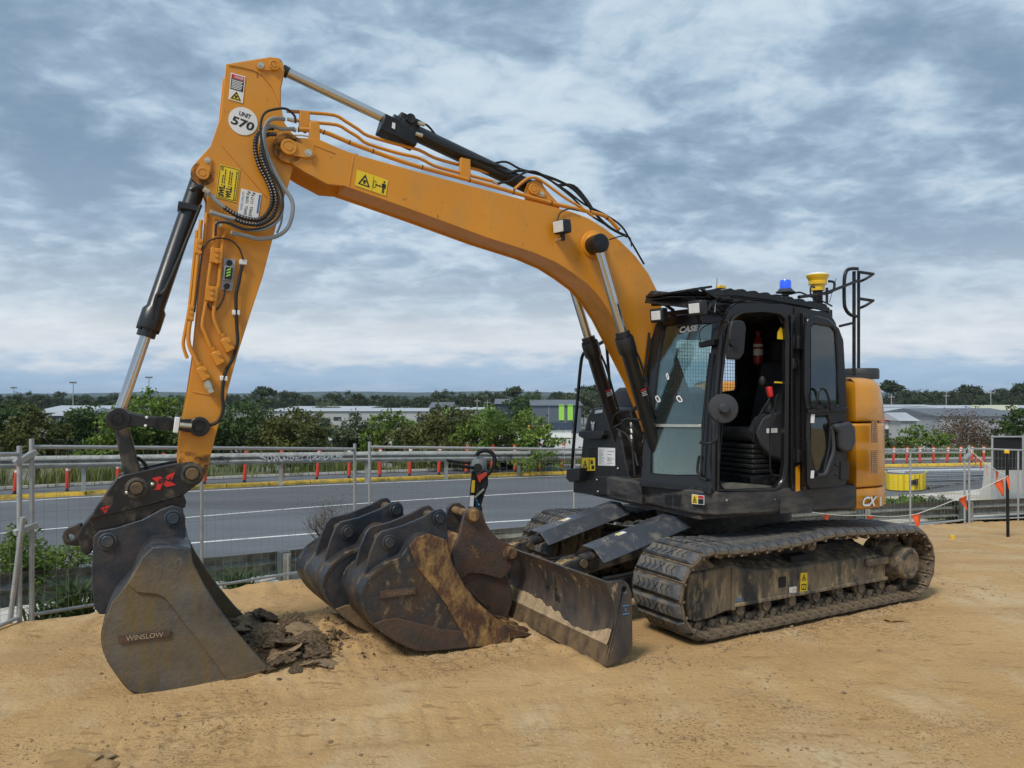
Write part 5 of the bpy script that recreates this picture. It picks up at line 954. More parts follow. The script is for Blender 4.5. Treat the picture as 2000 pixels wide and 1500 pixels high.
def house():
    # deck plate and black side skirt
    PL = [(1.05, 0.16), (1.04, 0.80), (1.01, 0.93), (0.92, 1.02), (0.75, 1.045), (-0.45, 1.215), (-0.50, 1.21), (-0.50, -1.20), (0.60, -1.22), (0.72, -1.18), (0.74, -0.50), (1.10, -0.44), (1.10, 0.16)]
    loft([(0.93, 0.03), (0.955, 0.0), (1.135, 0.0), (1.155, 0.015)], PL).build('deck_skirt', M['skirt'], EX, 0.006, ang=30)
    MB().bb(-0.9, 1.0, -0.9, 0.9, 0.90, 0.94).build('deck_underside', M['dust'], EX)
    arc = [(-0.50, 1.21), (-0.78, 1.20), (-0.96, 1.13), (-1.12, 0.98), (-1.26, 0.74), (-1.37, 0.42), (-1.41, 0.0), (-1.37, -0.42), (-1.26, -0.74), (-1.12, -0.98), (-0.96, -1.13), (-0.78, -1.20), (-0.50, -1.21)]
    A = [tuple(p) for p in catmull([Vector(p) for p in arc], 4)]
    lo = loft([(0.925, 0.03), (0.94, 0.006), (0.95, 0.0), (1.10, 0.0), (1.112, 0.004), (1.118, 0.02)], A).build('counterweight', M['orange_cw'], EX, 0, ang=50)
    loft([(1.128, 0.02), (1.135, 0.004), (1.145, 0.0), (1.68, 0.0), (1.70, 0.004), (1.71, 0.02)], A).build('lower_panel', M['orange_cw'], lo, 0, ang=50)
    mb = loft([(1.725, 0.02), (1.732, 0.004), (1.74, 0.0), (1.90, 0.012), (2.02, 0.03), (2.08, 0.055), (2.115, 0.10), (2.13, 0.18)], A); mb.build('engine_hood', M['orange_cw'], lo, 0, ang=50)
    loft([(1.12, 0.03), (2.0, 0.05)], A).build('hood_seam', M['padmark'], lo)
    # perforated vents on the rounded corner
    n0 = np.array((-0.55, 0.835, 0)); n0 /= np.linalg.norm(n0); p0 = np.array((-0.96, 1.13, 0))
    vn = np.array((-0.40, 0.916, 0)); vp = np.array((-0.87, 1.175, 0))
    for yy0, yy1 in ((822, 865), (880, 925)):
        q = [UF.hit(x, y, vp + vn * 0.006, vn) for x, y in ((1702, yy1), (1713, yy1), (1712, yy0), (1701, yy0))]; v = decal('vent_grille', q, M['padmark'], lo, n=vn); mb = MB()
        for i in range(4): bar(mb, subq(q, 0.02 + i * 0.26, 0, 0.10 + i * 0.26, 1), n=vn, off=0.006)
        for i in range(12): bar(mb, subq(q, 0, i / 12 + 0.02, 1, i / 12 + 0.045), n=vn, off=0.0075)
        mb.build('grille_bar', M['orange_cw'], lo)
    q = [UF.hit(x, y, np.array((-0.78, 1.205, 0)), np.array((-0.16, 0.987, 0))) for x, y in ((1681, 990), (1711, 989), (1713, 968), (1683, 969))]; nn = np.array((-0.16, 0.987, 0))
    letters('lettering', [('CX', q, 0.075, 0.22)], M['ink'], lo, n=nn, off=0.008); letters('lettering', [('CX', subq(q, 0.03, 0.03, 0.97, 0.97), 0.035, 0.22)], M['white'], lo, n=nn, off=0.010)
    n1 = np.array((-0.45, 0.89, 0)); q1 = [UF.hit(x, y, np.array((-0.95, 1.135, 0)), n1) for x, y in ((1716, 988), (1719.5, 988), (1719.5, 970), (1716, 970))]
    letters('lettering', [('1', q1, 0.05)], M['white'], lo, n=n1, off=0.012)
    # deck furniture behind the cab
    MB().bb(-0.95, -0.35, 0.15, 1.0, 2.08, 2.15).build('hood_tray', M['plastic'], EX, 0.02)
    c = UF.on(1682, 735, 1, 0.75); MB().lathe([(0.16, 0.0), (0.165, 0.01), (0.165, 0.09), (0.155, 0.105), (0.001, 0.106)], (c[0], 0.75, 2.125), (0, 0, 1), 28).build('air_cleaner_cap', M['greyplastic'], EX)
    T_ = lambda pts, yy, r=0.017: MB().tube([UF.on(x, y, 1, yy) for x, y in pts], r, 10, 5).build('handrail', M['black'], EX, fix=False)
    T_([(1668, 732), (1668, 600), (1668, 530)], 0.80); T_([(1677, 732), (1677, 640), (1677, 530)], 0.78, 0.015)
    T_([(1672, 618), (1660, 614), (1652, 604), (1649, 590), (1649, 548), (1653, 530), (1662, 525), (1675, 525)], 0.82); 
    for y in (531, 583):
        MB().tube([UF.on(1676, y, 1, 0.80), UF.on(1690, y + 2, 1, 0.80), UF.on(1703, y + 4, 1, 0.80), UF.on(1704, y + 5, 1, 0.75), UF.on(1690, y + 14, 1, 0.35), UF.on(1676, y + 20, 1, 0.30)], 0.015, 10, 4).build('handrail', M['black'], EX, fix=False)
    MB().tube([UF.on(1676, 548, 1, 0.8), UF.on(1640, 562, 1, 0.85), UF.on(1605, 574, 1, 0.9), UF.on(1560, 580, 1, 0.95)], 0.015, 10, 4).build('handrail', M['black'], EX, fix=False)
    T_([(1640, 637), (1665, 631)], 0.82, 0.013); T_([(1615, 592), (1615, 562)], 0.95, 0.013)
    # skirt details
    for x, y in ((1418, 977), (1512, 975), (1529.5, 987)): MB().ball(Sd(x, y, 0.004), 0.015, 7).build('skirt_bolt', M['zinc'], EX)
    q = sds([(1523, 1003), (1585, 1001), (1586, 971), (1525, 973)], 0.052); MB().plate(q, SN * 0.006).build('access_hatch', M['skirt'], EX, 0.004)
    q = sds([(1352, 984), (1376, 985), (1376, 967), (1352, 965)], 0.0)
    fq = [UF.hit(x, y, np.array((1.052, 0.5, 0)), np.array((1, 0.016, 0))) for x, y in ((1352, 984), (1376, 986), (1376, 968), (1352, 965))]; d = decal('warning_sticker', fq, M['white'], EX, n=(1, 0, 0)); mb = MB(); bar(mb, subq(fq, 0.04, 0.06, 0.48, 0.94), n=(1, 0, 0)); mb.build('yellow_patch', M['yellow'], d); tri_sign(d, subq(fq, 0.06, 0.1, 0.46, 0.9), n=(1, 0, 0), off=0.007); mb = MB(); bar(mb, subq(fq, 0.53, 0.06, 0.97, 0.6), n=(1, 0, 0)); mb.build('black_patch', M['ink'], d); mb = MB(); bar(mb, subq(fq, 0.53, 0.65, 0.97, 0.94), n=(1, 0, 0)); mb.build('red_band', M['dangerred'], d)
    mb = MB()
    for k in range(5):
        for x0, x1 in ((1298, 1312), (1315, 1330)): y = 966 + k * 4.3; bar(mb, [UF.hit(x, yy, np.array((1.052, 0.5, 0)), np.array((1, 0.016, 0))) for x, yy in ((x0, y + 2.4), (x1, y + 3.2), (x1, y + 1.0), (x0, y))], n=(1, 0, 0), off=0.001)
    mb.build('vent_slot', M['padmark'], EX)
house()

def cab():
    wind = [(1298, 637), (1340, 634), (1391, 632), (1386, 690), (1379, 737), (1370, 831), (1367, 927), (1320, 927), (1270.5, 924), (1271, 880), (1272, 831), (1282, 725), (1290, 670)]
    fout = [(1251, 948), (1256, 830), (1262, 725), (1270, 665), (1280, 630), (1298, 617), (1350, 611), (1400, 606), (1412, 612), (1412, 640), (1404, 720), (1396, 850), (1392, 964), (1320, 958)]
    cb = MB().ring(fcs(fout), fcs(wind), -FN * 0.07, 90, 0.012).build('cab', M['gloss'], EX)
    low = [(1270.5, 924), (1320, 927), (1367, 927), (1369, 880), (1370, 833), (1320, 832), (1272, 831), (1271, 880)]; upw = [(1272, 829), (1320, 829), (1370, 830), (1379, 737), (1386, 690), (1391, 632), (1340, 634), (1298, 637), (1290, 670), (1282, 725)]
    MB().plate(fcs(upw, -0.02), -FN * 0.006).build('windscreen', M['glass'], cb); MB().plate(fcs(low, -0.02), -FN * 0.006).build('lower_windscreen', M['glasslow'], cb)
    MB().plate(fcs([(1271, 834), (1371, 835), (1371, 829), (1271, 828)], -0.012), FN * 0.012).build('windscreen_bar', M['zinc'], cb, 0.003)
    MB().plate(fcs([(1252, 950), (1391, 966), (1391, 955), (1252, 940)], 0.0), FN * 0.03).build('front_sill', M['black'], cb, 0.008)
    letters('lettering', [('CASE', fcs([(1326, 651), (1363, 646), (1364, 634), (1328, 638)], -0.017), 0.05, 0.1)], M['white'], cb, n=FN, off=0.0)
    for x, y, w in ((1327, 779, 6), (1285, 779, 5), (1304, 735, 3)):
        mb = MB(); mb.ring(fcs([(x - w, y - 5), (x, y - 7), (x + w, y + 1), (x + w, y + 6), (x, y + 7), (x - w, y)], -0.018), fcs([(x - w + 2, y - 3), (x, y - 4), (x + w - 2, y + 2), (x + w - 2, y + 4), (x, y + 4), (x - w + 2, y)], -0.018), FN * 0.002, 24); mb.build('glass_sticker', M['white'], cb)
    # door side
    door_hole = [(1402.7, 955), (1404, 857), (1408, 763), (1414.7, 697), (1424, 643), (1431, 624), (1446.7, 613), (1486.7, 610), (1520, 614), (1533, 625), (1536, 657), (1535, 760), (1533, 910), (1528, 938), (1513, 954), (1460, 956)]
    sout = [(1391, 964), (1396, 850), (1403, 720), (1411, 645), (1418, 615), (1428, 598), (1443, 590), (1528, 593), (1562, 600), (1620, 611), (1634, 628), (1644, 690), (1650, 800), (1652, 957), (1554, 962), (1470, 964)]
    MB().ring(sds(sout), sds(door_hole), -SN * 0.07, 110, 0.012).build('side_frame', M['gloss'], cb)
    MB().ring([p + SN * 0.004 for p in sds([(1399, 958), (1400, 857), (1404, 763), (1411, 697), (1420, 640), (1428, 620), (1445, 609), (1487, 606), (1523, 610), (1537, 622), (1540, 657), (1539, 760), (1537, 910), (1532, 940), (1515, 959), (1460, 960)])], [p + SN * 0.004 for p in sds(door_hole)], SN * 0.018, 96).build('door_seal', M['rubber'], cb)
    mb = MB(); mb.plate(sds([(1542, 615), (1549, 616), (1549, 955), (1542, 957)], 0.0), SN * 0.03); mb.plate(sds([(1562, 612), (1570, 614), (1569, 955), (1561, 957)], 0.0), SN * 0.05); mb.build('door_pillar', M['gloss'], cb, 0.006)
    MB().plate(sds([(1550, 600), (1561, 602), (1560, 958), (1551, 959)], 0.0), SN * 0.012).build('pillar_gap', M['rubber'], cb)
    MB().plate(sds([(1553, 912), (1561, 907), (1561, 958), (1553, 960)], 0.012), SN * 0.01).build('orange_pillar_strip', M['orange_cw'], cb)
    for y in (668, 890):
        mb = MB(); c0 = Sd(1559, y - 12, 0.06); c1 = Sd(1559, y + 13, 0.06); mb.cyl(c0, c1, 0.018, n=12); mb.plate(sds([(1548, y - 14), (1572, y - 12), (1572, y + 14), (1548, y + 13)], 0.03), SN * 0.015); mb.build('door_hinge', M['black'], cb, 0.003)
    MB().plate(sds([(1545, 700), (1554, 701), (1554, 722), (1545, 722)], 0.012), SN * 0.03).build('door_catch', M['black'], cb, 0.006)
    # roof, rear, inner wall
    z_ = lambda p: p[2]; tn = Sd(1428, 597); tr_ = Sd(1620, 610); rear_x = tr_[0] - 0.05
    roof = [(CFT[0] - 0.05, 0.19), (tn[0] - 0.02, 0.95), (tr_[0], tr_[1] - 0.06), (rear_x, tr_[1] - 0.12), (rear_x, 0.19)]
    mb = MB(); zt0, zt1 = Sd(1443, 590)[2], Sd(1600, 606)[2]
    def zr(x): t = (x - tn[0]) / (tr_[0] - tn[0]); return zt0 + (zt1 - zt0) * min(max(t, 0), 1) - 0.005
    mb.plate([(x, y, zr(x) - 0.07) for x, y in roof], (0, 0, 0.07)); mb.build('roof', M['black'], cb, 0.02)
    MB().plate([(rear_x, 0.15, 1.14), (rear_x, 1.16, 1.14), (rear_x, 1.12, 2.74), (rear_x, 0.15, 2.74)], (-0.04, 0, 0)).build('rear_wall', M['black'], cb, 0.01)
    zb = 1.15
    inner = [(1.0, 0.16, zb), (0.95, 0.16, 2.2), (0.82, 0.16, 2.72), (rear_x - 0.03, 0.16, 2.72), (rear_x, 0.16, zb)]; win = [(0.80, 0.16, 1.98), (0.78, 0.16, 2.20), (0.70, 0.16, 2.50), (-0.02, 0.16, 2.50), (-0.02, 0.16, 2.02), (0.30, 0.16, 1.98)]
    MB().ring(inner, win, (0, 0.03, 0), 60).build('right_wall', M['black'], cb)
    mb = MB()
    for i in range(26): x = -0.02 + 0.82 * i / 25; mb.cyl((x, 0.175, 1.70), (x, 0.175, 2.52), 0.0022, n=4, caps=False)
    for i in range(25): z = 1.70 + 0.82 * i / 24; mb.cyl((-0.03, 0.175, z), (0.80, 0.175, z), 0.0022, n=4, caps=False)
    mb.build('window_mesh', M['black'], cb, fix=False)
    MB().plate([(0.99, 0.17, 1.13), (0.93, 0.99, 1.13), (-0.5, 1.18, 1.13), (-0.5, 0.17, 1.13)], (0, 0, 0.03)).build('floor', M['plastic'], cb)
    MB().plate(sds([(1405, 958), (1515, 958), (1505, 949), (1440, 944), (1407, 946)], -0.03), (0, -0.1, 0)).build('dusty_mat', M['matdust'], cb)
    MB().plate([(0.90, 0.25, 1.165), (0.86, 0.92, 1.165), (0.40, 0.95, 1.165), (0.40, 0.25, 1.165)], (0, 0, 0.006)).build('floor_mat', M['greyplastic'], cb)
    # opened door folded back along the side
    dout = [(1582, 955), (1576, 945), (1573, 780), (1573, 643), (1577, 622), (1592, 615), (1620, 623), (1640, 641), (1649, 665), (1653, 740), (1655, 803), (1655, 945), (1640, 951)]
    o1 = 0.14; upg = [(1584, 790), (1584, 640), (1590, 633), (1626, 639), (1633, 650), (1637, 720), (1638, 790)]; split_u = [(1576, 800), (1573, 780), (1573, 643), (1577, 622), (1592, 615), (1620, 623), (1640, 641), (1649, 665), (1653, 740), (1655, 803), (1615, 801)]
    MB().ring(sds(split_u, o1), sds(upg, o1), -SN * 0.045, 84, 0.010).build('door', M['gloss'], cb)
    split_l = [(1582, 955), (1576, 945), (1576, 801), (1615, 802), (1655, 804), (1655, 945), (1640, 951)]; lwg = [(1584, 883), (1584, 809), (1617, 811), (1622, 830), (1620, 873), (1609, 921), (1593, 919)]
    MB().ring(sds(split_l, o1), sds(lwg, o1), -SN * 0.045, 84, 0.010).build('door_lower', M['gloss'], cb)
    MB().plate(sds(upg, o1 - 0.02), -SN * 0.006).build('door_window', M['glassdark'], cb); MB().plate(sds(lwg, o1 - 0.02), -SN * 0.006).build('door_lower_window', M['glassdark'], cb)
    MB().plate(sds([(1576, 800), (1654, 795), (1654, 803), (1576, 808)], o1), SN * 0.02).build('door_rail', M['black'], cb, 0.006)
    MB().tube([Sd(1594, 803, o1 + 0.01), Sd(1596, 785, o1 + 0.05), Sd(1600, 762, o1 + 0.05), Sd(1612, 762, o1 + 0.05), Sd(1620, 785, o1 + 0.05), Sd(1622, 803, o1 + 0.01)], 0.011, 8, 5).build('door_grab_handle', M['black'], cb, fix=False)
    MB().plate(sds([(1621, 828), (1640, 826), (1652, 822), (1661, 836), (1662, 862), (1655, 880), (1640, 884), (1632, 872), (1630, 845), (1622, 838)], o1), SN * 0.07).build('door_latch_cover', M['greyplastic'], cb, 0.022)
    MB().tube([Sd(1623, 834, o1 + .02), Sd(1627, 850, o1 + .02), Sd(1628, 880, o1 + .02), Sd(1620, 905, o1 + .02), Sd(1612, 925, o1 + .02), Sd(1598, 928, o1 + .02)], 0.016, 8, 4).build('door_moulding', M['greyplastic'], cb, fix=False)
    for q in ([(1583, 826), (1590, 826), (1591, 809), (1584, 809)], [(1583, 934), (1589, 934), (1590, 919), (1584, 919)]): MB().plate(sds(q, o1 + 0.001), SN * 0.003).build('label_sticker', M['white'], cb)
    MB().plate(sds([(1640, 937), (1656, 937), (1656, 902), (1641, 902)], o1), SN * 0.012).build('lock_plate', M['gloss'], cb, 0.004)
    for x, y in ((1634, 908), (1634, 927), (1644, 913)): MB().ball(Sd(x, y, o1 + 0.004), 0.012, 6).build('door_bolt', M['black'], cb)
    # seat and controls
    S = lambda x, y, off: Sd(x, y, off)
    MB().bb(-0.05, 0.42, 0.40, 0.90, 1.55, 1.67).build('seat_cushion', M['seat'], cb, 0.05, seg=4)
    MB().plate([(-0.08, 0.40, 1.60), (0.06, 0.40, 1.60), (-0.14, 0.40, 2.30), (-0.28, 0.40, 2.26)], (0, 0.48, 0)).build('seat_backrest', M['seat'], cb, 0.05, seg=4)
    MB().bb(-0.30, -0.16, 0.50, 0.78, 2.28, 2.50).build('headrest', M['seat'], cb, 0.04, seg=4)
    mb = MB()
    for k in range(6): z = 1.26 + 0.045 * k; mb.bb(0.0 - 0.01 * (k % 2), 0.40 + 0.01 * (k % 2), 0.42, 0.88, z, z + 0.04)
    mb.build('seat_suspension', M['plastic'], cb, 0.012); MB().bb(-0.05, 0.48, 0.36, 0.94, 1.15, 1.25).build('seat_base', M['black'], cb, 0.01)
    con = [(1475, 845), (1490, 815), (1512, 806), (1540, 803), (1545, 900), (1535, 905), (1505, 890), (1488, 870)]; MB().plate(sds(con, -0.12), -SN * 0.14).build('left_console', M['greyplastic'], cb, 0.02)
    mb = MB()
    for k in range(5): p = Sd(1505, 805 - k * 4.2, -0.19); mb.cyl(p, p + np.array((0, 0, 0.016)), 0.055 - 0.006 * k, 0.050 - 0.006 * k, n=18)
    mb.build('lever_boot', M['rubber'], cb); p = Sd(1506, 786, -0.19); MB().tube([p, p + np.array((0.05, 0, 0.09)), p + np.array((0.09, 0, 0.16))], 0.012, 8).build('joystick', M['rubber'], cb); MB().ball(p + np.array((0.10, 0, 0.19)), 0.03, 8, (1, 1, 1.6)).build('joystick_knob', M['rubber'], cb)
    MB().tube(sds([(1471, 862), (1475, 830), (1490, 800), (1500, 785), (1505, 775)], -0.11), 0.009, 8).build('safety_lever', M['black'], cb, fix=False); MB().beam(Sd(1505, 776, -0.11), Sd(1502, 755, -0.11), 0.045, 0.045).build('red_lever_knob', M['red'], cb, 0.012)
    MB().tube(sds([(1521, 770), (1516, 775), (1512, 800), (1505, 825), (1504, 900), (1507, 925), (1522, 930)], -0.06), 0.008, 8).build('hand_rail', M['black'], cb, fix=False)
    q = sds([(1497, 846), (1518, 845), (1518, 836), (1497, 837)], -0.115); MB().plate(q, SN * 0.003).build('console_sticker', M['white'], cb)
    p = Sd(1505, 728, 0); ex = (-0.15, 0.30); e0 = UF.on(1481, 712, 1, 0.30); MB().lathe([(0.04, 0), (0.048, 0.02), (0.048, 0.22), (0.036, 0.265), (0.02, 0.28), (0.02, 0.30), (0.03, 0.305), (0.03, 0.33), (0.001, 0.335)], e0, (0, 0, 1), 22).build('fire_extinguisher', M['extred'], cb); MB().lathe([(0.0482, 0.09), (0.0486, 0.092), (0.0486, 0.15), (0.0482, 0.152)], e0, (0, 0, 1), 22).build('extinguisher_label', M['white'], cb); MB().lathe([(0.0482, 0.175), (0.0486, 0.177), (0.0486, 0.20), (0.0482, 0.202)], e0, (0, 0, 1), 22).build('extinguisher_label', M['white'], cb)
    MB().plate(sds([(1519, 662), (1530, 663), (1530, 645), (1525, 639), (1520, 648)], -0.05), -SN * 0.01).build('yellow_tag', M['gps'], cb); MB().plate(sds([(1513, 748), (1532, 749), (1532, 746), (1514, 745)], -0.05), -SN * 0.01).build('yellow_strap', M['gps'], cb)
    # dashboard and right console seen through the glass
    MB().bb(0.30, 0.88, 0.20, 0.40, 1.18, 1.62).build('right_console', M['greyplastic'], cb, 0.03); MB().plate([(0.86, 0.24, 1.62), (0.80, 0.24, 1.95), (0.72, 0.24, 1.95), (0.76, 0.24, 1.62)], (0, 0.20, 0)).build('monitor', M['plastic'], cb, 0.01)
    MB().plate([(0.88, 0.20, 2.0), (0.84, 0.20, 2.42), (0.84, 0.36, 2.40), (0.88, 0.32, 2.05)], (-0.03, 0, 0)).build('sun_visor', M['plastic'], cb, 0.01)
    for y in (0.52, 0.72): MB().plate([(0.86, y, 1.20), (0.92, y, 1.34), (0.90, y, 1.36), (0.83, y, 1.22)], (0, 0.12, 0)).build('foot_pedal', M['rubber'], cb, 0.004); MB().cyl((0.72, y + 0.06, 1.2), (0.66, y + 0.06, 1.72), 0.011, n=10).build('travel_lever', M['black'], cb)
    # mirrors
    a = Sd(1430, 640, 0.06); MB().tube([Sd(1412, 629, 0.02), Sd(1422, 628, 0.12), Sd(1427, 640, 0.16), Sd(1428, 668, 0.16)], 0.011, 8).build('mirror_arm', M['black'], cb, fix=False)
    MB().plate(sds([(1416, 702), (1439, 703), (1448, 690), (1452, 640), (1448, 629), (1440, 626), (1424, 627), (1420, 640)], 0.14), SN * 0.045).build('mirror', M['plastic'], cb, 0.012); MB().lathe([(0.035, 0), (0.03, 0.03), (0.001, 0.03)], Sd(1429, 669, 0.185), SN, 14).build('mirror_knuckle', M['black'], cb)
    MB().tube([Sd(1366, 864, 0.05), Sd(1385, 866, 0.10), Sd(1398, 860, 0.14), Sd(1401, 845, 0.14), Sd(1402, 800, 0.14)], 0.011, 8).build('mirror_arm', M['black'], cb, fix=False)
    cM = Sd(1413, 798, 0.15); MB().lathe([(0.122, -0.035), (0.124, -0.02), (0.124, 0.0), (0.115, 0.012), (0.05, 0.022), (0.045, 0.04), (0.03, 0.055), (0.001, 0.056)], cM, SN + np.array((0.35, 0, 0)), 36).build('round_mirror', M['greyplastic'], cb)
    # wipers, camera, cables on the windscreen
    MB().tube(fcs([(1368, 930), (1371, 880), (1376, 800), (1380, 745), (1387, 690)], 0.03), 0.008, 8).build('wiper', M['rubber'], cb, fix=False); MB().tube(fcs([(1380, 938), (1366, 930), (1362, 915), (1366, 890)], 0.02), 0.012, 8).build('drain_hose', M['rubber'], cb, fix=False)
    MB().beam(Fc(1368, 674, 0.05), Fc(1398, 668, 0.05), 0.05, 0.05).build('camera_box', M['black'], cb, 0.006); MB().tube(fcs([(1368, 668), (1366, 650), (1375, 638), (1390, 632), (1402, 628), (1410, 624)], 0.07), 0.005, 6).build('camera_cable', M['rubber'], cb, fix=False)
    MB().tube(fcs([(1262, 850), (1252, 800), (1258, 740), (1262, 700), (1268, 650)], 0.03), 0.012, 8).build('front_hose', M['rubber'], cb, fix=False)
    for y in (700, 715, 788, 845): MB().ball(Fc(1262 - (y - 700) * 0.05, y, 0.015), 0.014, 6).build('frame_bolt', M['black'], cb)
    return cb
CAB = cab()

def roof_kit():
    # louvred front guard: two long side rails with curved slats between them
    yn, yf = 1.02, 0.22
    top = [UF.on(x, y, 1, yn) for x, y in ((1384, 566), (1440, 566), (1500, 574), (1560, 585), (1616, 597))]; rg = None
    Lf, Ln = np.array(UF.on(1266, 582, 1, yf)), np.array(UF.on(1392, 596, 1, yn)); Bn = np.array(top[0]); Bf = np.array((Bn[0] - 0.02, yf, Bn[2] + 0.02))
    for yy in (yn, 0.62, yf):
        pts = [(p[0], yy, p[2]) for p in top]; low = [(p[0], yy, p[2] - 0.05) for p in top]; o = MB().plate(pts + low[::-1], (0, -0.03, 0)).build('roof_guard' if rg is None else 'guard_rail', M['black'], EX if rg is None else rg, 0.003); rg = rg or o
    x0, x1 = top[0][0], top[-1][0]; n = 10
    for i in range(n):
        t = (i + 0.3) / n; x = x0 + (x1 - x0) * t; z = float(np.interp(-x, [-p[0] for p in top], [p[2] for p in top])); z2 = float(np.interp(-(x - 0.07), [-p[0] for p in top], [p[2] for p in top]))
        MB().plate([(x, yf, z - 0.04), (x - 0.012, yf, z + 0.008), (x - 0.06, yf, z2 + 0.014), (x - 0.095, yf, z2 + 0.004), (x - 0.09, yf, z2 - 0.002), (x - 0.02, yf, z)], (0, yn - yf, 0)).build('guard_slat', M['black'], rg, 0.002)
    up = np.array((0, 0, 0.02))                       # sloping front visor: longitudinal ribs between the bend and a folded lip
    MB().plate([Lf + (0.03, 0, -0.05), Ln + (0.03, 0, -0.05), Ln + (0, 0, 0.02), Lf + (0, 0, 0.02)], (0.014, 0, 0.004)).build('front_lip', M['black'], rg, 0.003)
    MB().plate([Lf + (0, 0, 0.02), Ln + (0, 0, 0.02), Ln + (-0.06, 0, 0.055), Lf + (-0.06, 0, 0.055)], up).build('visor_edge', M['black'], rg, 0.003)
    MB().plate([Bf + (0.10, 0, 0), Bn + (0.08, 0, 0), Bn + (-0.04, 0, 0.02), Bf + (-0.04, 0, 0.02)], up).build('visor_bend', M['black'], rg, 0.003)
    for k in range(9):
        t = k / 8; a = Lf * (1 - t) + Ln * t; b = Bf * (1 - t) + Bn * t; w = 0.045 if 0 < k < 8 else 0.03; MB().plate([a + (-0.04, -w / 2, 0.05), a + (-0.04, w / 2, 0.05), b + (0.09, w / 2, 0.0), b + (0.09, -w / 2, 0.0)], up).build('visor_rib', M['black'], rg, 0.002)
    MB().plate([Bf + (0.10, 0, -0.03), Bf * 0.5 + Bn * 0.5 + (0.1, 0, -0.03), Bn * 0.5 + Ln * 0.5, Bf * 0.5 + Lf * 0.5], (0, 0, 0.008)).build('visor_mesh_panel', M['black'], rg)
    for t in (0.1, 0.5, 0.9): a = Lf * (1 - t) + Ln * t; MB().beam(a + (-0.03, 0, 0), a + (-0.22, 0, -0.10), 0.03, 0.02).build('guard_stay', M['black'], rg)
    for x, y in ((1287, 616), (1362, 602)):
        # work lamps on the roof front
        c = Vector(Fc(x, y, 0.16 if x < 1300 else 0.34)); fwd = Vector((1, 0.28, -0.10)).normalized(); side = fwd.cross(Vector((0, 0, 1))).normalized(); up = side.cross(fwd); M3 = Matrix((fwd, side, up)).transposed()
        mb = MB(); mb.box(c, (0.085, 0.150, 0.130), M3); l = mb.build('work_lamp', M['plastic'], EX, 0.014); mb = MB(); mb.box(c + fwd * 0.045, (0.008, 0.105, 0.082), M3); mb.build('lens', M['lens'], l, 0.003); MB().beam(c - Vector((0, 0, 0.05)) - fwd * 0.01, c - Vector((0, 0, 0.13)) - fwd * 0.05, 0.04, 0.02).build('lamp_bracket', M['black'], l)
    c = Vector(P_(1098, 443, BY + 0.09)); fwd = Vector((1, 0.35, -0.12)).normalized(); side = fwd.cross(Vector((0, 0, 1))).normalized(); up = side.cross(fwd); M3 = Matrix((fwd, side, up)).transposed()
    mb = MB(); mb.box(c, (0.10, 0.135, 0.12), M3); mb.box(c - fwd * 0.06, (0.04, 0.09, 0.08), M3); l = mb.build('work_lamp', M['plastic'], EX, 0.012); mb = MB(); mb.box(c + fwd * 0.053, (0.008, 0.115, 0.10), M3); mb.build('lens', M['lens'], l, 0.003); MB().beam(P_(1100, 470, BY + 0.09), P_(1098, 456, BY + 0.09), 0.03, 0.03).build('lamp_bracket', M['black'], l); MB().beam(P_(1086, 470, BY), P_(1100, 464, BY + 0.10), 0.02, 0.02).build('bracket_bolt', M['zinc'], l)
    # beacon and satellite receiver
    b = Vector(UF.on(1534, 571, 1, 0.85)); be = MB().lathe([(0.085, -0.004), (0.085, 0.006), (0.068, 0.016), (0.06, 0.03)], b, (0, 0, 1), 28).build('beacon_base', M['greyplastic'], EX); MB().lathe([(0.052, 0.03), (0.053, 0.034), (0.050, 0.100), (0.045, 0.112), (0.001, 0.114)], b, (0, 0, 1), 28).build('beacon_lens', M['beacon'], be); MB().cyl(b - Vector((0, 0, 0.10)), b, 0.03, n=12).build('beacon_stem', M['black'], be)
    g = Vector(UF.on(1597, 568, 1, 0.85)); gp = MB().lathe([(0.062, 0.0), (0.064, 0.055), (0.082, 0.058), (0.084, 0.085), (0.078, 0.09), (0.085, 0.105), (0.100, 0.13), (0.104, 0.145), (0.101, 0.150)], g, (0, 0, 1), 32).build('satellite_receiver', M['gps'], EX); MB().lathe([(0.101, 0.150), (0.095, 0.160), (0.06, 0.170), (0.001, 0.174)], g, (0, 0, 1), 32).build('receiver_dome', M['white'], gp); MB().cyl(g - Vector((0, 0, 0.13)), g, 0.045, n=20).build('receiver_mast', M['plastic'], gp)
    MB().tube([g + Vector((-0.09, 0.05, 0.09)), g + Vector((-0.16, 0.05, 0.08)), g + Vector((-0.14, 0.05, 0.0)), g + Vector((-0.06, 0.02, -0.03))], 0.012, 8).build('receiver_handle', M['black'], gp, fix=False); MB().tube([g + Vector((0.09, 0.05, 0.02)), g + Vector((0.14, 0.05, 0.02)), g + Vector((0.13, 0.05, -0.06)), g + Vector((0.02, 0.05, -0.10))], 0.008, 8).build('receiver_cable', M['rubber'], gp, fix=False)
    MB().tube([UF.on(x, y, 1, 0.9) for x, y in ((1518, 578), (1545, 574), (1562, 571), (1580, 578), (1610, 590), (1625, 598))], 0.008, 8).build('roof_cable', M['rubber'], EX, fix=False); MB().tube([UF.on(x, y, 1, 0.95) for x, y in ((1620, 590), (1633, 544))], 0.003, 6, 0).build('aerial', M['black'], EX); MB().tube([UF.on(x, y, 1, 1.0) for x, y in ((1401, 543), (1399, 565), (1396, 610))], 0.005, 6).build('aerial', M['hosegrey'], EX)
    MB().plate([UF.on(x, y, 1, 0.8) for x, y in ((1405, 562), (1419, 564), (1418, 558), (1406, 556))], (0, -0.06, 0)).build('amber_marker', M['gps'], EX, 0.004)
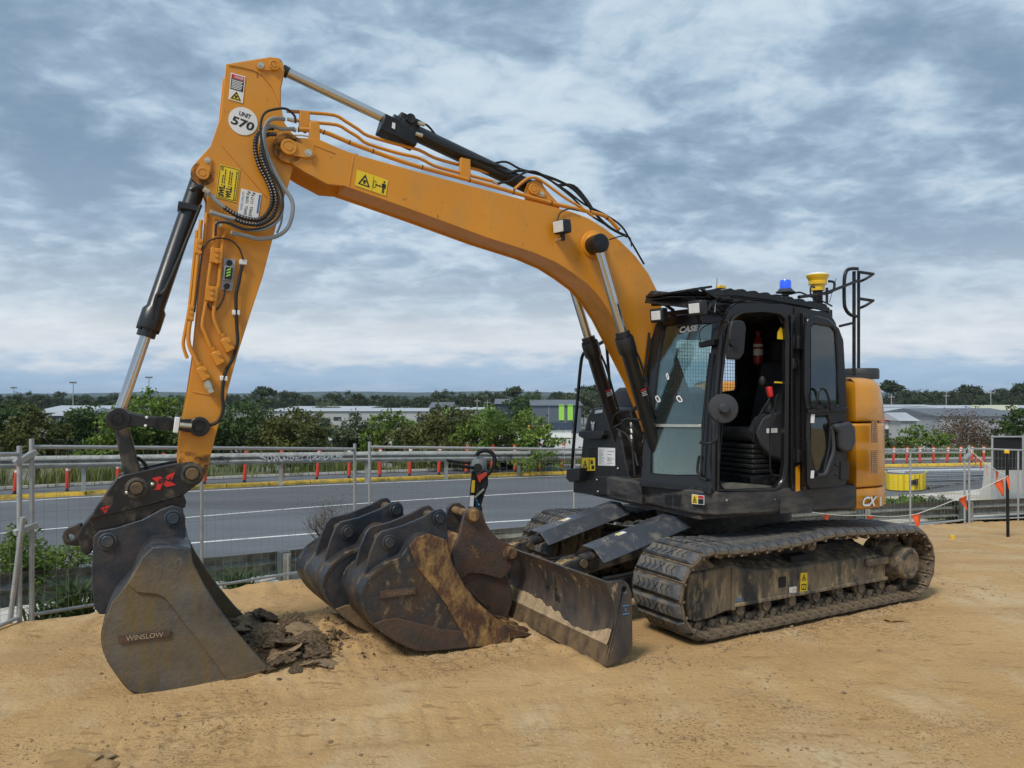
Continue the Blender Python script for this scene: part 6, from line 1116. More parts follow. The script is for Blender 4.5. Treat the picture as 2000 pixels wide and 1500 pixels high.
    MB().plate([UF.on(x, y, 1, 1.0) for x, y in ((1430, 570), (1620, 600), (1622, 607), (1430, 580))], (0, -0.03, 0)).build('guard_mount', M['black'], EX, 0.004)
roof_kit()

def right_side():
    # toolbox, hood, steps and rail on the far side of the boom
    X = 1.02
    f = lambda pts, x=X: [UF.on(a, b, 0, x) for a, b in pts]
    body = f([(1133, 960), (1130, 925), (1138, 850), (1146, 812), (1156, 797), (1185, 795), (1196, 800), (1212, 860), (1226, 930), (1228, 962)])
    tb = MB().plate([(X, p[1], p[2]) for p in body], (-0.75, 0, 0)).build('toolbox', M['black'], EX, 0.03, seg=3)
    lower = f([(1119, 962), (1119, 930), (1228, 930), (1230, 968), (1160, 968)], X + 0.01); MB().plate(lower, (-0.8, 0, 0)).build('lower_box', M['black'], EX, 0.012)
    hood = f([(1190, 800), (1196, 765), (1206, 757), (1240, 756), (1262, 765), (1268, 800)], 0.55); MB().plate(hood, (-0.9, 0, 0)).build('fan_hood', M['greyplastic'], EX, 0.04, seg=3)
    MB().plate(f([(1105, 935), (1106, 916), (1132, 914), (1132, 938), (1112, 942)], 1.12), (-0.35, 0, 0)).build('step_tray', M['plastic'], EX, 0.01)
    MB().plate(f([(1129, 852), (1130, 842), (1176, 841), (1178, 850), (1172, 858), (1140, 858)], X + 0.06), (-0.14, 0, 0)).build('step_tread', M['plastic'], EX, 0.01)
    MB().tube([UF.on(x, y, 0, 1.05) for x, y in ((1117, 918), (1121, 860), (1128, 780), (1134, 715), (1139, 692), (1150, 684), (1185, 663), (1197, 653))], 0.018, 10, 5).build('handrail', M['black'], EX, fix=False)
    MB().tube([UF.on(x, y, 0, 0.9) for x, y in ((1183, 664), (1186, 690), (1190, 740), (1192, 760))], 0.016, 10, 5).build('handrail', M['black'], EX, fix=False)
    q = f([(1136, 920), (1163, 919), (1163, 894), (1137, 894)], X + 0.004); q = [(X + 0.004, p[1], p[2]) for p in q]; d = decal('warning_sticker', q, M['yellow'], EX, n=(1, 0, 0)); tri_sign(d, subq(q, 0.05, 0.1, 0.5, 0.9), n=(1, 0, 0)); mb = MB(); bar(mb, subq(q, 0.55, 0.1, 0.6, 0.9), n=(1, 0, 0)); bar(mb, subq(q, 0.68, 0.5, 0.85, 0.8), n=(1, 0, 0)); bar(mb, subq(q, 0.75, 0.1, 0.95, 0.4), n=(1, 0, 0)); mb.build('print_symbol', M['ink'], d)
    q = f([(1169, 909), (1202, 910), (1202, 875), (1169, 874)], X + 0.004); d = decal('load_chart', q, M['white'], EX, n=(1, 0, 0)); mb = MB(); rn = random.Random(2)
    for k in range(14): v = 0.08 + 0.06 * k; bar(mb, subq(q, 0.06, v, rn.uniform(0.2, 0.45), v + 0.015), n=(1, 0, 0)); bar(mb, subq(q, 0.55, v, rn.uniform(0.65, 0.95), v + 0.02), n=(1, 0, 0)) if rn.random() > 0.4 else None
    mb.build('print_lines', M['ink'], d); mb = MB()
    for k in range(5): bar(mb, f([(1150 - k * 0.2, 878 + k * 5), (1163, 878 + k * 5), (1163, 875 + k * 5), (1150, 875 + k * 5)], X), n=(1, 0, 0), off=0.002)
    mb.build('vent_slot', M['padmark'], EX)
    mb = MB(); c = np.array(UF.on(1159, 832, 0, X)); e = lambda pts: [c + np.array((0.006, y * 0.04, z * 0.05)) for y, z in pts]
    mb.plate(e([(-1, 0.9), (-0.6, 1.0), (-0.3, 0.75), (0.3, 0.75), (0.6, 1.0), (1, 0.9), (0.95, 0.45), (0.6, 0.3), (0.6, -0.3), (0.3, -0.9), (-0.3, -0.9), (-0.6, -0.3), (-0.6, 0.3), (-0.95, 0.45)]), (0.003, 0, 0)); em = mb.build('animal_head_emblem', M['white'], EX); mb = MB()
    for s in (-1, 1): mb.plate([c + np.array((0.0095, s * y * 0.04, z * 0.05)) for y, z in ((0.15, 0.2), (0.4, 0.35), (0.35, 0.1))], (0.002, 0, 0)); mb.plate([c + np.array((0.0095, s * y * 0.04, z * 0.05)) for y, z in ((0.1, -0.6), (0.25, -0.4), (0.05, -0.3))], (0.002, 0, 0))
    mb.build('emblem_face', M['ink'], em)
    q = f([(1162, 808), (1177, 806), (1178, 800), (1164, 801)], X + 0.002); decal('label_sticker', q, M['white'], EX, n=(1, 0, 0))
    for x, y in ((1166, 937), (1168, 960), (1207, 915), (1203, 952), (1210, 945)): MB().ball(UF.on(x, y, 0, X + 0.012), 0.012, 6).build('cover_bolt', M['zinc'], EX)
    # hose bundle and valves between boom cylinder and cab
    for k, pts in enumerate(([(1195, 830), (1200, 812), (1215, 803), (1235, 800), (1246, 790)], [(1198, 835), (1222, 822), (1240, 800), (1250, 795)], [(1205, 838), (1225, 850), (1238, 880), (1246, 910)], [(1232, 800), (1237, 840), (1236, 880), (1240, 930)], [(1215, 822), (1228, 818), (1248, 820)])): MB().tube([UF.on(x, y, 0, 1.08 + 0.02 * k) for x, y in pts], 0.011, 8).build('hydraulic_hose', M['rubber'], EX, fix=False)
    for y in (826, 838, 850, 860): MB().cyl(UF.on(1233, y, 0, 1.1), UF.on(1235, y + 8, 0, 1.1), 0.018, n=10).build('hose_fitting', M['zinc'], EX)
    MB().bb(0.45, 1.1, -0.40, 0.16, 0.94, 1.02).build('boom_foot_frame', M['dust'], EX, 0.01)
    for y in (YB + 0.20, YB - 0.25): MB().plate([(0.25, y, 0.98), (0.95, y, 0.98), (0.95, y, 1.10), (0.72, y, 1.60), (0.55, y, 1.68), (0.38, y, 1.60)], (0, 0.05, 0)).build('boom_foot_bracket', M['dust'], EX, 0.01)
right_side()

def nth(n): return '%d%s' % (n, 'th' if 10 < n % 100 < 14 else {1: 'st', 2: 'nd', 3: 'rd'}.get(n % 10, 'th'))
# ================================================================== loose buckets and the things among them
def loose_buckets():
    g = ground(870, 1272); th = 180 + 30                      # local x points to the right along the row, y towards ... the camera is at +y
    class BF(Frame):
        def __init__(s, C):
            s.C = np.array([C[0], C[1], 0.0]); t = R(30); s.rz = t; s.B = np.array([[math.cos(t), math.sin(t), 0], [-math.sin(t), math.cos(t), 0], [0, 0, 1.0]])
    side = [(798, 1066), (812, 1049), (836, 1042), (871, 1054), (875, 1077), (885, 1105), (906, 1143), (931, 1175), (962, 1203), (994, 1226), (996, 1255), (917, 1264), (833, 1272), (805, 1268), (770, 1252), (735, 1224), (714, 1196), (705, 1171), (709, 1150), (724, 1126), (756, 1101), (784, 1087)]
    ear = [(714, 1112), (724, 1077), (735, 1049), (745, 1038), (784, 1028), (826, 1010), (850, 996.5), (863, 994), (872, 1003), (874, 1024), (876, 1060), (860, 1110), (800, 1150), (740, 1180), (712, 1160)]
    # bucket with rusty cutter, in front
    f = BF(g); r = thing('bucket', 'loose digging bucket with orange rust on its side cutter, front of the three', 'bucket', g, f.rz, 'loose excavator buckets')
    b, P = bucket_body(r, 'shell', f, side, 0.0, -0.48, 3, 10, M['bucket2'], M['bucket2'], th=-0.028)
    def ssec(name, px, y0, y1, mat, par): return sec(name, [(p[0], p[2]) for p in f.tr(px, 1, 0.0)], y0, y1, mat, par, 0.006)
    ssec('side_cutter', [(798, 1066), (812, 1049), (836, 1042), (871, 1054), (875, 1077), (885, 1105), (906, 1143), (931, 1175), (962, 1203), (994, 1226), (996, 1255), (917, 1264), (900, 1232), (870, 1180), (840, 1140), (812, 1105)], -0.016, 0.002, M['rust'], b)
    ssec('wear_plate', [(833, 1272), (917, 1264), (906, 1232), (860, 1228), (800, 1212), (772, 1206), (748, 1210), (730, 1218), (770, 1252), (805, 1268)], -0.012, 0.002, M['rustblack'], b)
    t = f.tr([(993, 1256), (1043, 1250), (1042, 1246), (1010, 1232), (992, 1224)], 1, 0.0); MB().plate([(p[0], 0.01, max(p[2], 0.002)) for p in t], (0, 0.46, 0)).build('cutting_edge', M['rust'], b, 0.006)
    for k in range(3): y = 0.06 + 0.16 * k; q = f.on(1015, 1243, 1, 0.0); MB().plate([(q[0] - 0.03, y, 0.01), (q[0] + 0.14, y + 0.02, 0.012), (q[0] + 0.14, y + 0.04, 0.03), (q[0] - 0.03, y, 0.09)], (0, 0.07, 0)).build('tooth', M['rust'], b, 0.006)
    ears(f, b, ear, (0.10, 0.33), [(759.5, 1059), (857.5, 1012)], 0.10, M['bucketblue'], 0.050, -0.0 + 0.03)
    q = f.tr([(743, 1169), (812, 1160), (811, 1146), (742, 1154)], 1, 0.0); MB().plate(q, (0, -0.012, 0)).build('name_plate', M['rustblack'], b, 0.003); letters('lettering', [('WINSLOW', subq(q, 0.15, 0.18, 0.95, 0.82), 0.01)], M['mouldsand'], b, n=(0, -1, 0), off=0.0135)
    # blue-black bucket behind it
    fw = np.array([math.cos(R(30)), math.sin(R(30)), 0]); aw = np.array([-math.sin(R(30)), math.cos(R(30)), 0])
    g2 = g + aw * 0.52 - fw * 0.13; r2 = thing('bucket', 'loose dark blue-black bucket with sandy back, rearmost left of the three', 'bucket', g2, f.rz, 'loose excavator buckets')
    b2, P2 = bucket_body(r2, 'shell', f, side, 0.0, -0.80, 3, 10, M['bucket2'], M['bucketblue'], th=-0.028)
    sec('wear_plate', [(p[0], p[2]) for p in f.tr([(833, 1272), (917, 1264), (906, 1232), (860, 1228), (800, 1212), (772, 1206), (748, 1210), (730, 1218), (770, 1252), (805, 1268)], 1, 0.0)], -0.012, 0.002, M['mouldsand'], b2, 0.006)
    MB().plate([(p[0], 0.01, max(p[2], 0.002)) for p in t], (0, 0.78, 0)).build('cutting_edge', M['rust'], b2, 0.006)
    ears(f, b2, ear, (0.16, 0.42), [(759.5, 1059), (857.5, 1012)], 0.10, M['bucketblue'], 0.052, 0.03)
    # narrow rusty trenching bucket
    fc = BF(ground(983, 1214) + fw * (-0.16)); g3 = fc.C; r3 = thing('bucket', 'narrow rusty trenching bucket numbered 1060, standing against the dozer blade', 'bucket', g3, fc.rz, 'loose excavator buckets')
    bowl = [(900, 1125), (925, 1113), (960, 1118), (990, 1128), (1000, 1150), (1001, 1178), (994, 1200), (983, 1214), (960, 1222), (930, 1215), (905, 1190), (893, 1155)]
    plate = [(900, 1020), (905, 1000), (914, 992), (927, 990), (939, 998), (946, 1020), (958, 1040), (975, 1055), (997, 1064), (1007, 1076), (1005, 1094), (985, 1122), (976, 1130), (940, 1120), (915, 1118), (896, 1132), (885, 1110), (880, 1080), (893, 1050)]
    B3 = [(p[0], p[2]) for p in fc.tr(bowl, 1, 0.0)]; zmin = min(z for _, z in B3); B3 = [(x, max(z, 0.0)) for x, z in B3]
    sh = sec('shell', B3, 0.0, 0.34, M['rustblack'], r3, 0.01); E3 = [(p[0], p[2]) for p in fc.tr(plate, 1, 0.0)]
    for y in (-0.03, 0.30): sec('hanger_plate', E3, y, y + 0.035, M['rustblack'] if y < 0 else M['bucket2'], sh, 0.006)
    wv = [(p[0], p[2]) for p in fc.tr([(893, 1055), (905, 1045), (910, 1090), (898, 1125), (888, 1100)], 1, 0.0)]; sec('web_plate', wv, 0.0, 0.30, M['rust'], sh, 0.004)
    for x, y in ((922, 1006), (995, 1080)):
        c = fc.on(x, y, 1, -0.03); MB().cyl((c[0], -0.03, c[2]), (c[0], 0.335, c[2]), 0.035, n=20).build('hanger_pin', M['rust'], sh); MB().lathe([(0.062, 0), (0.062, 0.014), (0.052, 0.018), (0.05, 0.045), (0.042, 0.052), (0.001, 0.052)], (c[0], -0.03, c[2]), (0, -1, 0), 28).build('pin_boss', M['rust'], sh)
    q = fc.tr([(908, 1066), (934, 1092), (942, 1082), (916, 1058)], 1, -0.03); letters('stamped_number', [('1060', q, 0.0)], M['rust'], sh, n=(0, -1, 0), off=0.002)
    q = fc.tr([(905, 1144), (948, 1186), (953, 1180), (909, 1138)], 1, 0.0); MB().plate(q, (0, -0.01, 0)).build('name_plate', M['rustblack'], sh); letters('lettering', [('WINSLOW', subq(q, 0.06, 0.12, 0.94, 0.88), 0.0)], M['mouldsand'], sh, n=(0, -1, 0), off=0.012)
loose_buckets()

def hand_machine():
    Yd = 7.75; A = lambda x, y, dy=0.0: Vector(atd(x, y, Yd + dy)); o = A(928, 1000); o.z = float(sand_height(np.array([o.x]), np.array([o.y]))[0])
    t = thing('hand_machine', 'upright walk-behind hand machine with grey tank, black loop handle and orange bracket', 'power tool', o); L = lambda x, y, dy=0.0: A(x, y, dy) - o
    MB().plate([L(923, 912), (L(952, 920)), L(953, 948), L(945, 968), L(938, 995), L(924, 996), L(926, 950)], (0, 0.13, 0)).build('body_shell', M['plastic'], t, 0.012)
    MB().plate([L(921, 920, -0.02), L(929, 922, -0.02), L(925, 996, -0.02), L(915, 994, -0.02)], (0, 0.05, 0)).build('mast', M['black'], t, 0.006)
    MB().plate([L(921.5, 938, -0.024), L(928, 938, -0.024), L(926.5, 962, -0.024), L(920, 962, -0.024)], (0, 0.003, 0)).build('orange_sticker', M['gps'], t); MB().plate([L(918, 968, -0.024), L(926, 968, -0.024), L(924.5, 990, -0.024), L(916.5, 989, -0.024)], (0, 0.003, 0)).build('white_sticker', M['white'], t)
    mb = MB(); c = (933, 982)
    for a, b in (((-5, -6), (-1, -8)), ((5, 4), (1, 6)), ((4, -5), (1, -1)), ((-4, 6), (-1, 2))): mb.plate([L(c[0], c[1], -0.008), L(c[0] + a[0], c[1] + a[1], -0.008), L(c[0] + b[0], c[1] + b[1], -0.008)], (0, 0.003, 0))
    mb.build('blue_emblem', M['bluemark'], t)
    mb = MB(); mb.ball((0, 0, 0), 1, 12); p = L(934, 911, 0.05); s = (0.085, 0.075, 0.105); tk = MB(); tk.v = [(p.x + v[0] * s[0], p.y + v[1] * s[1], p.z + v[2] * s[2] + (0.02 * v[0])) for v in mb.v]; tk.f = mb.f; tk.build('fuel_tank', M['hosegrey'], t)
    MB().cyl(L(933, 914, -0.05), L(933, 914, 0.0), 0.045, n=20).build('recoil_starter', M['rubber'], t, 0.006)
    MB().tube([L(931, 890), L(936, 883), (L(948, 880)), L(960, 884), L(966, 895), L(964, 910), L(957, 921), L(948, 928), L(938, 930)], 0.021, 10, 5).build('loop_handle', M['rubber'], t, fix=False)
    MB().tube([L(925, 914, -0.04), L(905, 911, -0.10), L(883, 907, -0.16)], 0.017, 10, 4).build('handlebar', M['rubber'], t, fix=False); MB().tube([L(930, 905, 0.06), L(900, 903, 0.02), L(873, 899, 0.0)], 0.014, 10, 4).build('handlebar', M['rubber'], t, fix=False)
    MB().plate([L(931, 928, -0.03), L(950, 922, -0.03), L(952, 928, -0.03), L(940, 938, -0.03), L(938, 944, -0.03), L(934, 940, -0.03)], (0, 0.08, 0)).build('orange_bracket', M['redplastic'], t, 0.006)
    MB().beam(L(927, 972, -0.03), L(945, 955, -0.03), 0.02, 0.02).build('lever_arm', M['zinc'], t); MB().beam(L(926, 925, -0.03), L(945, 970, -0.03), 0.018, 0.012).build('brace_bar', M['black'], t)
    MB().lathe([(0.05, 0.12), (0.06, 0.18), (0.06, 0.42), (0.05, 0.46)], (0, 0.04, 0), (0, 0, 1), 18).build('bellows', M['rubber'], t); MB().bb(-0.17, 0.17, -0.10, 0.18, 0.0, 0.12).build('shoe_plate', M['black'], t, 0.03); MB().bb(-0.07, 0.07, -0.02, 0.10, 0.45, 0.85).build('gear_case', M['black'], t, 0.02)
hand_machine()
def red_block():
    o = Vector(atd(842, 1200, 8.35)); o.z = float(sand_height(np.array([o.x]), np.array([o.y]))[0]); t = thing('plastic_barrier', 'low red plastic barrier mostly hidden behind the loose buckets', 'barrier', o, R(28)); P = [(-0.22, 0), (0.22, 0), (0.22, 0.10), (0.10, 0.35), (0.08, 0.64), (-0.08, 0.64), (-0.10, 0.35), (-0.22, 0.10)]
    MB().plate([(-0.42, x, z) for x, z in P], (0.84, 0, 0)).build('shell', M['redplastic'], t, 0.02); MB().cyl((0.2, 0, 0.64), (0.2, 0, 0.67), 0.05, n=16).build('filler_cap', M['redplastic'], t)
red_block()

# ------------------------------------------------------------------ soil: spoil clods, pebbles
M['clod'] = pm('dark_clay', (0.062, 0.040, 0.022), 0.92, var=0.5, scale=9, bump=0.8, bscale=30, dirt=((0.34, 0.23, 0.12), 0.30, 6, (1, 1, 1), 0.14))
M['clodsand'] = pm('sandy_clod', (0.30, 0.205, 0.115), 0.95, var=0.3, scale=9, bump=0.6, bscale=35)
M['pebble'] = pm('pebble', (0.36, 0.27, 0.17), 0.9, var=0.3, scale=30)
def clod_mesh(seed, n=3):
    bm = bmesh.new(); bmesh.ops.create_icosphere(bm, subdivisions=n, radius=1.0); s = seed * 7.13
    for v in bm.verts:
        c = v.co; d = mnoise.fractal(Vector((c.x * 1.3 + s, c.y * 1.3, c.z * 1.3)), 1.0, 2.0, 4) * 0.55 + mnoise.noise(Vector((c.x * 4 + s, c.y * 4, c.z * 4))) * 0.14; v.co = c * (0.85 + d); v.co.z *= 0.55
    me = bpy.data.meshes.new('dirt_clod'); bm.to_mesh(me); bm.free(); me.shade_smooth(); me.set_sharp_from_angle(angle=R(30)); return me
CL = [clod_mesh(i) for i in range(6)]
def soil():
    rn = random.Random(11); meD = []
    for m in CL: a = m.copy(); a.materials.append(M['clod']); meD.append(a)
    meS = []
    for m in CL: a = m.copy(); a.materials.append(M['clodsand']); meS.append(a)
    meL = CL[1].copy(); meL.materials.append(M['sand'])
    spots = [(480, 1228, 0.13), (500, 1222, 0.11), (522, 1226, 0.13), (548, 1232, 0.11), (492, 1245, 0.14), (515, 1250, 0.13), (540, 1262, 0.12), (530, 1282, 0.13), (552, 1292, 0.12), (575, 1285, 0.14), (600, 1290, 0.13), (622, 1296, 0.10), (640, 1302, 0.07), (565, 1305, 0.10), (540, 1310, 0.09), (520, 1318, 0.06), (590, 1262, 0.12), (570, 1250, 0.09), (470, 1235, 0.09), (505, 1270, 0.11), (605, 1310, 0.06), (582, 1316, 0.05)]
    for i, (x, y, r) in enumerate(spots):
        p = ground(x, y); o = bpy.data.objects.new('dirt_clod', (meD if i % 4 else meS)[i % 6]); COL.objects.link(o); o.location = (p[0], p[1], r * 0.22 + float(sand_height(np.array([p[0]]), np.array([p[1]]))[0])); o.scale = (r * rn.uniform(0.9, 1.6), r * rn.uniform(0.9, 1.4), r * rn.uniform(0.35, 0.7)); o.rotation_euler = (rn.uniform(-0.4, 0.4), rn.uniform(-0.4, 0.4), rn.uniform(0, 6)); tag(o, '%s clay clod, %s from the left beside the attached bucket' % ('sandy' if i % 4 == 0 else 'dark crumbly', nth(sorted(q[:2] for q in spots).index((x, y)) + 1)), 'clod', 'clay clods dug out by the bucket')
    for x, y, r, lab in ((1745, 1212, 0.10, 'small brown heap of loose soil beside the near track'), (155, 1492, 0.16, 'sandy lump of soil at the bottom left edge of the photo'), (1500, 1500, 0.0, '')):
        if r == 0: continue
        p = ground(x, y); o = bpy.data.objects.new('soil_lump', meL); COL.objects.link(o); o.location = (p[0], p[1], 0.01); o.scale = (r * 1.3, r, r * 0.45); tag(o, lab, 'soil lump')
    PEB = ((646, 1445, 0.018), (651, 1402, 0.017), (607, 1474, 0.012), (1648, 1352, 0.016), (1718, 1270, 0.02), (835, 1457, 0.011), (705, 1475, 0.013), (198, 1315, 0.015), (518, 1372, 0.014), (620, 1416, 0.008))
    for k, (x, y, r) in enumerate(PEB):
        p = ground(x, y); o = bpy.data.objects.new('pebble', meS[k % 6]); COL.objects.link(o); o.location = (p[0], p[1], 0.003 + float(sand_height(np.array([p[0]]), np.array([p[1]]))[0])); o.scale = (r, r * 0.9, r); o.rotation_euler.z = k; tag(o, 'small pebble on the sandy foreground, %s pebble from the left' % nth(sorted(q[0] for q in PEB).index(x) + 1), 'pebble', 'loose pebbles on the sand')
    # crumbs: one uncountable scatter
    n = 15000; u = RNG.random(n); y = 2.4 + (11.0 - 2.4) * u ** 1.3; x = (RNG.random(n) * 2 - 1) * (0.72 * y + 0.3)
    w = vnoise(x * 0.9, y * 0.9, 77) + 0.5 * vnoise(x * 3, y * 3, 78); keep = (w > 0.90) & (sdist(x, y) < 0.1); x, y = x[keep], y[keep]
    xx = np.concatenate([x, RNG.normal(-1.35, 0.42, 900), RNG.normal(-0.75, 0.5, 500), RNG.normal(1.1, 0.12, 120), 1.55 + 2.4 * (tt := RNG.random(700)) + RNG.normal(0, 0.03, 700), RNG.normal(-1.7, 0.6, 900)]); yy = np.concatenate([y, RNG.normal(6.05, 0.32, 900), RNG.normal(6.5, 0.4, 500), RNG.normal(5.75, 0.1, 120), 5.98 + 1.34 * tt + RNG.normal(0, 0.05, 700) - 0.02, RNG.normal(6.0, 0.35, 900)]); n = len(xx); r = RNG.gamma(1.8, 0.0026, n) + 0.0018; zz = sand_height(xx, yy) + r * 0.2
    base = np.array([(1, 0, 0), (-0.5, 0.87, 0), (-0.5, -0.87, 0), (0.2, 0.1, 0.8), (0, 0, -0.5)]); fc = np.array([(0, 1, 3), (1, 2, 3), (2, 0, 3), (1, 0, 4), (2, 1, 4), (0, 2, 4)])
    an = RNG.random(n) * 6.28; ca, sa = np.cos(an), np.sin(an); jit = 1 + 0.35 * (RNG.random((n, 5, 3)) - 0.5) * 2; b = base[None] * jit; px = (b[..., 0] * ca[:, None] - b[..., 1] * sa[:, None]) * r[:, None] + xx[:, None]; py = (b[..., 0] * sa[:, None] + b[..., 1] * ca[:, None]) * r[:, None] + yy[:, None]; pz = b[..., 2] * r[:, None] + zz[:, None]
    v = np.stack([px, py, pz], -1).reshape(-1, 3); f = (fc[None] + (np.arange(n) * 5)[:, None, None]).reshape(-1, 3); tag(link('soil_crumbs', np_mesh('soil_crumbs', v, f), M['clodsand'], ang=20), 'fine crumbs of soil scattered over the sand', 'gravel', kind='stuff')
soil()
def spoil_fines():
    g = np.random.default_rng(44); n = 1100; x = g.normal(-1.72, 0.20, n); y = g.normal(5.86, 0.17, n); r = g.gamma(1.6, 0.0065, n) + 0.003; z = sand_height(x, y) + r * 0.25
    base = np.array([(1, 0, 0), (-0.2, 0.9, 0), (-0.9, -0.1, 0), (0.1, -0.9, 0), (0.1, 0.1, 0.7), (0, 0, -0.5)]); fc = np.array([(0, 1, 4), (1, 2, 4), (2, 3, 4), (3, 0, 4), (1, 0, 5), (2, 1, 5), (3, 2, 5), (0, 3, 5)])
    b = base[None] * (1 + 0.5 * (g.random((n, 6, 3)) - 0.5) * 2) * r[:, None, None]; a = g.random(n) * 6.28; ca, sa = np.cos(a)[:, None], np.sin(a)[:, None]
    v = np.stack([b[..., 0] * ca - b[..., 1] * sa + x[:, None], b[..., 0] * sa + b[..., 1] * ca + y[:, None], b[..., 2] + z[:, None]], -1).reshape(-1, 3); f = (fc[None] + (np.arange(n) * 6)[:, None, None]).reshape(-1, 3)
    tag(link('spoil_fines', np_mesh('spoil_fines', v, f), M['clod'], ang=25), 'dark fine crumbs of clay strewn around the spoil heap', 'soil', kind='stuff')
spoil_fines()

# ------------------------------------------------------------------ right side: crash cushion, bunting, picket, screened panel
def right_things():
    Yc = 22.0; A = lambda x, y, Y=Yc: Vector(atd(x, y, Y)); o = A(1770, 952); t = thing('crash_cushion', 'steel crash cushion with yellow ribbed nose and telescoping rails', 'crash cushion', o); L = lambda x, y, Y=Yc: A(x, y, Y) - o
    mb = MB(); p = [L(1731, 956, 22.4), L(1733, 924, 22.4), L(1760, 929, 22.0), L(1782, 927, 22.0), (L(1808, 924, 22.2)), L(1810, 956, 22.2), L(1775, 961, 21.9)]
    n = 26; z0, z1 = L(1770, 957)[2], L(1770, 926)[2]; pl = [L(1731, 940, 23.0), L(1733, 940, 22.2), L(1752, 940, 21.9), L(1785, 940, 21.9), L(1807, 940, 22.2), L(1811, 940, 23.0)]; c = catmull([Vector((q.x, q.y, 0)) for q in pl], 6); vs = []
    for i, q in enumerate(c): d = 0.018 if i % 2 else -0.018; vs += [(q.x, q.y + d, z0), (q.x, q.y + d, z1)]
    m = len(c); mb.add(vs + [(v[0], v[1] + 0.05, v[2]) for v in vs], [(2 * i, 2 * i + 2, 2 * i + 3, 2 * i + 1) for i in range(m - 1)] + [(2 * m + 2 * i, 2 * m + 2 * i + 1, 2 * m + 2 * i + 3, 2 * m + 2 * i + 2) for i in range(m - 1)] + [(2 * i + 1, 2 * i + 3, 2 * m + 2 * i + 3, 2 * m + 2 * i + 1) for i in range(m - 1)]); mb.build('yellow_nose', M['yellow'], t, ang=25)
    mb = MB(); mb.plate([L(1774, 940, 21.85), L(1794, 935, 21.85), L(1792, 948, 21.85), L(1778, 945, 21.85)], (0, 0.02, 0)); mb.build('arrow_mark', M['ink'], t)
    for yt, yb in ((920, 928), (929, 937), (938, 946)):
        mb = MB(); a0, a1 = L(1808, yt + 3, 22.2), L(1808, yb + 3, 22.2); b0, b1 = L(1950, yt, 26.5), L(1950, yb, 26.5); k = 5
        pr = [(a0.lerp(a1, i / k) + Vector((0, 0.05 * (i % 2), 0)), b0.lerp(b1, i / k) + Vector((0, 0.05 * (i % 2), 0))) for i in range(k + 1)]
        vs = [q for p_ in pr for q in p_]; mb.add(vs, [(2 * i, 2 * i + 1, 2 * i + 3, 2 * i + 2) for i in range(k)]); mb.build('side_rail', M['galvlight'], t)
    for k in range(6): u = k / 5; a = L(1815, 950, 22.3).lerp(L(1945, 946, 26.3), u); b = L(1825, 968, 22.3).lerp(L(1950, 962, 26.3), u); MB().beam(a, b, 0.09, 0.06).build('strut', M['galvdark'], t)
    mb = MB(); mb.beam(L(1750, 921, 22.6), L(1950, 917, 27.0), 0.5, 0.06); mb.build('top_cover', M['galvlight'], t); MB().beam(L(1790, 972, 22.4), L(1950, 966, 27.0), 0.4, 0.06).build('base_rail', M['galvdark'], t)
    for x, Y in ((1765, 22.3), (1880, 24.4), (1945, 26.6)): a = L(x, 945, Y); MB().bb(a.x - 0.05, a.x + 0.05, a.y, a.y + 0.1, ROADZ - o.z, a.z).build('support_leg', M['galvdark'], t)
    # picket with yellow cap
    pb = Vector(atd(1968, 1046, 13.0)); pt = Vector(atd(1968, 880, 13.0)); pb.z = float(sand_height(np.array([pb.x]), np.array([pb.y]))[0]); t = thing('star_picket', 'black steel picket with yellow cap holding the orange flags', 'post', pb); H_ = pt.z - pb.z; mb = MB()
    for a in (90, 210, 330): d = Vector((math.cos(R(a)), math.sin(R(a)), 0)); mb.beam((d.x * 0.013, d.y * 0.013, H_ / 2 - 0.001), (d.x * 0.013 + 1e-6, d.y * 0.013, H_ / 2), 0.01, 0.01); mb.box((d.x * 0.014, d.y * 0.014, H_ / 2), (0.030, 0.008, H_), Matrix.Rotation(R(a), 3, 'Z'))
    mb.build('shaft', M['black'], t); MB().bb(-0.032, 0.032, -0.032, 0.032, H_ - 0.05, H_ + 0.015).build('cap', M['gps'], t, 0.01)
    # bunting
    def bunting(label, pts, flags, sag):
        P = [Vector(p) for p in pts]; o = P[0].copy(); o2 = thing('flag_bunting', label, 'bunting', o); Q = []
        for i in range(len(P) - 1):
            for k in range(10): u = k / 10; Q.append(P[i].lerp(P[i + 1], u) - o - Vector((0, 0, sag * 4 * u * (1 - u))))
        Q.append(P[-1] - o); MB().tube(Q, 0.006, 5, 0).build('string', M['string'], o2, fix=False)
        for px, w, h, lean in flags:
            i = min(range(len(Q)), key=lambda k: abs(1000 + F * (Q[k] + o).x / (Q[k] + o).y - px)); p = Q[i]; d = (Q[min(i + 1, len(Q) - 1)] - Q[max(i - 1, 0)]).normalized(); mb = MB()
            n = 5; vs = []
            for j in range(n + 1):
                u = j / n; wd = w * (1 - u) + 0.004
                for s in (-1, 0, 1): vs.append(p + d * (s * wd / 2 + lean * u * h) + Vector((0, 0.03 * math.sin(u * 3 + px) * (1 + s * 0.5), -h * u)))
            mb.add(vs, [(j * 3 + s, j * 3 + s + 1, j * 3 + s + 4, j * 3 + s + 3) for j in range(n) for s in (0, 1)]); f = mb.build('flag', M['orangefab'], o2, fix=False); sd = f.modifiers.new('thickness', 'SOLIDIFY'); sd.thickness = 0.002
    bunting('orange triangular flags strung low between the excavator and the black picket', [atd(1560, 996, 10.2), atd(1690, 1006, 11.5), atd(1790, 1004, 12.2), atd(1968, 930, 12.96)], ((1609, 0.22, 0.16, 0), (1697, 0.22, 0.14, 0), (1787, 0.22, 0.22, 0), (1873, 0.22, 0.25, 0.3), (1950, 0.25, 0.28, 0.25), (1963, 0.08, 0.22, 0)), 0.03)
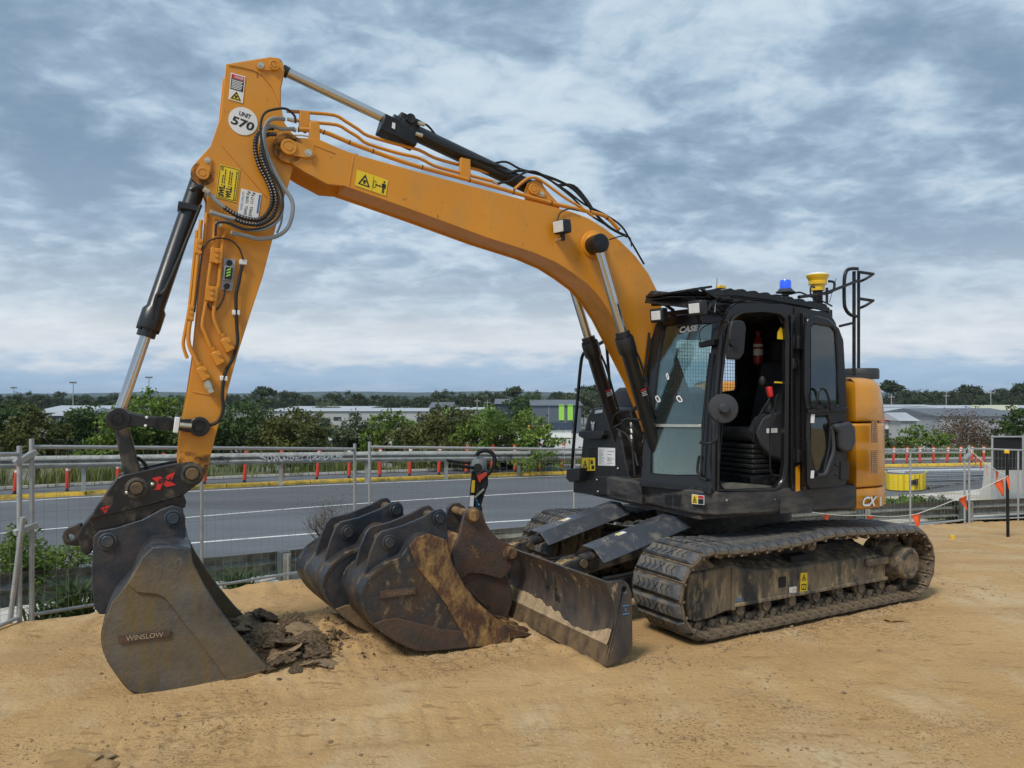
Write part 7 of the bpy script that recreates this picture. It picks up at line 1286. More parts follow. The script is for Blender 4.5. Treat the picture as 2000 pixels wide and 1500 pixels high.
    bunting('orange triangular flags hanging from the fence post down to the black picket', [atd(1890, 874, 15.5), atd(1925, 905, 14.3), atd(1968, 930, 12.94)], ((1901, 0.13, 0.22, 0.2), (1913, 0.14, 0.20, 0.1), (1929, 0.09, 0.22, 0), (1945, 0.11, 0.20, 0)), 0.01)
    mb = MB(); p = atd(1860, 1033, 12.6); mb.box((0, 0, 0.04), (0.05, 0.05, 0.08)); o3 = mb.build('survey_peg', M['gps'], None, 0.006); o3.location = (p[0], p[1], float(sand_height(np.array([p[0]]), np.array([p[1]]))[0]) - 0.01); tag(o3, 'small yellow survey peg in the sand by the fence', 'peg')
    # panel with black shade cloth behind the fence, on a concrete barrier
    a = Vector(atd(1938, 1000, 19.0)); t = thing('screened_panel', 'fence panel with black shade cloth at the right edge', 'fence', (a.x, a.y, ROADZ)); o4 = Vector((a.x, a.y, ROADZ)); q = [Vector(atd(x, y, Y)) - o4 for x, y, Y in ((1941, 918, 19.0), (2070, 918, 19.6), (2070, 853, 19.6), (1941, 853, 19.0))]; MB().plate(q, (0, 0.015, 0)).build('shade_cloth', M['blackfab'], t); 
    for x in (1938, 1998, 2070): MB().cyl(Vector(atd(x, 990, 19.0)) - o4, Vector(atd(x, 850, 19.0)) - o4, 0.024, n=10).build('post', M['galv'], t)
    MB().cyl(Vector(atd(1936, 853, 18.98)) - o4, Vector(atd(2072, 853, 19.5)) - o4, 0.022, n=10).build('top_rail', M['galv'], t)
    a = Vector(atd(1930, 990, 20.2)); t = tag(MB().plate([(0, -0.3, 0), (0, 0.3, 0), (0, 0.18, 0.25), (0, 0.10, 0.95), (0, -0.10, 0.95), (0, -0.18, 0.25)], (4.5, 0, 0)).build('concrete_barrier', M['concrete'], None, 0.02), 'pale concrete road barrier below the black screened panel', 'barrier'); t.location = (a.x, a.y, ROADZ); t.rotation_euler.z = R(22)
    g = Vector(atd(1990, 985, 18.6)); mb = MB(); mb.bb(-1.2, 1.4, -0.1, 0.1, 0, 0.14); k = mb.build('yellow_kerb_piece', M['yellowpaint'], None, 0.02); k.location = (g.x + 1, g.y, ROADZ + 0.02); k.rotation_euler.z = R(24); tag(k, 'short yellow kerb piece below the concrete barrier at the right edge', 'kerb')
right_things()

# ================================================================== vegetation
def leafmat(name, c0, c1, trans=0.25):
    m = bpy.data.materials.new(name); m.use_nodes = True; nt = m.node_tree; N = nt.nodes.new; L = nt.links.new; b = nt.nodes['Principled BSDF']; o = nt.nodes['Material Output']
    ge = N('ShaderNodeNewGeometry'); rp = N('ShaderNodeMix'); rp.data_type = 'RGBA'; L(ge.outputs['Random Per Island'], rp.inputs[0]); rp.inputs[6].default_value = c0 + (1,); rp.inputs[7].default_value = c1 + (1,)
    tc = N('ShaderNodeTexCoord'); n = N('ShaderNodeTexNoise'); n.inputs['Scale'].default_value = 1.1; n.inputs['Detail'].default_value = 3; L(tc.outputs['Object'], n.inputs[0]); mr = N('ShaderNodeMapRange'); mr.inputs[1].default_value = 0.35; mr.inputs[2].default_value = 0.68; L(n.outputs[0], mr.inputs[0])
    m2 = N('ShaderNodeMix'); m2.data_type = 'RGBA'; L(mr.outputs[0], m2.inputs[0]); L(rp.outputs[2], m2.inputs[6]); m2.inputs[7].default_value = (c1[0] * 1.25, c1[1] * 1.15, c1[2] * 0.9, 1)
    L(m2.outputs[2], b.inputs['Base Color']); b.inputs['Roughness'].default_value = 0.6; b.inputs['Specular IOR Level'].default_value = 0.3
    t = N('ShaderNodeBsdfTranslucent'); L(m2.outputs[2], t.inputs[0]); ms = N('ShaderNodeMixShader'); ms.inputs[0].default_value = trans; L(b.outputs[0], ms.inputs[1]); L(t.outputs[0], ms.inputs[2]); L(ms.outputs[0], o.inputs[0]); return m
LM = {'dark': leafmat('leaf_dark', (0.027, 0.053, 0.018), (0.061, 0.104, 0.030)), 'olive': leafmat('leaf_olive', (0.044, 0.056, 0.016), (0.104, 0.116, 0.034)), 'bright': leafmat('leaf_bright', (0.062, 0.119, 0.022), (0.134, 0.207, 0.039)), 'grey': leafmat('leaf_grey', (0.056, 0.081, 0.050), (0.110, 0.140, 0.085)), 'brown': leafmat('leaf_brown', (0.062, 0.044, 0.030), (0.122, 0.079, 0.049)), 'far': leafmat('leaf_far', (0.035, 0.053, 0.027), (0.067, 0.091, 0.044)), 'grass': leafmat('grass_blades', (0.062, 0.106, 0.025), (0.146, 0.183, 0.055), 0.3), 'dry': leafmat('dry_grass', (0.275, 0.237, 0.112), (0.439, 0.390, 0.207), 0.3)}
M['bark'] = pm('bark', (0.085, 0.065, 0.045), 0.9, var=0.3, bump=0.5)
def leaf_cloud(lobes, n, size, seed, clump=28, spread=0.16, aspect=0.55):
    """lobes: (x, y, z, rx, ry, rz). Leaves sit in clumps through the outer shell of the lobes."""
    g = np.random.default_rng(seed); lob = np.array(lobes, float); w = (lob[:, 3] * lob[:, 4] * lob[:, 5]) ** 0.66; w /= w.sum(); nc = max(6, n // clump)
    k = g.choice(len(lob), nc, p=w); d = g.normal(size=(nc, 3)); d /= np.linalg.norm(d, axis=1)[:, None]; d[:, 2] = np.where(d[:, 2] < -0.35, -d[:, 2], d[:, 2]); r = g.random(nc) ** 0.33; r = 0.35 + 0.68 * r + 0.12 * g.normal(size=nc)
    c = lob[k, :3] + d * lob[k, 3:] * r[:, None]; ci = g.integers(0, nc, n); rad = lob[k, 3:].mean(1)[ci] * spread; off = g.normal(size=(n, 3)) * rad[:, None]; off[:, 2] *= 0.7; p = c[ci] + off
    nn = d[ci] * 0.6 + g.normal(size=(n, 3)) * 0.8 + np.array([0, 0, 0.35]); nn /= np.linalg.norm(nn, axis=1)[:, None]; a = np.cross(nn, g.normal(size=(n, 3))); a /= np.linalg.norm(a, axis=1)[:, None]; b = np.cross(nn, a); s = size * (0.6 + 0.8 * g.random(n))[:, None]
    v = np.stack([p - a * s, p - b * s * aspect, p + a * s, p + b * s * aspect], 1).reshape(-1, 3); f = np.arange(n * 4).reshape(n, 4); return np_mesh('crown', v, f)
def limbs(lobes, h0, seed, r=0.06, base=(0, 0, 0)):
    rn = random.Random(seed); mb = MB(); cx = sum(l[0] for l in lobes) / len(lobes); top = max(l[2] + l[5] * 0.4 for l in lobes); t = Vector((cx * 0.5, 0, h0)); mb.cyl(base, t, r * 1.3, r, 8)
    for l in lobes:
        e = Vector(l[:3]); m = t.lerp(e, 0.5) + Vector((rn.uniform(-.1, .1) * l[3], rn.uniform(-.1, .1) * l[3], -0.05)); mb.cyl(t, m, r * 0.8, r * 0.5, 6, False); mb.cyl(m, e, r * 0.5, r * 0.2, 6, False)
        for k in range(4): q = e + Vector((rn.uniform(-.7, .7) * l[3], rn.uniform(-.7, .7) * l[4], rn.uniform(-0.2, .8) * l[5])); mb.cyl(m.lerp(e, rn.random()), q, r * 0.28, r * 0.08, 5, False)
    return mb
def lobeset(w, h, d, n, rn, low=0.35):
    L_ = []
    for i in range(n):
        u = (i + 0.5) / n * 2 - 1; x = u * w * 0.36 + rn.uniform(-.08, .08) * w; hh = h * (1 - 0.30 * abs(u) ** 1.5) * rn.uniform(0.85, 1.04); rz = hh * rn.uniform(0.26, 0.36); L_.append((x, rn.uniform(-.25, .25) * d, max(hh - rz, rz * 0.7), w / n * rn.uniform(0.75, 1.05) + 0.15 * w / n, d * 0.42, rz)); L_.append((x + rn.uniform(-.1, .1) * w, rn.uniform(-.3, .3) * d, hh * low, w / n * 0.9, d * 0.40, hh * low * 0.9))
    return L_
def bush(name, label, cat, base, w, h, d, n, mat, seed, size=0.075, nl=5, group=None, low=0.35, spread=0.16):
    rn = random.Random(seed); lb = lobeset(w, h, d, nl, rn, low); t = thing(name, label, cat, base, 0, group); link('crown', leaf_cloud(lb, n, size, seed, spread=spread), LM[mat], t, ang=180); limbs(lb, h * 0.2, seed, r=min(0.09, 0.02 * h + 0.02)).build('trunk', M['bark'], t, fix=False); return t
BUSHES = [(-30, 765, 872, 150, 33, 'dark', 'dark green tree crown at the left edge beyond the road'), (75, 800, 885, 120, 29, 'olive', 'olive bush near the left edge behind the far guardrail'), (165, 782, 872, 130, 34, 'dark', 'dark rounded bush with a pale roof behind it, left of the linkage'), (245, 790, 880, 130, 28, 'bright', 'bright green bush directly behind the bucket linkage'), (300, 768, 875, 150, 31, 'bright', 'tall bright green bush between bucket cylinder and arm'), (470, 783, 880, 190, 29, 'dark', 'broad dark green bush just right of the arm'), (570, 798, 882, 170, 28, 'olive', 'olive green bush second right of the arm'),
          (632, 805, 882, 90, 38, 'grey', 'thin grey-green bush with gaps, left of the fence joint'), (700, 806, 884, 110, 34, 'grey', 'grey-green shrub above the fence joint'), (768, 799, 884, 105, 33, 'bright', 'light green feathery bush right of the fence joint'), (835, 806, 886, 140, 30, 'olive', 'olive bush left of the big dome bush'), (905, 796, 888, 210, 29, 'olive', 'dark olive dome bush behind the hand machine'), (985, 791, 888, 185, 28, 'bright', 'green dome bush nearest the boom cylinders'), (390, 800, 880, 120, 30, 'dark', 'dark bush seen behind the lower arm'),
          (1800, 838, 892, 110, 36, 'bright', 'green bush right of the counterweight beyond the road'), (1890, 812, 893, 150, 38, 'brown', 'bare brown shrub beyond the road at right'), (1990, 790, 900, 90, 37, 'dark', 'dark tree at the right edge beyond the road'), (1740, 852, 892, 70, 35, 'olive', 'low olive shrub beside the counterweight beyond the road'), (1940, 838, 893, 80, 40, 'grey', 'grey shrub left of the right edge beyond the road'), (1180, 850, 892, 120, 33, 'olive', 'low bush glimpsed behind the boom cylinders')] + [(x, y, 890, 170, Y, m, 'bush beyond the road, hidden by the excavator or outside the frame') for x, y, Y, m in ((1300, 806, 30, 'dark'), (1420, 800, 32, 'bright'), (1530, 808, 31, 'olive'), (1640, 815, 34, 'grey'), (-190, 780, 29, 'olive'), (-340, 775, 30, 'dark'), (2130, 800, 36, 'olive'), (2290, 795, 37, 'dark'))]
for i, (x, yt, yb, w, Y, mt, lab) in enumerate(BUSHES):
    p = atd(x, yb + 6, Y); q = atd(x, yt, Y); h = (q[2] - p[2]) * 1.06 + 0.9; W = w / F * Y * 1.12
    bush('roadside_bush', lab, 'bush', (p[0], p[1], p[2] - 0.9), W, h, min(W, 4.0), int(2200 + 1500 * W * h / 4), mt, 100 + i, 0.075 if mt != 'brown' else 0.05, 6, 'bushes beyond the far guardrail', spread=0.12 if mt != 'brown' else 0.3)
def blades(name, label, pts, h, w, mat, seed, lean=0.5, kind='stuff', cat='grass'):
    g = np.random.default_rng(seed); P = np.array(pts, float); n = len(P); a = g.random(n) * 6.28; hh = h * (0.45 + 0.75 * g.random(n)); l = lean * (0.2 + g.random(n)); d = np.stack([np.cos(a), np.sin(a), np.zeros(n)], 1); s = np.stack([-np.sin(a), np.cos(a), np.zeros(n)], 1) * w
    z = np.array([0, 0, 1.0]); m = P + d * (hh * l * 0.35)[:, None] + z * (hh * 0.62)[:, None]; t = P + d * (hh * l)[:, None] + z * (hh * (1 - 0.25 * l))[:, None]
    v = np.stack([P - s, P + s, m + s * 0.8, m - s * 0.8, t + s * 0.12, t - s * 0.12], 1).reshape(-1, 3); i = np.arange(n)[:, None] * 6; f = np.concatenate([i + np.array([0, 1, 2, 3]), i + np.array([3, 2, 4, 5])]); return np_mesh(name, v, f)
def grasses():
    g = np.random.default_rng(5); K = np.array(offs(KERB, 2.9)); n = 16000; idx = g.random(n) * (len(K) - 1.01); i = idx.astype(int); u = (idx - i)[:, None]; p = K[i] * (1 - u) + K[i + 1] * u; p[:, 1] += g.normal(size=n) * 0.6; p[:, 2] = ROADZ + 0.10
    tuft = vnoise(p[:, 0] * 0.9, p[:, 1] * 0.9, 9); keep = tuft > 0.35; p = p[keep]; tag(link('verge_grass', blades('verge_grass', '', p, 0.52, 0.012, 'grass', 6), LM['grass'], ang=180), 'long green grass growing under the far guardrail', 'grass', kind='stuff')
    p2 = p[(vnoise(p[:, 0] * 0.45 + 5, p[:, 1] * 0.45, 19) > 0.60)][:700] + np.array([0, 0.4, 0.0]); tag(link('tall_grass', blades('tall_grass', '', p2, 0.95, 0.012, 'dry', 7, 0.35), LM['dry'], ang=180), 'pale tall grass tufts rising behind the far guardrail', 'grass', kind='stuff')
grasses()
def near_plants():
    def strappy(lab, x, y, Y, n, h, mat, seed, zoff=0.0):
        p = np.array(atd(x, y, Y)); t = thing('strappy_plant', lab, 'plant', p); g = np.random.default_rng(seed); pts = g.normal(size=(n, 3)) * np.array([0.07, 0.07, 0.0]); link('leaves', blades('leaves', '', pts, h, 0.014, mat, seed, 1.25), LM[mat], t, ang=180); MB().lathe([(0.05, 0), (0.03, 0.08), (0.001, 0.1)], (0, 0, 0), (0, 0, 1), 8).build('stem', M['bark'], t)
    strappy('dark strappy plant left of the attached bucket', 150, 1222, 7.3, 120, 0.50, 'dark', 1); strappy('second dark strappy plant touching the back of the attached bucket', 235, 1215, 7.6, 140, 0.52, 'dark', 2); strappy('small strappy plant by the far left fence posts', 85, 1226, 7.2, 60, 0.34, 'dark', 3); strappy('low dark plant under the near guardrail right of the attached bucket', 465, 1172, 9.6, 150, 0.42, 'dark', 4)
    p = atd(45, 1180, 7.9); bush('shrub', 'fine-leaved green shrub behind the left fence panel', 'shrub', (p[0], p[1], p[2]), 0.75, 0.80, 0.6, 3600, 'bright', 31, 0.022, 4); p = atd(118, 1160, 8.6); bush('shrub', 'wispy green shrub beside the far left fence posts', 'shrub', (p[0], p[1], p[2]), 0.6, 0.62, 0.5, 1500, 'bright', 32, 0.022, 4, spread=0.3)
    p = atd(1775, 1022, 17.2); bush('shrub', 'green shrub in front of the yellow crash cushion', 'shrub', (p[0], p[1], p[2] - 0.1), 1.1, 0.72, 0.9, 4200, 'bright', 33, 0.04, 5); p = atd(1828, 1022, 17.0); bush('shrub', 'leafy low shrub right of the yellow nose', 'shrub', (p[0], p[1], p[2] - 0.1), 0.8, 0.75, 0.8, 2600, 'grey', 34, 0.035, 4)
    # leafless shrub by the road
    p = Vector(atd(645, 1120, 11.6)); t = thing('bare_shrub', 'leafless twiggy shrub behind the fence left of the loose buckets', 'shrub', p); mb = MB(); rn = random.Random(8)
    def twig(a, d, l, r, k):
        b = a + d * l; mb.cyl(a, b, r, r * 0.6, 4, False)
        if k > 0:
            for _ in range(3): nd = (d + Vector((rn.uniform(-.75, .75), rn.uniform(-.75, .75), rn.uniform(-.15, .55)))).normalized(); twig(a.lerp(b, rn.uniform(0.5, 1)), nd, l * rn.uniform(0.55, 0.8), r * 0.62, k - 1)
    for k in range(7): twig(Vector((0, 0, 0)), Vector((rn.uniform(-.55, .55), rn.uniform(-.5, .5), 1)).normalized(), 0.46, 0.011, 4)
    mb.build('twigs', M['bark'], t, fix=False); lb = [(0, 0, 0.8, 0.42, 0.4, 0.35)]; tag(link('buds', leaf_cloud(lb, 500, 0.012, 3, spread=0.4), LM['brown'], t, ang=180), kind='stuff')
    for k, (x, y, r) in enumerate(((1815, 1012, 0.34), (1800, 1020, 0.26))):
        p = atd(x, y, 17.4); o = bpy.data.objects.new('white_rock', CL[k].copy()); o.data.materials.append(M['palecon']); COL.objects.link(o); o.location = (p[0], p[1], p[2] - 0.1); o.scale = (r, r * 0.8, r * 0.9); tag(o, ('larger' if k == 0 else 'smaller') + ' pale rock at the fence base near the yellow nose', 'rock')
near_plants()

# ================================================================== far background
FLOORZ = -6.0
def gz(x, y): return ground(x, y, FLOORZ)
def far_trees():
    rn = random.Random(21); protos = []
    for i in range(7):
        h = 10.0; tall = i < 3; lb = []
        n = 5 if tall else 6
        for k in range(n): a = rn.uniform(0, 6.28); rr = rn.uniform(0.5, 2.6 if tall else 3.4); zz = h * (rn.uniform(0.60, 0.90) if tall else rn.uniform(0.42, 0.82)); lb.append((math.cos(a) * rr, math.sin(a) * rr, zz, rn.uniform(1.3, 2.3), rn.uniform(1.3, 2.3), rn.uniform(0.9, 1.6) if tall else rn.uniform(1.3, 2.3)))
        if not tall: lb += [(0, 0, 3.2, 3.4, 3.4, 2.6)]
        protos.append((leaf_cloud(lb, 1700, 0.34, 300 + i, 22, 0.24), limbs(lb, 3.0, i, 0.22).mesh('trunk')))
    for a, b in protos: a.materials.append(LM['far']); b.materials.append(M['bark'])
    spots = []
    peaks = {512: 757, 668: 765, 700: 768, 860: 763, 930: 768, 1005: 757, 1040: 765, 1138: 756, 1165: 754, 1740: 746, 1890: 754, 2010: 748, 45: 766, 590: 771, 760: 772, 815: 770, 1090: 770, 1765: 762, 1800: 765, 1830: 763, 1925: 762, 1960: 764}
    x = -420
    while x < 2480:
        yt = (769 if x < 1600 else 763) + rn.uniform(-5, 7); spots.append((x, yt, rn.uniform(300, 420))); x += rn.uniform(11, 19) if -20 < x < 2020 else rn.uniform(18, 28)
    spots += [(k, v, rn.uniform(270, 320)) for k, v in peaks.items()]
    for i, (x, yt, Y) in enumerate(spots):
        q = atd(x, yt, Y); h = q[2] - FLOORZ; s = h / 10.0; k = rn.randrange(3) if x in peaks and yt < 760 else rn.randrange(3, 7)
        row = sorted(q_[0] for q_ in spots if (0 <= q_[0] < 360 and x < 360) or (360 <= q_[0] < 1270 and 360 <= x < 1270) or (1700 < q_[0] < 2000 and x > 1700)); vis = x in row; left = 'left of the arm' if x < 360 else ('right of the arm' if x < 1180 else 'right of the excavator')
        t = thing('distant_tree', 'distant dark tree on the horizon, %s tree %s' % (nth(row.index(x) + 1), left) if vis else 'distant dark tree on the horizon, hidden by the excavator or outside the frame', 'tree', (q[0], q[1], FLOORZ), rn.uniform(0, 6.28), 'distant trees on the horizon %s' % left if vis else 'distant trees out of view'); t.scale = (s * rn.uniform(0.9, 1.25), s * rn.uniform(0.9, 1.25), s)
        for nm, me in zip(('crown', 'trunk'), protos[k]): o = bpy.data.objects.new(nm, me); COL.objects.link(o); o.parent = t
    # nearer tree between the dark blue building and the bushes
    p = gz(1030, 842); bush('yard_tree', 'round dark tree in front of the dark blue building', 'tree', p, 9, 9.5, 7, 3200, 'dark', 71, 0.32, 4)
    p = gz(1140, 830); bush('yard_tree', 'grey-green tree glimpsed beside the boom cylinders', 'tree', p, 9, 11, 7, 3200, 'grey', 72, 0.32, 4); p = gz(640, 836); bush('yard_tree', 'slender pale tree before the white warehouse', 'tree', p, 6, 7.5, 5, 1800, 'grey', 73, 0.28, 4, spread=0.3)
far_trees()
def hills():
    nx = 260; x = np.linspace(-5200, 5200, nx)
    for nm, Y, base, amp, seed in (('far_hills', 3600, 1.0, 46, 4), ('wooded_rise', 1500, 0.0, 9, 9)):
        prof = np.maximum(2, amp * (0.45 + 0.9 * fbm(x / 900 + 3, x * 0 + 1.3, 3, seed)) + 3 * fbm(x / 60, x * 0, 3, seed + 3)); yy = np.array([0, 60, 200, 500, 900]); hh = np.array([0, 0.55, 1.0, 0.9, 0.0]); X = np.tile(x, (5, 1)); Yg = Y + yy[:, None] + 0 * X; Z = -8 + (prof[None] + 8) * hh[:, None]; Vv, Ff = grid_mesh(X, Yg, Z); o = link(nm, np_mesh(nm, Vv, Ff), M['farhill'], ang=180); tag(o, kind='structure')
M['farhill'] = smat('forest_hill', [((0.035, 0.052, 0.03), 1, 0, 0, I3), ((0.055, 0.075, 0.04), 0.02, 0.5, 0.1, I3)], 0.08, 1.0, 3.0)
hills()
M['wallwhite'] = pm('pale_cladding', (0.38, 0.385, 0.38), 0.7, var=0.05, scale=0.2); M['wallgrey'] = pm('grey_cladding', (0.28, 0.29, 0.30), 0.7, var=0.06, scale=0.2); M['roofmetal'] = pm('roof_sheet', (0.48, 0.50, 0.52), 0.45, 0.2, var=0.06, scale=0.3); M['roofdark'] = pm('dark_roof', (0.12, 0.13, 0.15), 0.6, var=0.1); M['navy'] = pm('navy_wall', (0.035, 0.045, 0.075), 0.5, var=0.1); M['bluegrey'] = pm('bluegrey_wall', (0.085, 0.105, 0.135), 0.6, var=0.08); M['panewin'] = pm('window_pane', (0.03, 0.04, 0.05), 0.15, var=0.1); M['cream'] = pm('cream_sign', (0.66, 0.66, 0.50), 0.6, var=0.04); M['solar'] = pm('solar_cell', (0.025, 0.035, 0.055), 0.2, var=0.1, coat=0.3); M['hivis'] = pm('hivis_green', (0.45, 0.70, 0.06), 0.6, var=0.05); M['tractor'] = pm('tractor_red', (0.50, 0.07, 0.04), 0.5, var=0.08); M['brownbale'] = pm('brown_load', (0.22, 0.10, 0.05), 0.7, var=0.2)
def building(label, x0, x1, ytop, Y, depth, wall, roof='roofmetal', pitch=0.0, wins=(), doors=(), extra=None, rise=1.2):
    a = atd(x0, ytop, Y); b = atd(x1, ytop, Y); h = a[2] - FLOORZ; w = b[0] - a[0]; t = thing('warehouse', label, 'building', (a[0], Y, FLOORZ), 0, None)
    MB().bb(0, w, 0, depth, 0, h).build('wall', M[wall], t); r = MB()
    r.add([(-0.4, -0.4, h + 0.01), (w + 0.4, -0.4, h + 0.01), (w + 0.4, depth * 0.5, h + rise), (-0.4, depth * 0.5, h + rise), (w + 0.4, depth + 0.4, h + 0.01), (-0.4, depth + 0.4, h + 0.01)], [(0, 1, 2, 3), (3, 2, 4, 5), (0, 3, 5), (1, 4, 2), (0, 5, 4, 1)]); ro = r.build('roof', M[roof], t); n = max(3, int(w / 6))
    for k in range(1, n): MB().bb(w * k / n - 0.06, w * k / n + 0.06, -0.06, 0.02, 0, h - 0.2).build('panel_joint', M['wallgrey' if wall != 'wallgrey' else 'roofmetal'], t)
    for u0, u1, v0, v1 in wins:
        f = MB().bb(w * u0, w * u1, -0.10, 0.0, h * v0, h * v1).build('window', M['panewin'], t)
    for u0, u1, v1 in doors: MB().bb(w * u0, w * u1, -0.12, 0.0, 0.0, h * v1).build('roller_door', M['galvdull'], t)
    return t, w, h
def background():
    W = lambda n, v0, v1: [(k / n + 0.03, k / n + 0.6 / n, v0, v1) for k in range(n)]
    building('long white warehouse left of the bushes gap', 520, 845, 803, 175, 30, 'wallwhite', rise=0.5, wins=W(8, 0.55, 0.72), doors=((0.3, 0.36, 0.6), (0.6, 0.66, 0.6)))
    building('low white warehouse with grey roof behind the first white one', 560, 720, 797, 215, 24, 'wallwhite', rise=0.4)
    building('long grey-white warehouse behind the dome bushes', 838, 1010, 800, 190, 30, 'wallwhite', rise=0.4, wins=W(5, 0.5, 0.68), doors=((0.5, 0.56, 0.6),)); t, w, h = building('grey warehouse with lime green corner', 840, 880, 796, 178, 15, 'wallgrey', 'roofdark'); MB().bb(w * 0.7, w, -0.2, 0, h * 0.5, h).build('green_panel', M['green'], t)
    building('navy blue warehouse with dark roof', 968, 1062, 789, 185, 25, 'navy', 'roofdark', wins=W(4, 0.35, 0.6)); t, w, h = building('blue-grey warehouse with lime green panels', 1040, 1135, 792, 165, 22, 'bluegrey', 'roofdark', wins=W(3, 0.2, 0.4))
    for u in (0.54, 0.72): MB().bb(w * u, w * (u + 0.11), -0.25, 0, h * 0.48, h * 1.04).build('green_panel', M['green'], t)
    building('pale roof seen through the bushes at far left', 60, 180, 806, 140, 20, 'wallwhite'); building('white warehouse roof glimpsed at left between dark bushes', 100, 150, 812, 120, 14, 'bluegrey')
    building('wide white roofed factory at right', 1700, 1990, 808, 150, 46, 'wallgrey', rise=0.9, wins=W(9, 0.62, 0.78)); building('grey factory shed behind the wide white roof', 1722, 1860, 795, 205, 30, 'wallgrey', rise=0.5); building('flat grey factory with pale roof at the right edge', 1850, 2100, 797, 190, 36, 'wallgrey', rise=0.5, wins=W(6, 0.4, 0.6)); building('low white factory with dark ribbed roof at right', 1835, 2010, 813, 128, 22, 'wallgrey', 'roofdark', rise=1.2); t, w, h = building('small pale site shed left of the tractors', 1760, 1790, 822, 118, 8, 'wallwhite', doors=((0.2, 0.6, 0.7),))
    t, w, h = building('white site hut with red roof line and square window', 1715, 1752, 823, 122, 6, 'white', 'tractor', wins=((0.25, 0.55, 0.35, 0.7),), rise=0.5)
    a = atd(1832, 799, 160); t = thing('billboard', 'long cream billboard on the factory roofs at right', 'sign', (a[0], 148, FLOORZ)); w = 88 / F * 148; z1 = atd(1832, 791, 148)[2] - FLOORZ; z0 = atd(1832, 801, 148)[2] - FLOORZ; MB().bb(0, w, 0, 0.3, z0, z1).build('board', M['cream'], t)
    letters('lettering', [('71', [(w * 0.04, -0.02, z0 + 0.25), (w * 0.13, -0.02, z0 + 0.25), (w * 0.13, -0.02, z1 - 0.2), (w * 0.04, -0.02, z1 - 0.2)])], M['ink'], t, n=(0, -1, 0), off=0.02)
    for u in (0.1, 0.9): MB().bb(w * u - .1, w * u + .1, 0.1, 0.3, 0, z0).build('leg', M['galvdull'], t)
    # solar trailer
    g_ = gz(1092, 858); t = thing('solar_trailer', 'white container with four tilted solar panels on its roof', 'container', g_); MB().bb(-2.5, 2.3, 0, 2, 0.3, 1.7).build('container', M['white'], t); 
    for k in range(4): MB().plate([(-2.4 + 1.22 * k, -0.35, 1.75), (-2.4 + 1.22 * k + 1.16, -0.35, 1.75), (-2.4 + 1.22 * k + 1.16, 1.0, 3.0), (-2.4 + 1.22 * k, 1.0, 3.0)], (0, 0.05, 0.05)).build('solar_panel', M['solar'], t)
    MB().bb(-2.4, 2.2, 0.2, 1.8, 0, 0.3).build('skid', M['galvdark'], t)
    g_ = gz(1052, 860); t = thing('parked_car', 'small lime green car parked left of the solar panels', 'car', g_); MB().plate([(-1.6, 0, 0.3), (1.6, 0, 0.3), (1.6, 0, 0.8), (0.9, 0, 0.9), (0.5, 0, 1.4), (-0.9, 0, 1.4), (-1.5, 0, 0.9)], (0, 1.5, 0)).build('body', M['hivis'], t, 0.1); MB().plate([(-0.85, -0.01, 0.95), (0.75, -0.01, 0.95), (0.45, -0.01, 1.32), (-0.8, -0.01, 1.32)], (0, 1.52, 0)).build('window', M['panewin'], t)
    for x in (-1.0, 1.0):
        for y in (-0.02, 1.3): MB().cyl((x, y, 0.3), (x, y + 0.2, 0.3), 0.3, n=14).build('wheel', M['rubber'], t)
    g_ = gz(1048, 850); t = thing('load_stack', 'brown load with yellow straps beside the green car', 'load', g_); MB().bb(-2.4, 2.4, 0, 2, 0.2, 2.0).build('load', M['brownbale'], t, 0.2)
    for x in (-1.5, 0, 1.5): MB().bb(x - .15, x + .15, -0.05, 2.05, 0.18, 2.05).build('strap', M['gps'], t)
    g_ = gz(1018, 838); t = thing('feather_flag', 'white feather flag standing before the navy building', 'flag', g_); MB().cyl((0, 0, 0), (0, 0, 4.6), 0.05, n=8).build('pole', M['galv'], t); MB().plate([(0.05, 0, 4.6), (2.1, 0, 3.5), (2.2, 0, 2.9), (0.05, 0, 3.3)], (0, 0.03, 0)).build('cloth', M['white'], t)
    # tractors
    for k, (x, mt, lab) in enumerate(((1737, 'tractor', 'red tractor with tall cab parked left in the yard'), (1764, 'tractor', 'red and black tractor parked right in the yard'))):
        g_ = gz(x, 858); t = thing('tractor', lab, 'tractor', g_); MB().plate([(0.2, 0, 0.7), (1.9, 0, 0.7), (1.9, 0, 1.3), (0.2, 0, 1.5)], (0, 0.9, 0)).build('bonnet', M[mt], t, 0.06); MB().bb(-0.95, 0.2, -0.1, 1.0, 0.8, 1.3).build('chassis', M['rubber'], t, 0.05); c = MB(); c.bb(-0.95, 0.15, -0.1, 1.0, 2.25, 2.4).build('cab_roof', M['black'], t, 0.04)
        for xx in (-0.9, 0.1):
            for y in (-0.05, 0.9): MB().bb(xx, xx + 0.08, y, y + 0.08, 1.3, 2.26).build('cab_post', M['black'], t)
        for xx, r in ((-0.7, 0.68), (1.5, 0.48)):
            for y in (-0.45, 0.95): wv = MB().cyl((xx, y, r), (xx, y + 0.4, r), r, n=20).build('wheel', M['rubber'], t, 0.05); MB().cyl((xx, y - 0.01, r), (xx, y + 0.41, r), r * 0.45, n=14).build('rim', M[mt], wv)
    g_ = gz(822, 838); t = thing('boom_lift', 'orange-red machine boom poking out behind the bushes', 'machine', g_); MB().beam((-2.5, 0, 2.2), (1.2, 0, 3.9), 0.5, 0.5).build('boom', M['tractor'], t); MB().beam((0, 0.4, 3.2), (3.6, 0.4, 2.6), 0.4, 0.4).build('upper_boom', M['tractor'], t); MB().bb(-3, 0, -1, 1.2, 0.5, 1.9).build('body', M['tractor'], t, 0.1)
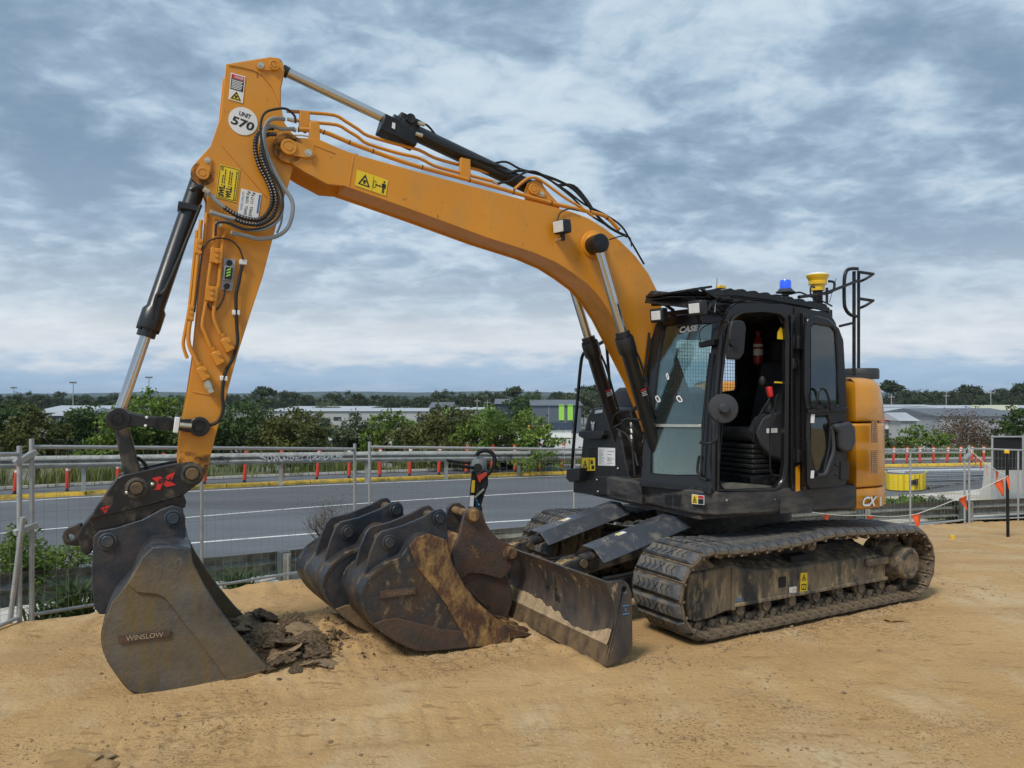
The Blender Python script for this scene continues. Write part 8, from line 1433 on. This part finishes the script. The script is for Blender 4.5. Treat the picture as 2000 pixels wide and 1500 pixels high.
    for xx in (-2.5, -0.5): MB().cyl((xx, -1.1, 0.5), (xx, 1.3, 0.5), 0.5, n=14).build('axle_wheels', M['rubber'], t)
    g_ = gz(632, 850); t = thing('yard_machine', 'yellow machine half hidden behind the thin grey bush', 'machine', g_); MB().bb(-2, 2, 0, 2, 0.9, 2.0).build('body', M['gps'], t, 0.1); MB().bb(-0.8, 0.6, 0.2, 1.8, 2.0, 3.1).build('cabin', M['panewin'], t, 0.08); MB().bb(-0.9, 0.7, 0.1, 1.9, 3.1, 3.25).build('cabin_roof', M['gps'], t)
    for xx in (-1.4, 1.4): MB().cyl((xx, -0.2, 0.7), (xx, 2.2, 0.7), 0.7, n=16).build('axle_wheels', M['rubber'], t)
    # light towers and poles
    for x, yt, Y, lab in ((143, 748, 260, 'tall floodlight tower left of the bucket cylinder'), (291, 738, 255, 'tall floodlight tower between bucket cylinder and arm'), (27, 758, 300, 'distant floodlight tower at the left edge')):
        p = atd(x, yt, Y); h = p[2] - FLOORZ; t = thing('floodlight_tower', lab, 'light tower', (p[0], p[1], FLOORZ)); MB().cyl((0, 0, 0), (0, 0, h), 0.22, 0.12, 10).build('mast', M['galvdull'], t); MB().bb(-1.2, 1.2, -0.12, 0.12, h - 0.15, h + 0.1).build('crossarm', M['galvdull'], t)
        for k in range(4): MB().bb(-1.1 + k * 0.62, -0.75 + k * 0.62, -0.3, 0.1, h + 0.1, h + 0.45).build('floodlight', M['galvdark'], t, 0.03)
    for x, yt, lab in ((952, 781, 'power pole behind the white warehouses'), (932, 778, 'slim power pole left of the other power pole'), (1848, 768, 'power pole above the cream billboard'), (1935, 762, 'power pole at far right above the factory roofs'), (1741, 770, 'lamp pole by the counterweight')):
        p = atd(x, yt, 230); h = p[2] - FLOORZ; t = thing('power_pole', lab, 'pole', (p[0], p[1], FLOORZ)); MB().cyl((0, 0, 0), (0, 0, h), 0.17, 0.11, 8).build('pole', M['galvdull'], t); MB().bb(-1.0, 1.0, -0.06, 0.06, h - 0.9, h - 0.7).build('crossarm', M['galvdull'], t)
    p0 = Vector(atd(1848, 770, 230)); p1 = Vector(atd(1935, 764, 230)); p2 = Vector(atd(2080, 758, 230)); t = thing('power_lines', 'thin power lines between the poles at right', 'wires', p0)
    for dz in (-0.6, 0.2): MB().tube([(0, 0, dz), (p1 - p0) * 0.5 + Vector((0, 0, dz - 0.4)), p1 - p0 + Vector((0, 0, dz)), ((p1 + p2) / 2 - p0) + Vector((0, 0, dz - 0.5)), p2 - p0 + Vector((0, 0, dz))], 0.03, 5).build('wire', M['rubber'], t, fix=False)
    mb = MB(); mb.bb(-40, 150, 118, 170, FLOORZ + 0.03, FLOORZ + 0.06); tag(mb.build('yard_pavement', M['concrete']), kind='structure'); 
background()
def haze():
    m = bpy.data.materials.new('haze'); m.use_nodes = True; nt = m.node_tree; nt.nodes.clear(); o = nt.nodes.new('ShaderNodeOutputMaterial'); v = nt.nodes.new('ShaderNodeVolumePrincipled'); v.inputs['Color'].default_value = (0.62, 0.76, 0.95, 1); v.inputs['Density'].default_value = 0.00011; v.inputs['Anisotropy'].default_value = 0.1; nt.links.new(v.outputs[0], o.inputs['Volume'])
    mb = MB(); mb.bb(-7400, 7400, -700, 7000, -10, 60); h = mb.build('haze', m); tag(h, kind='stuff')
if HAZE: haze()
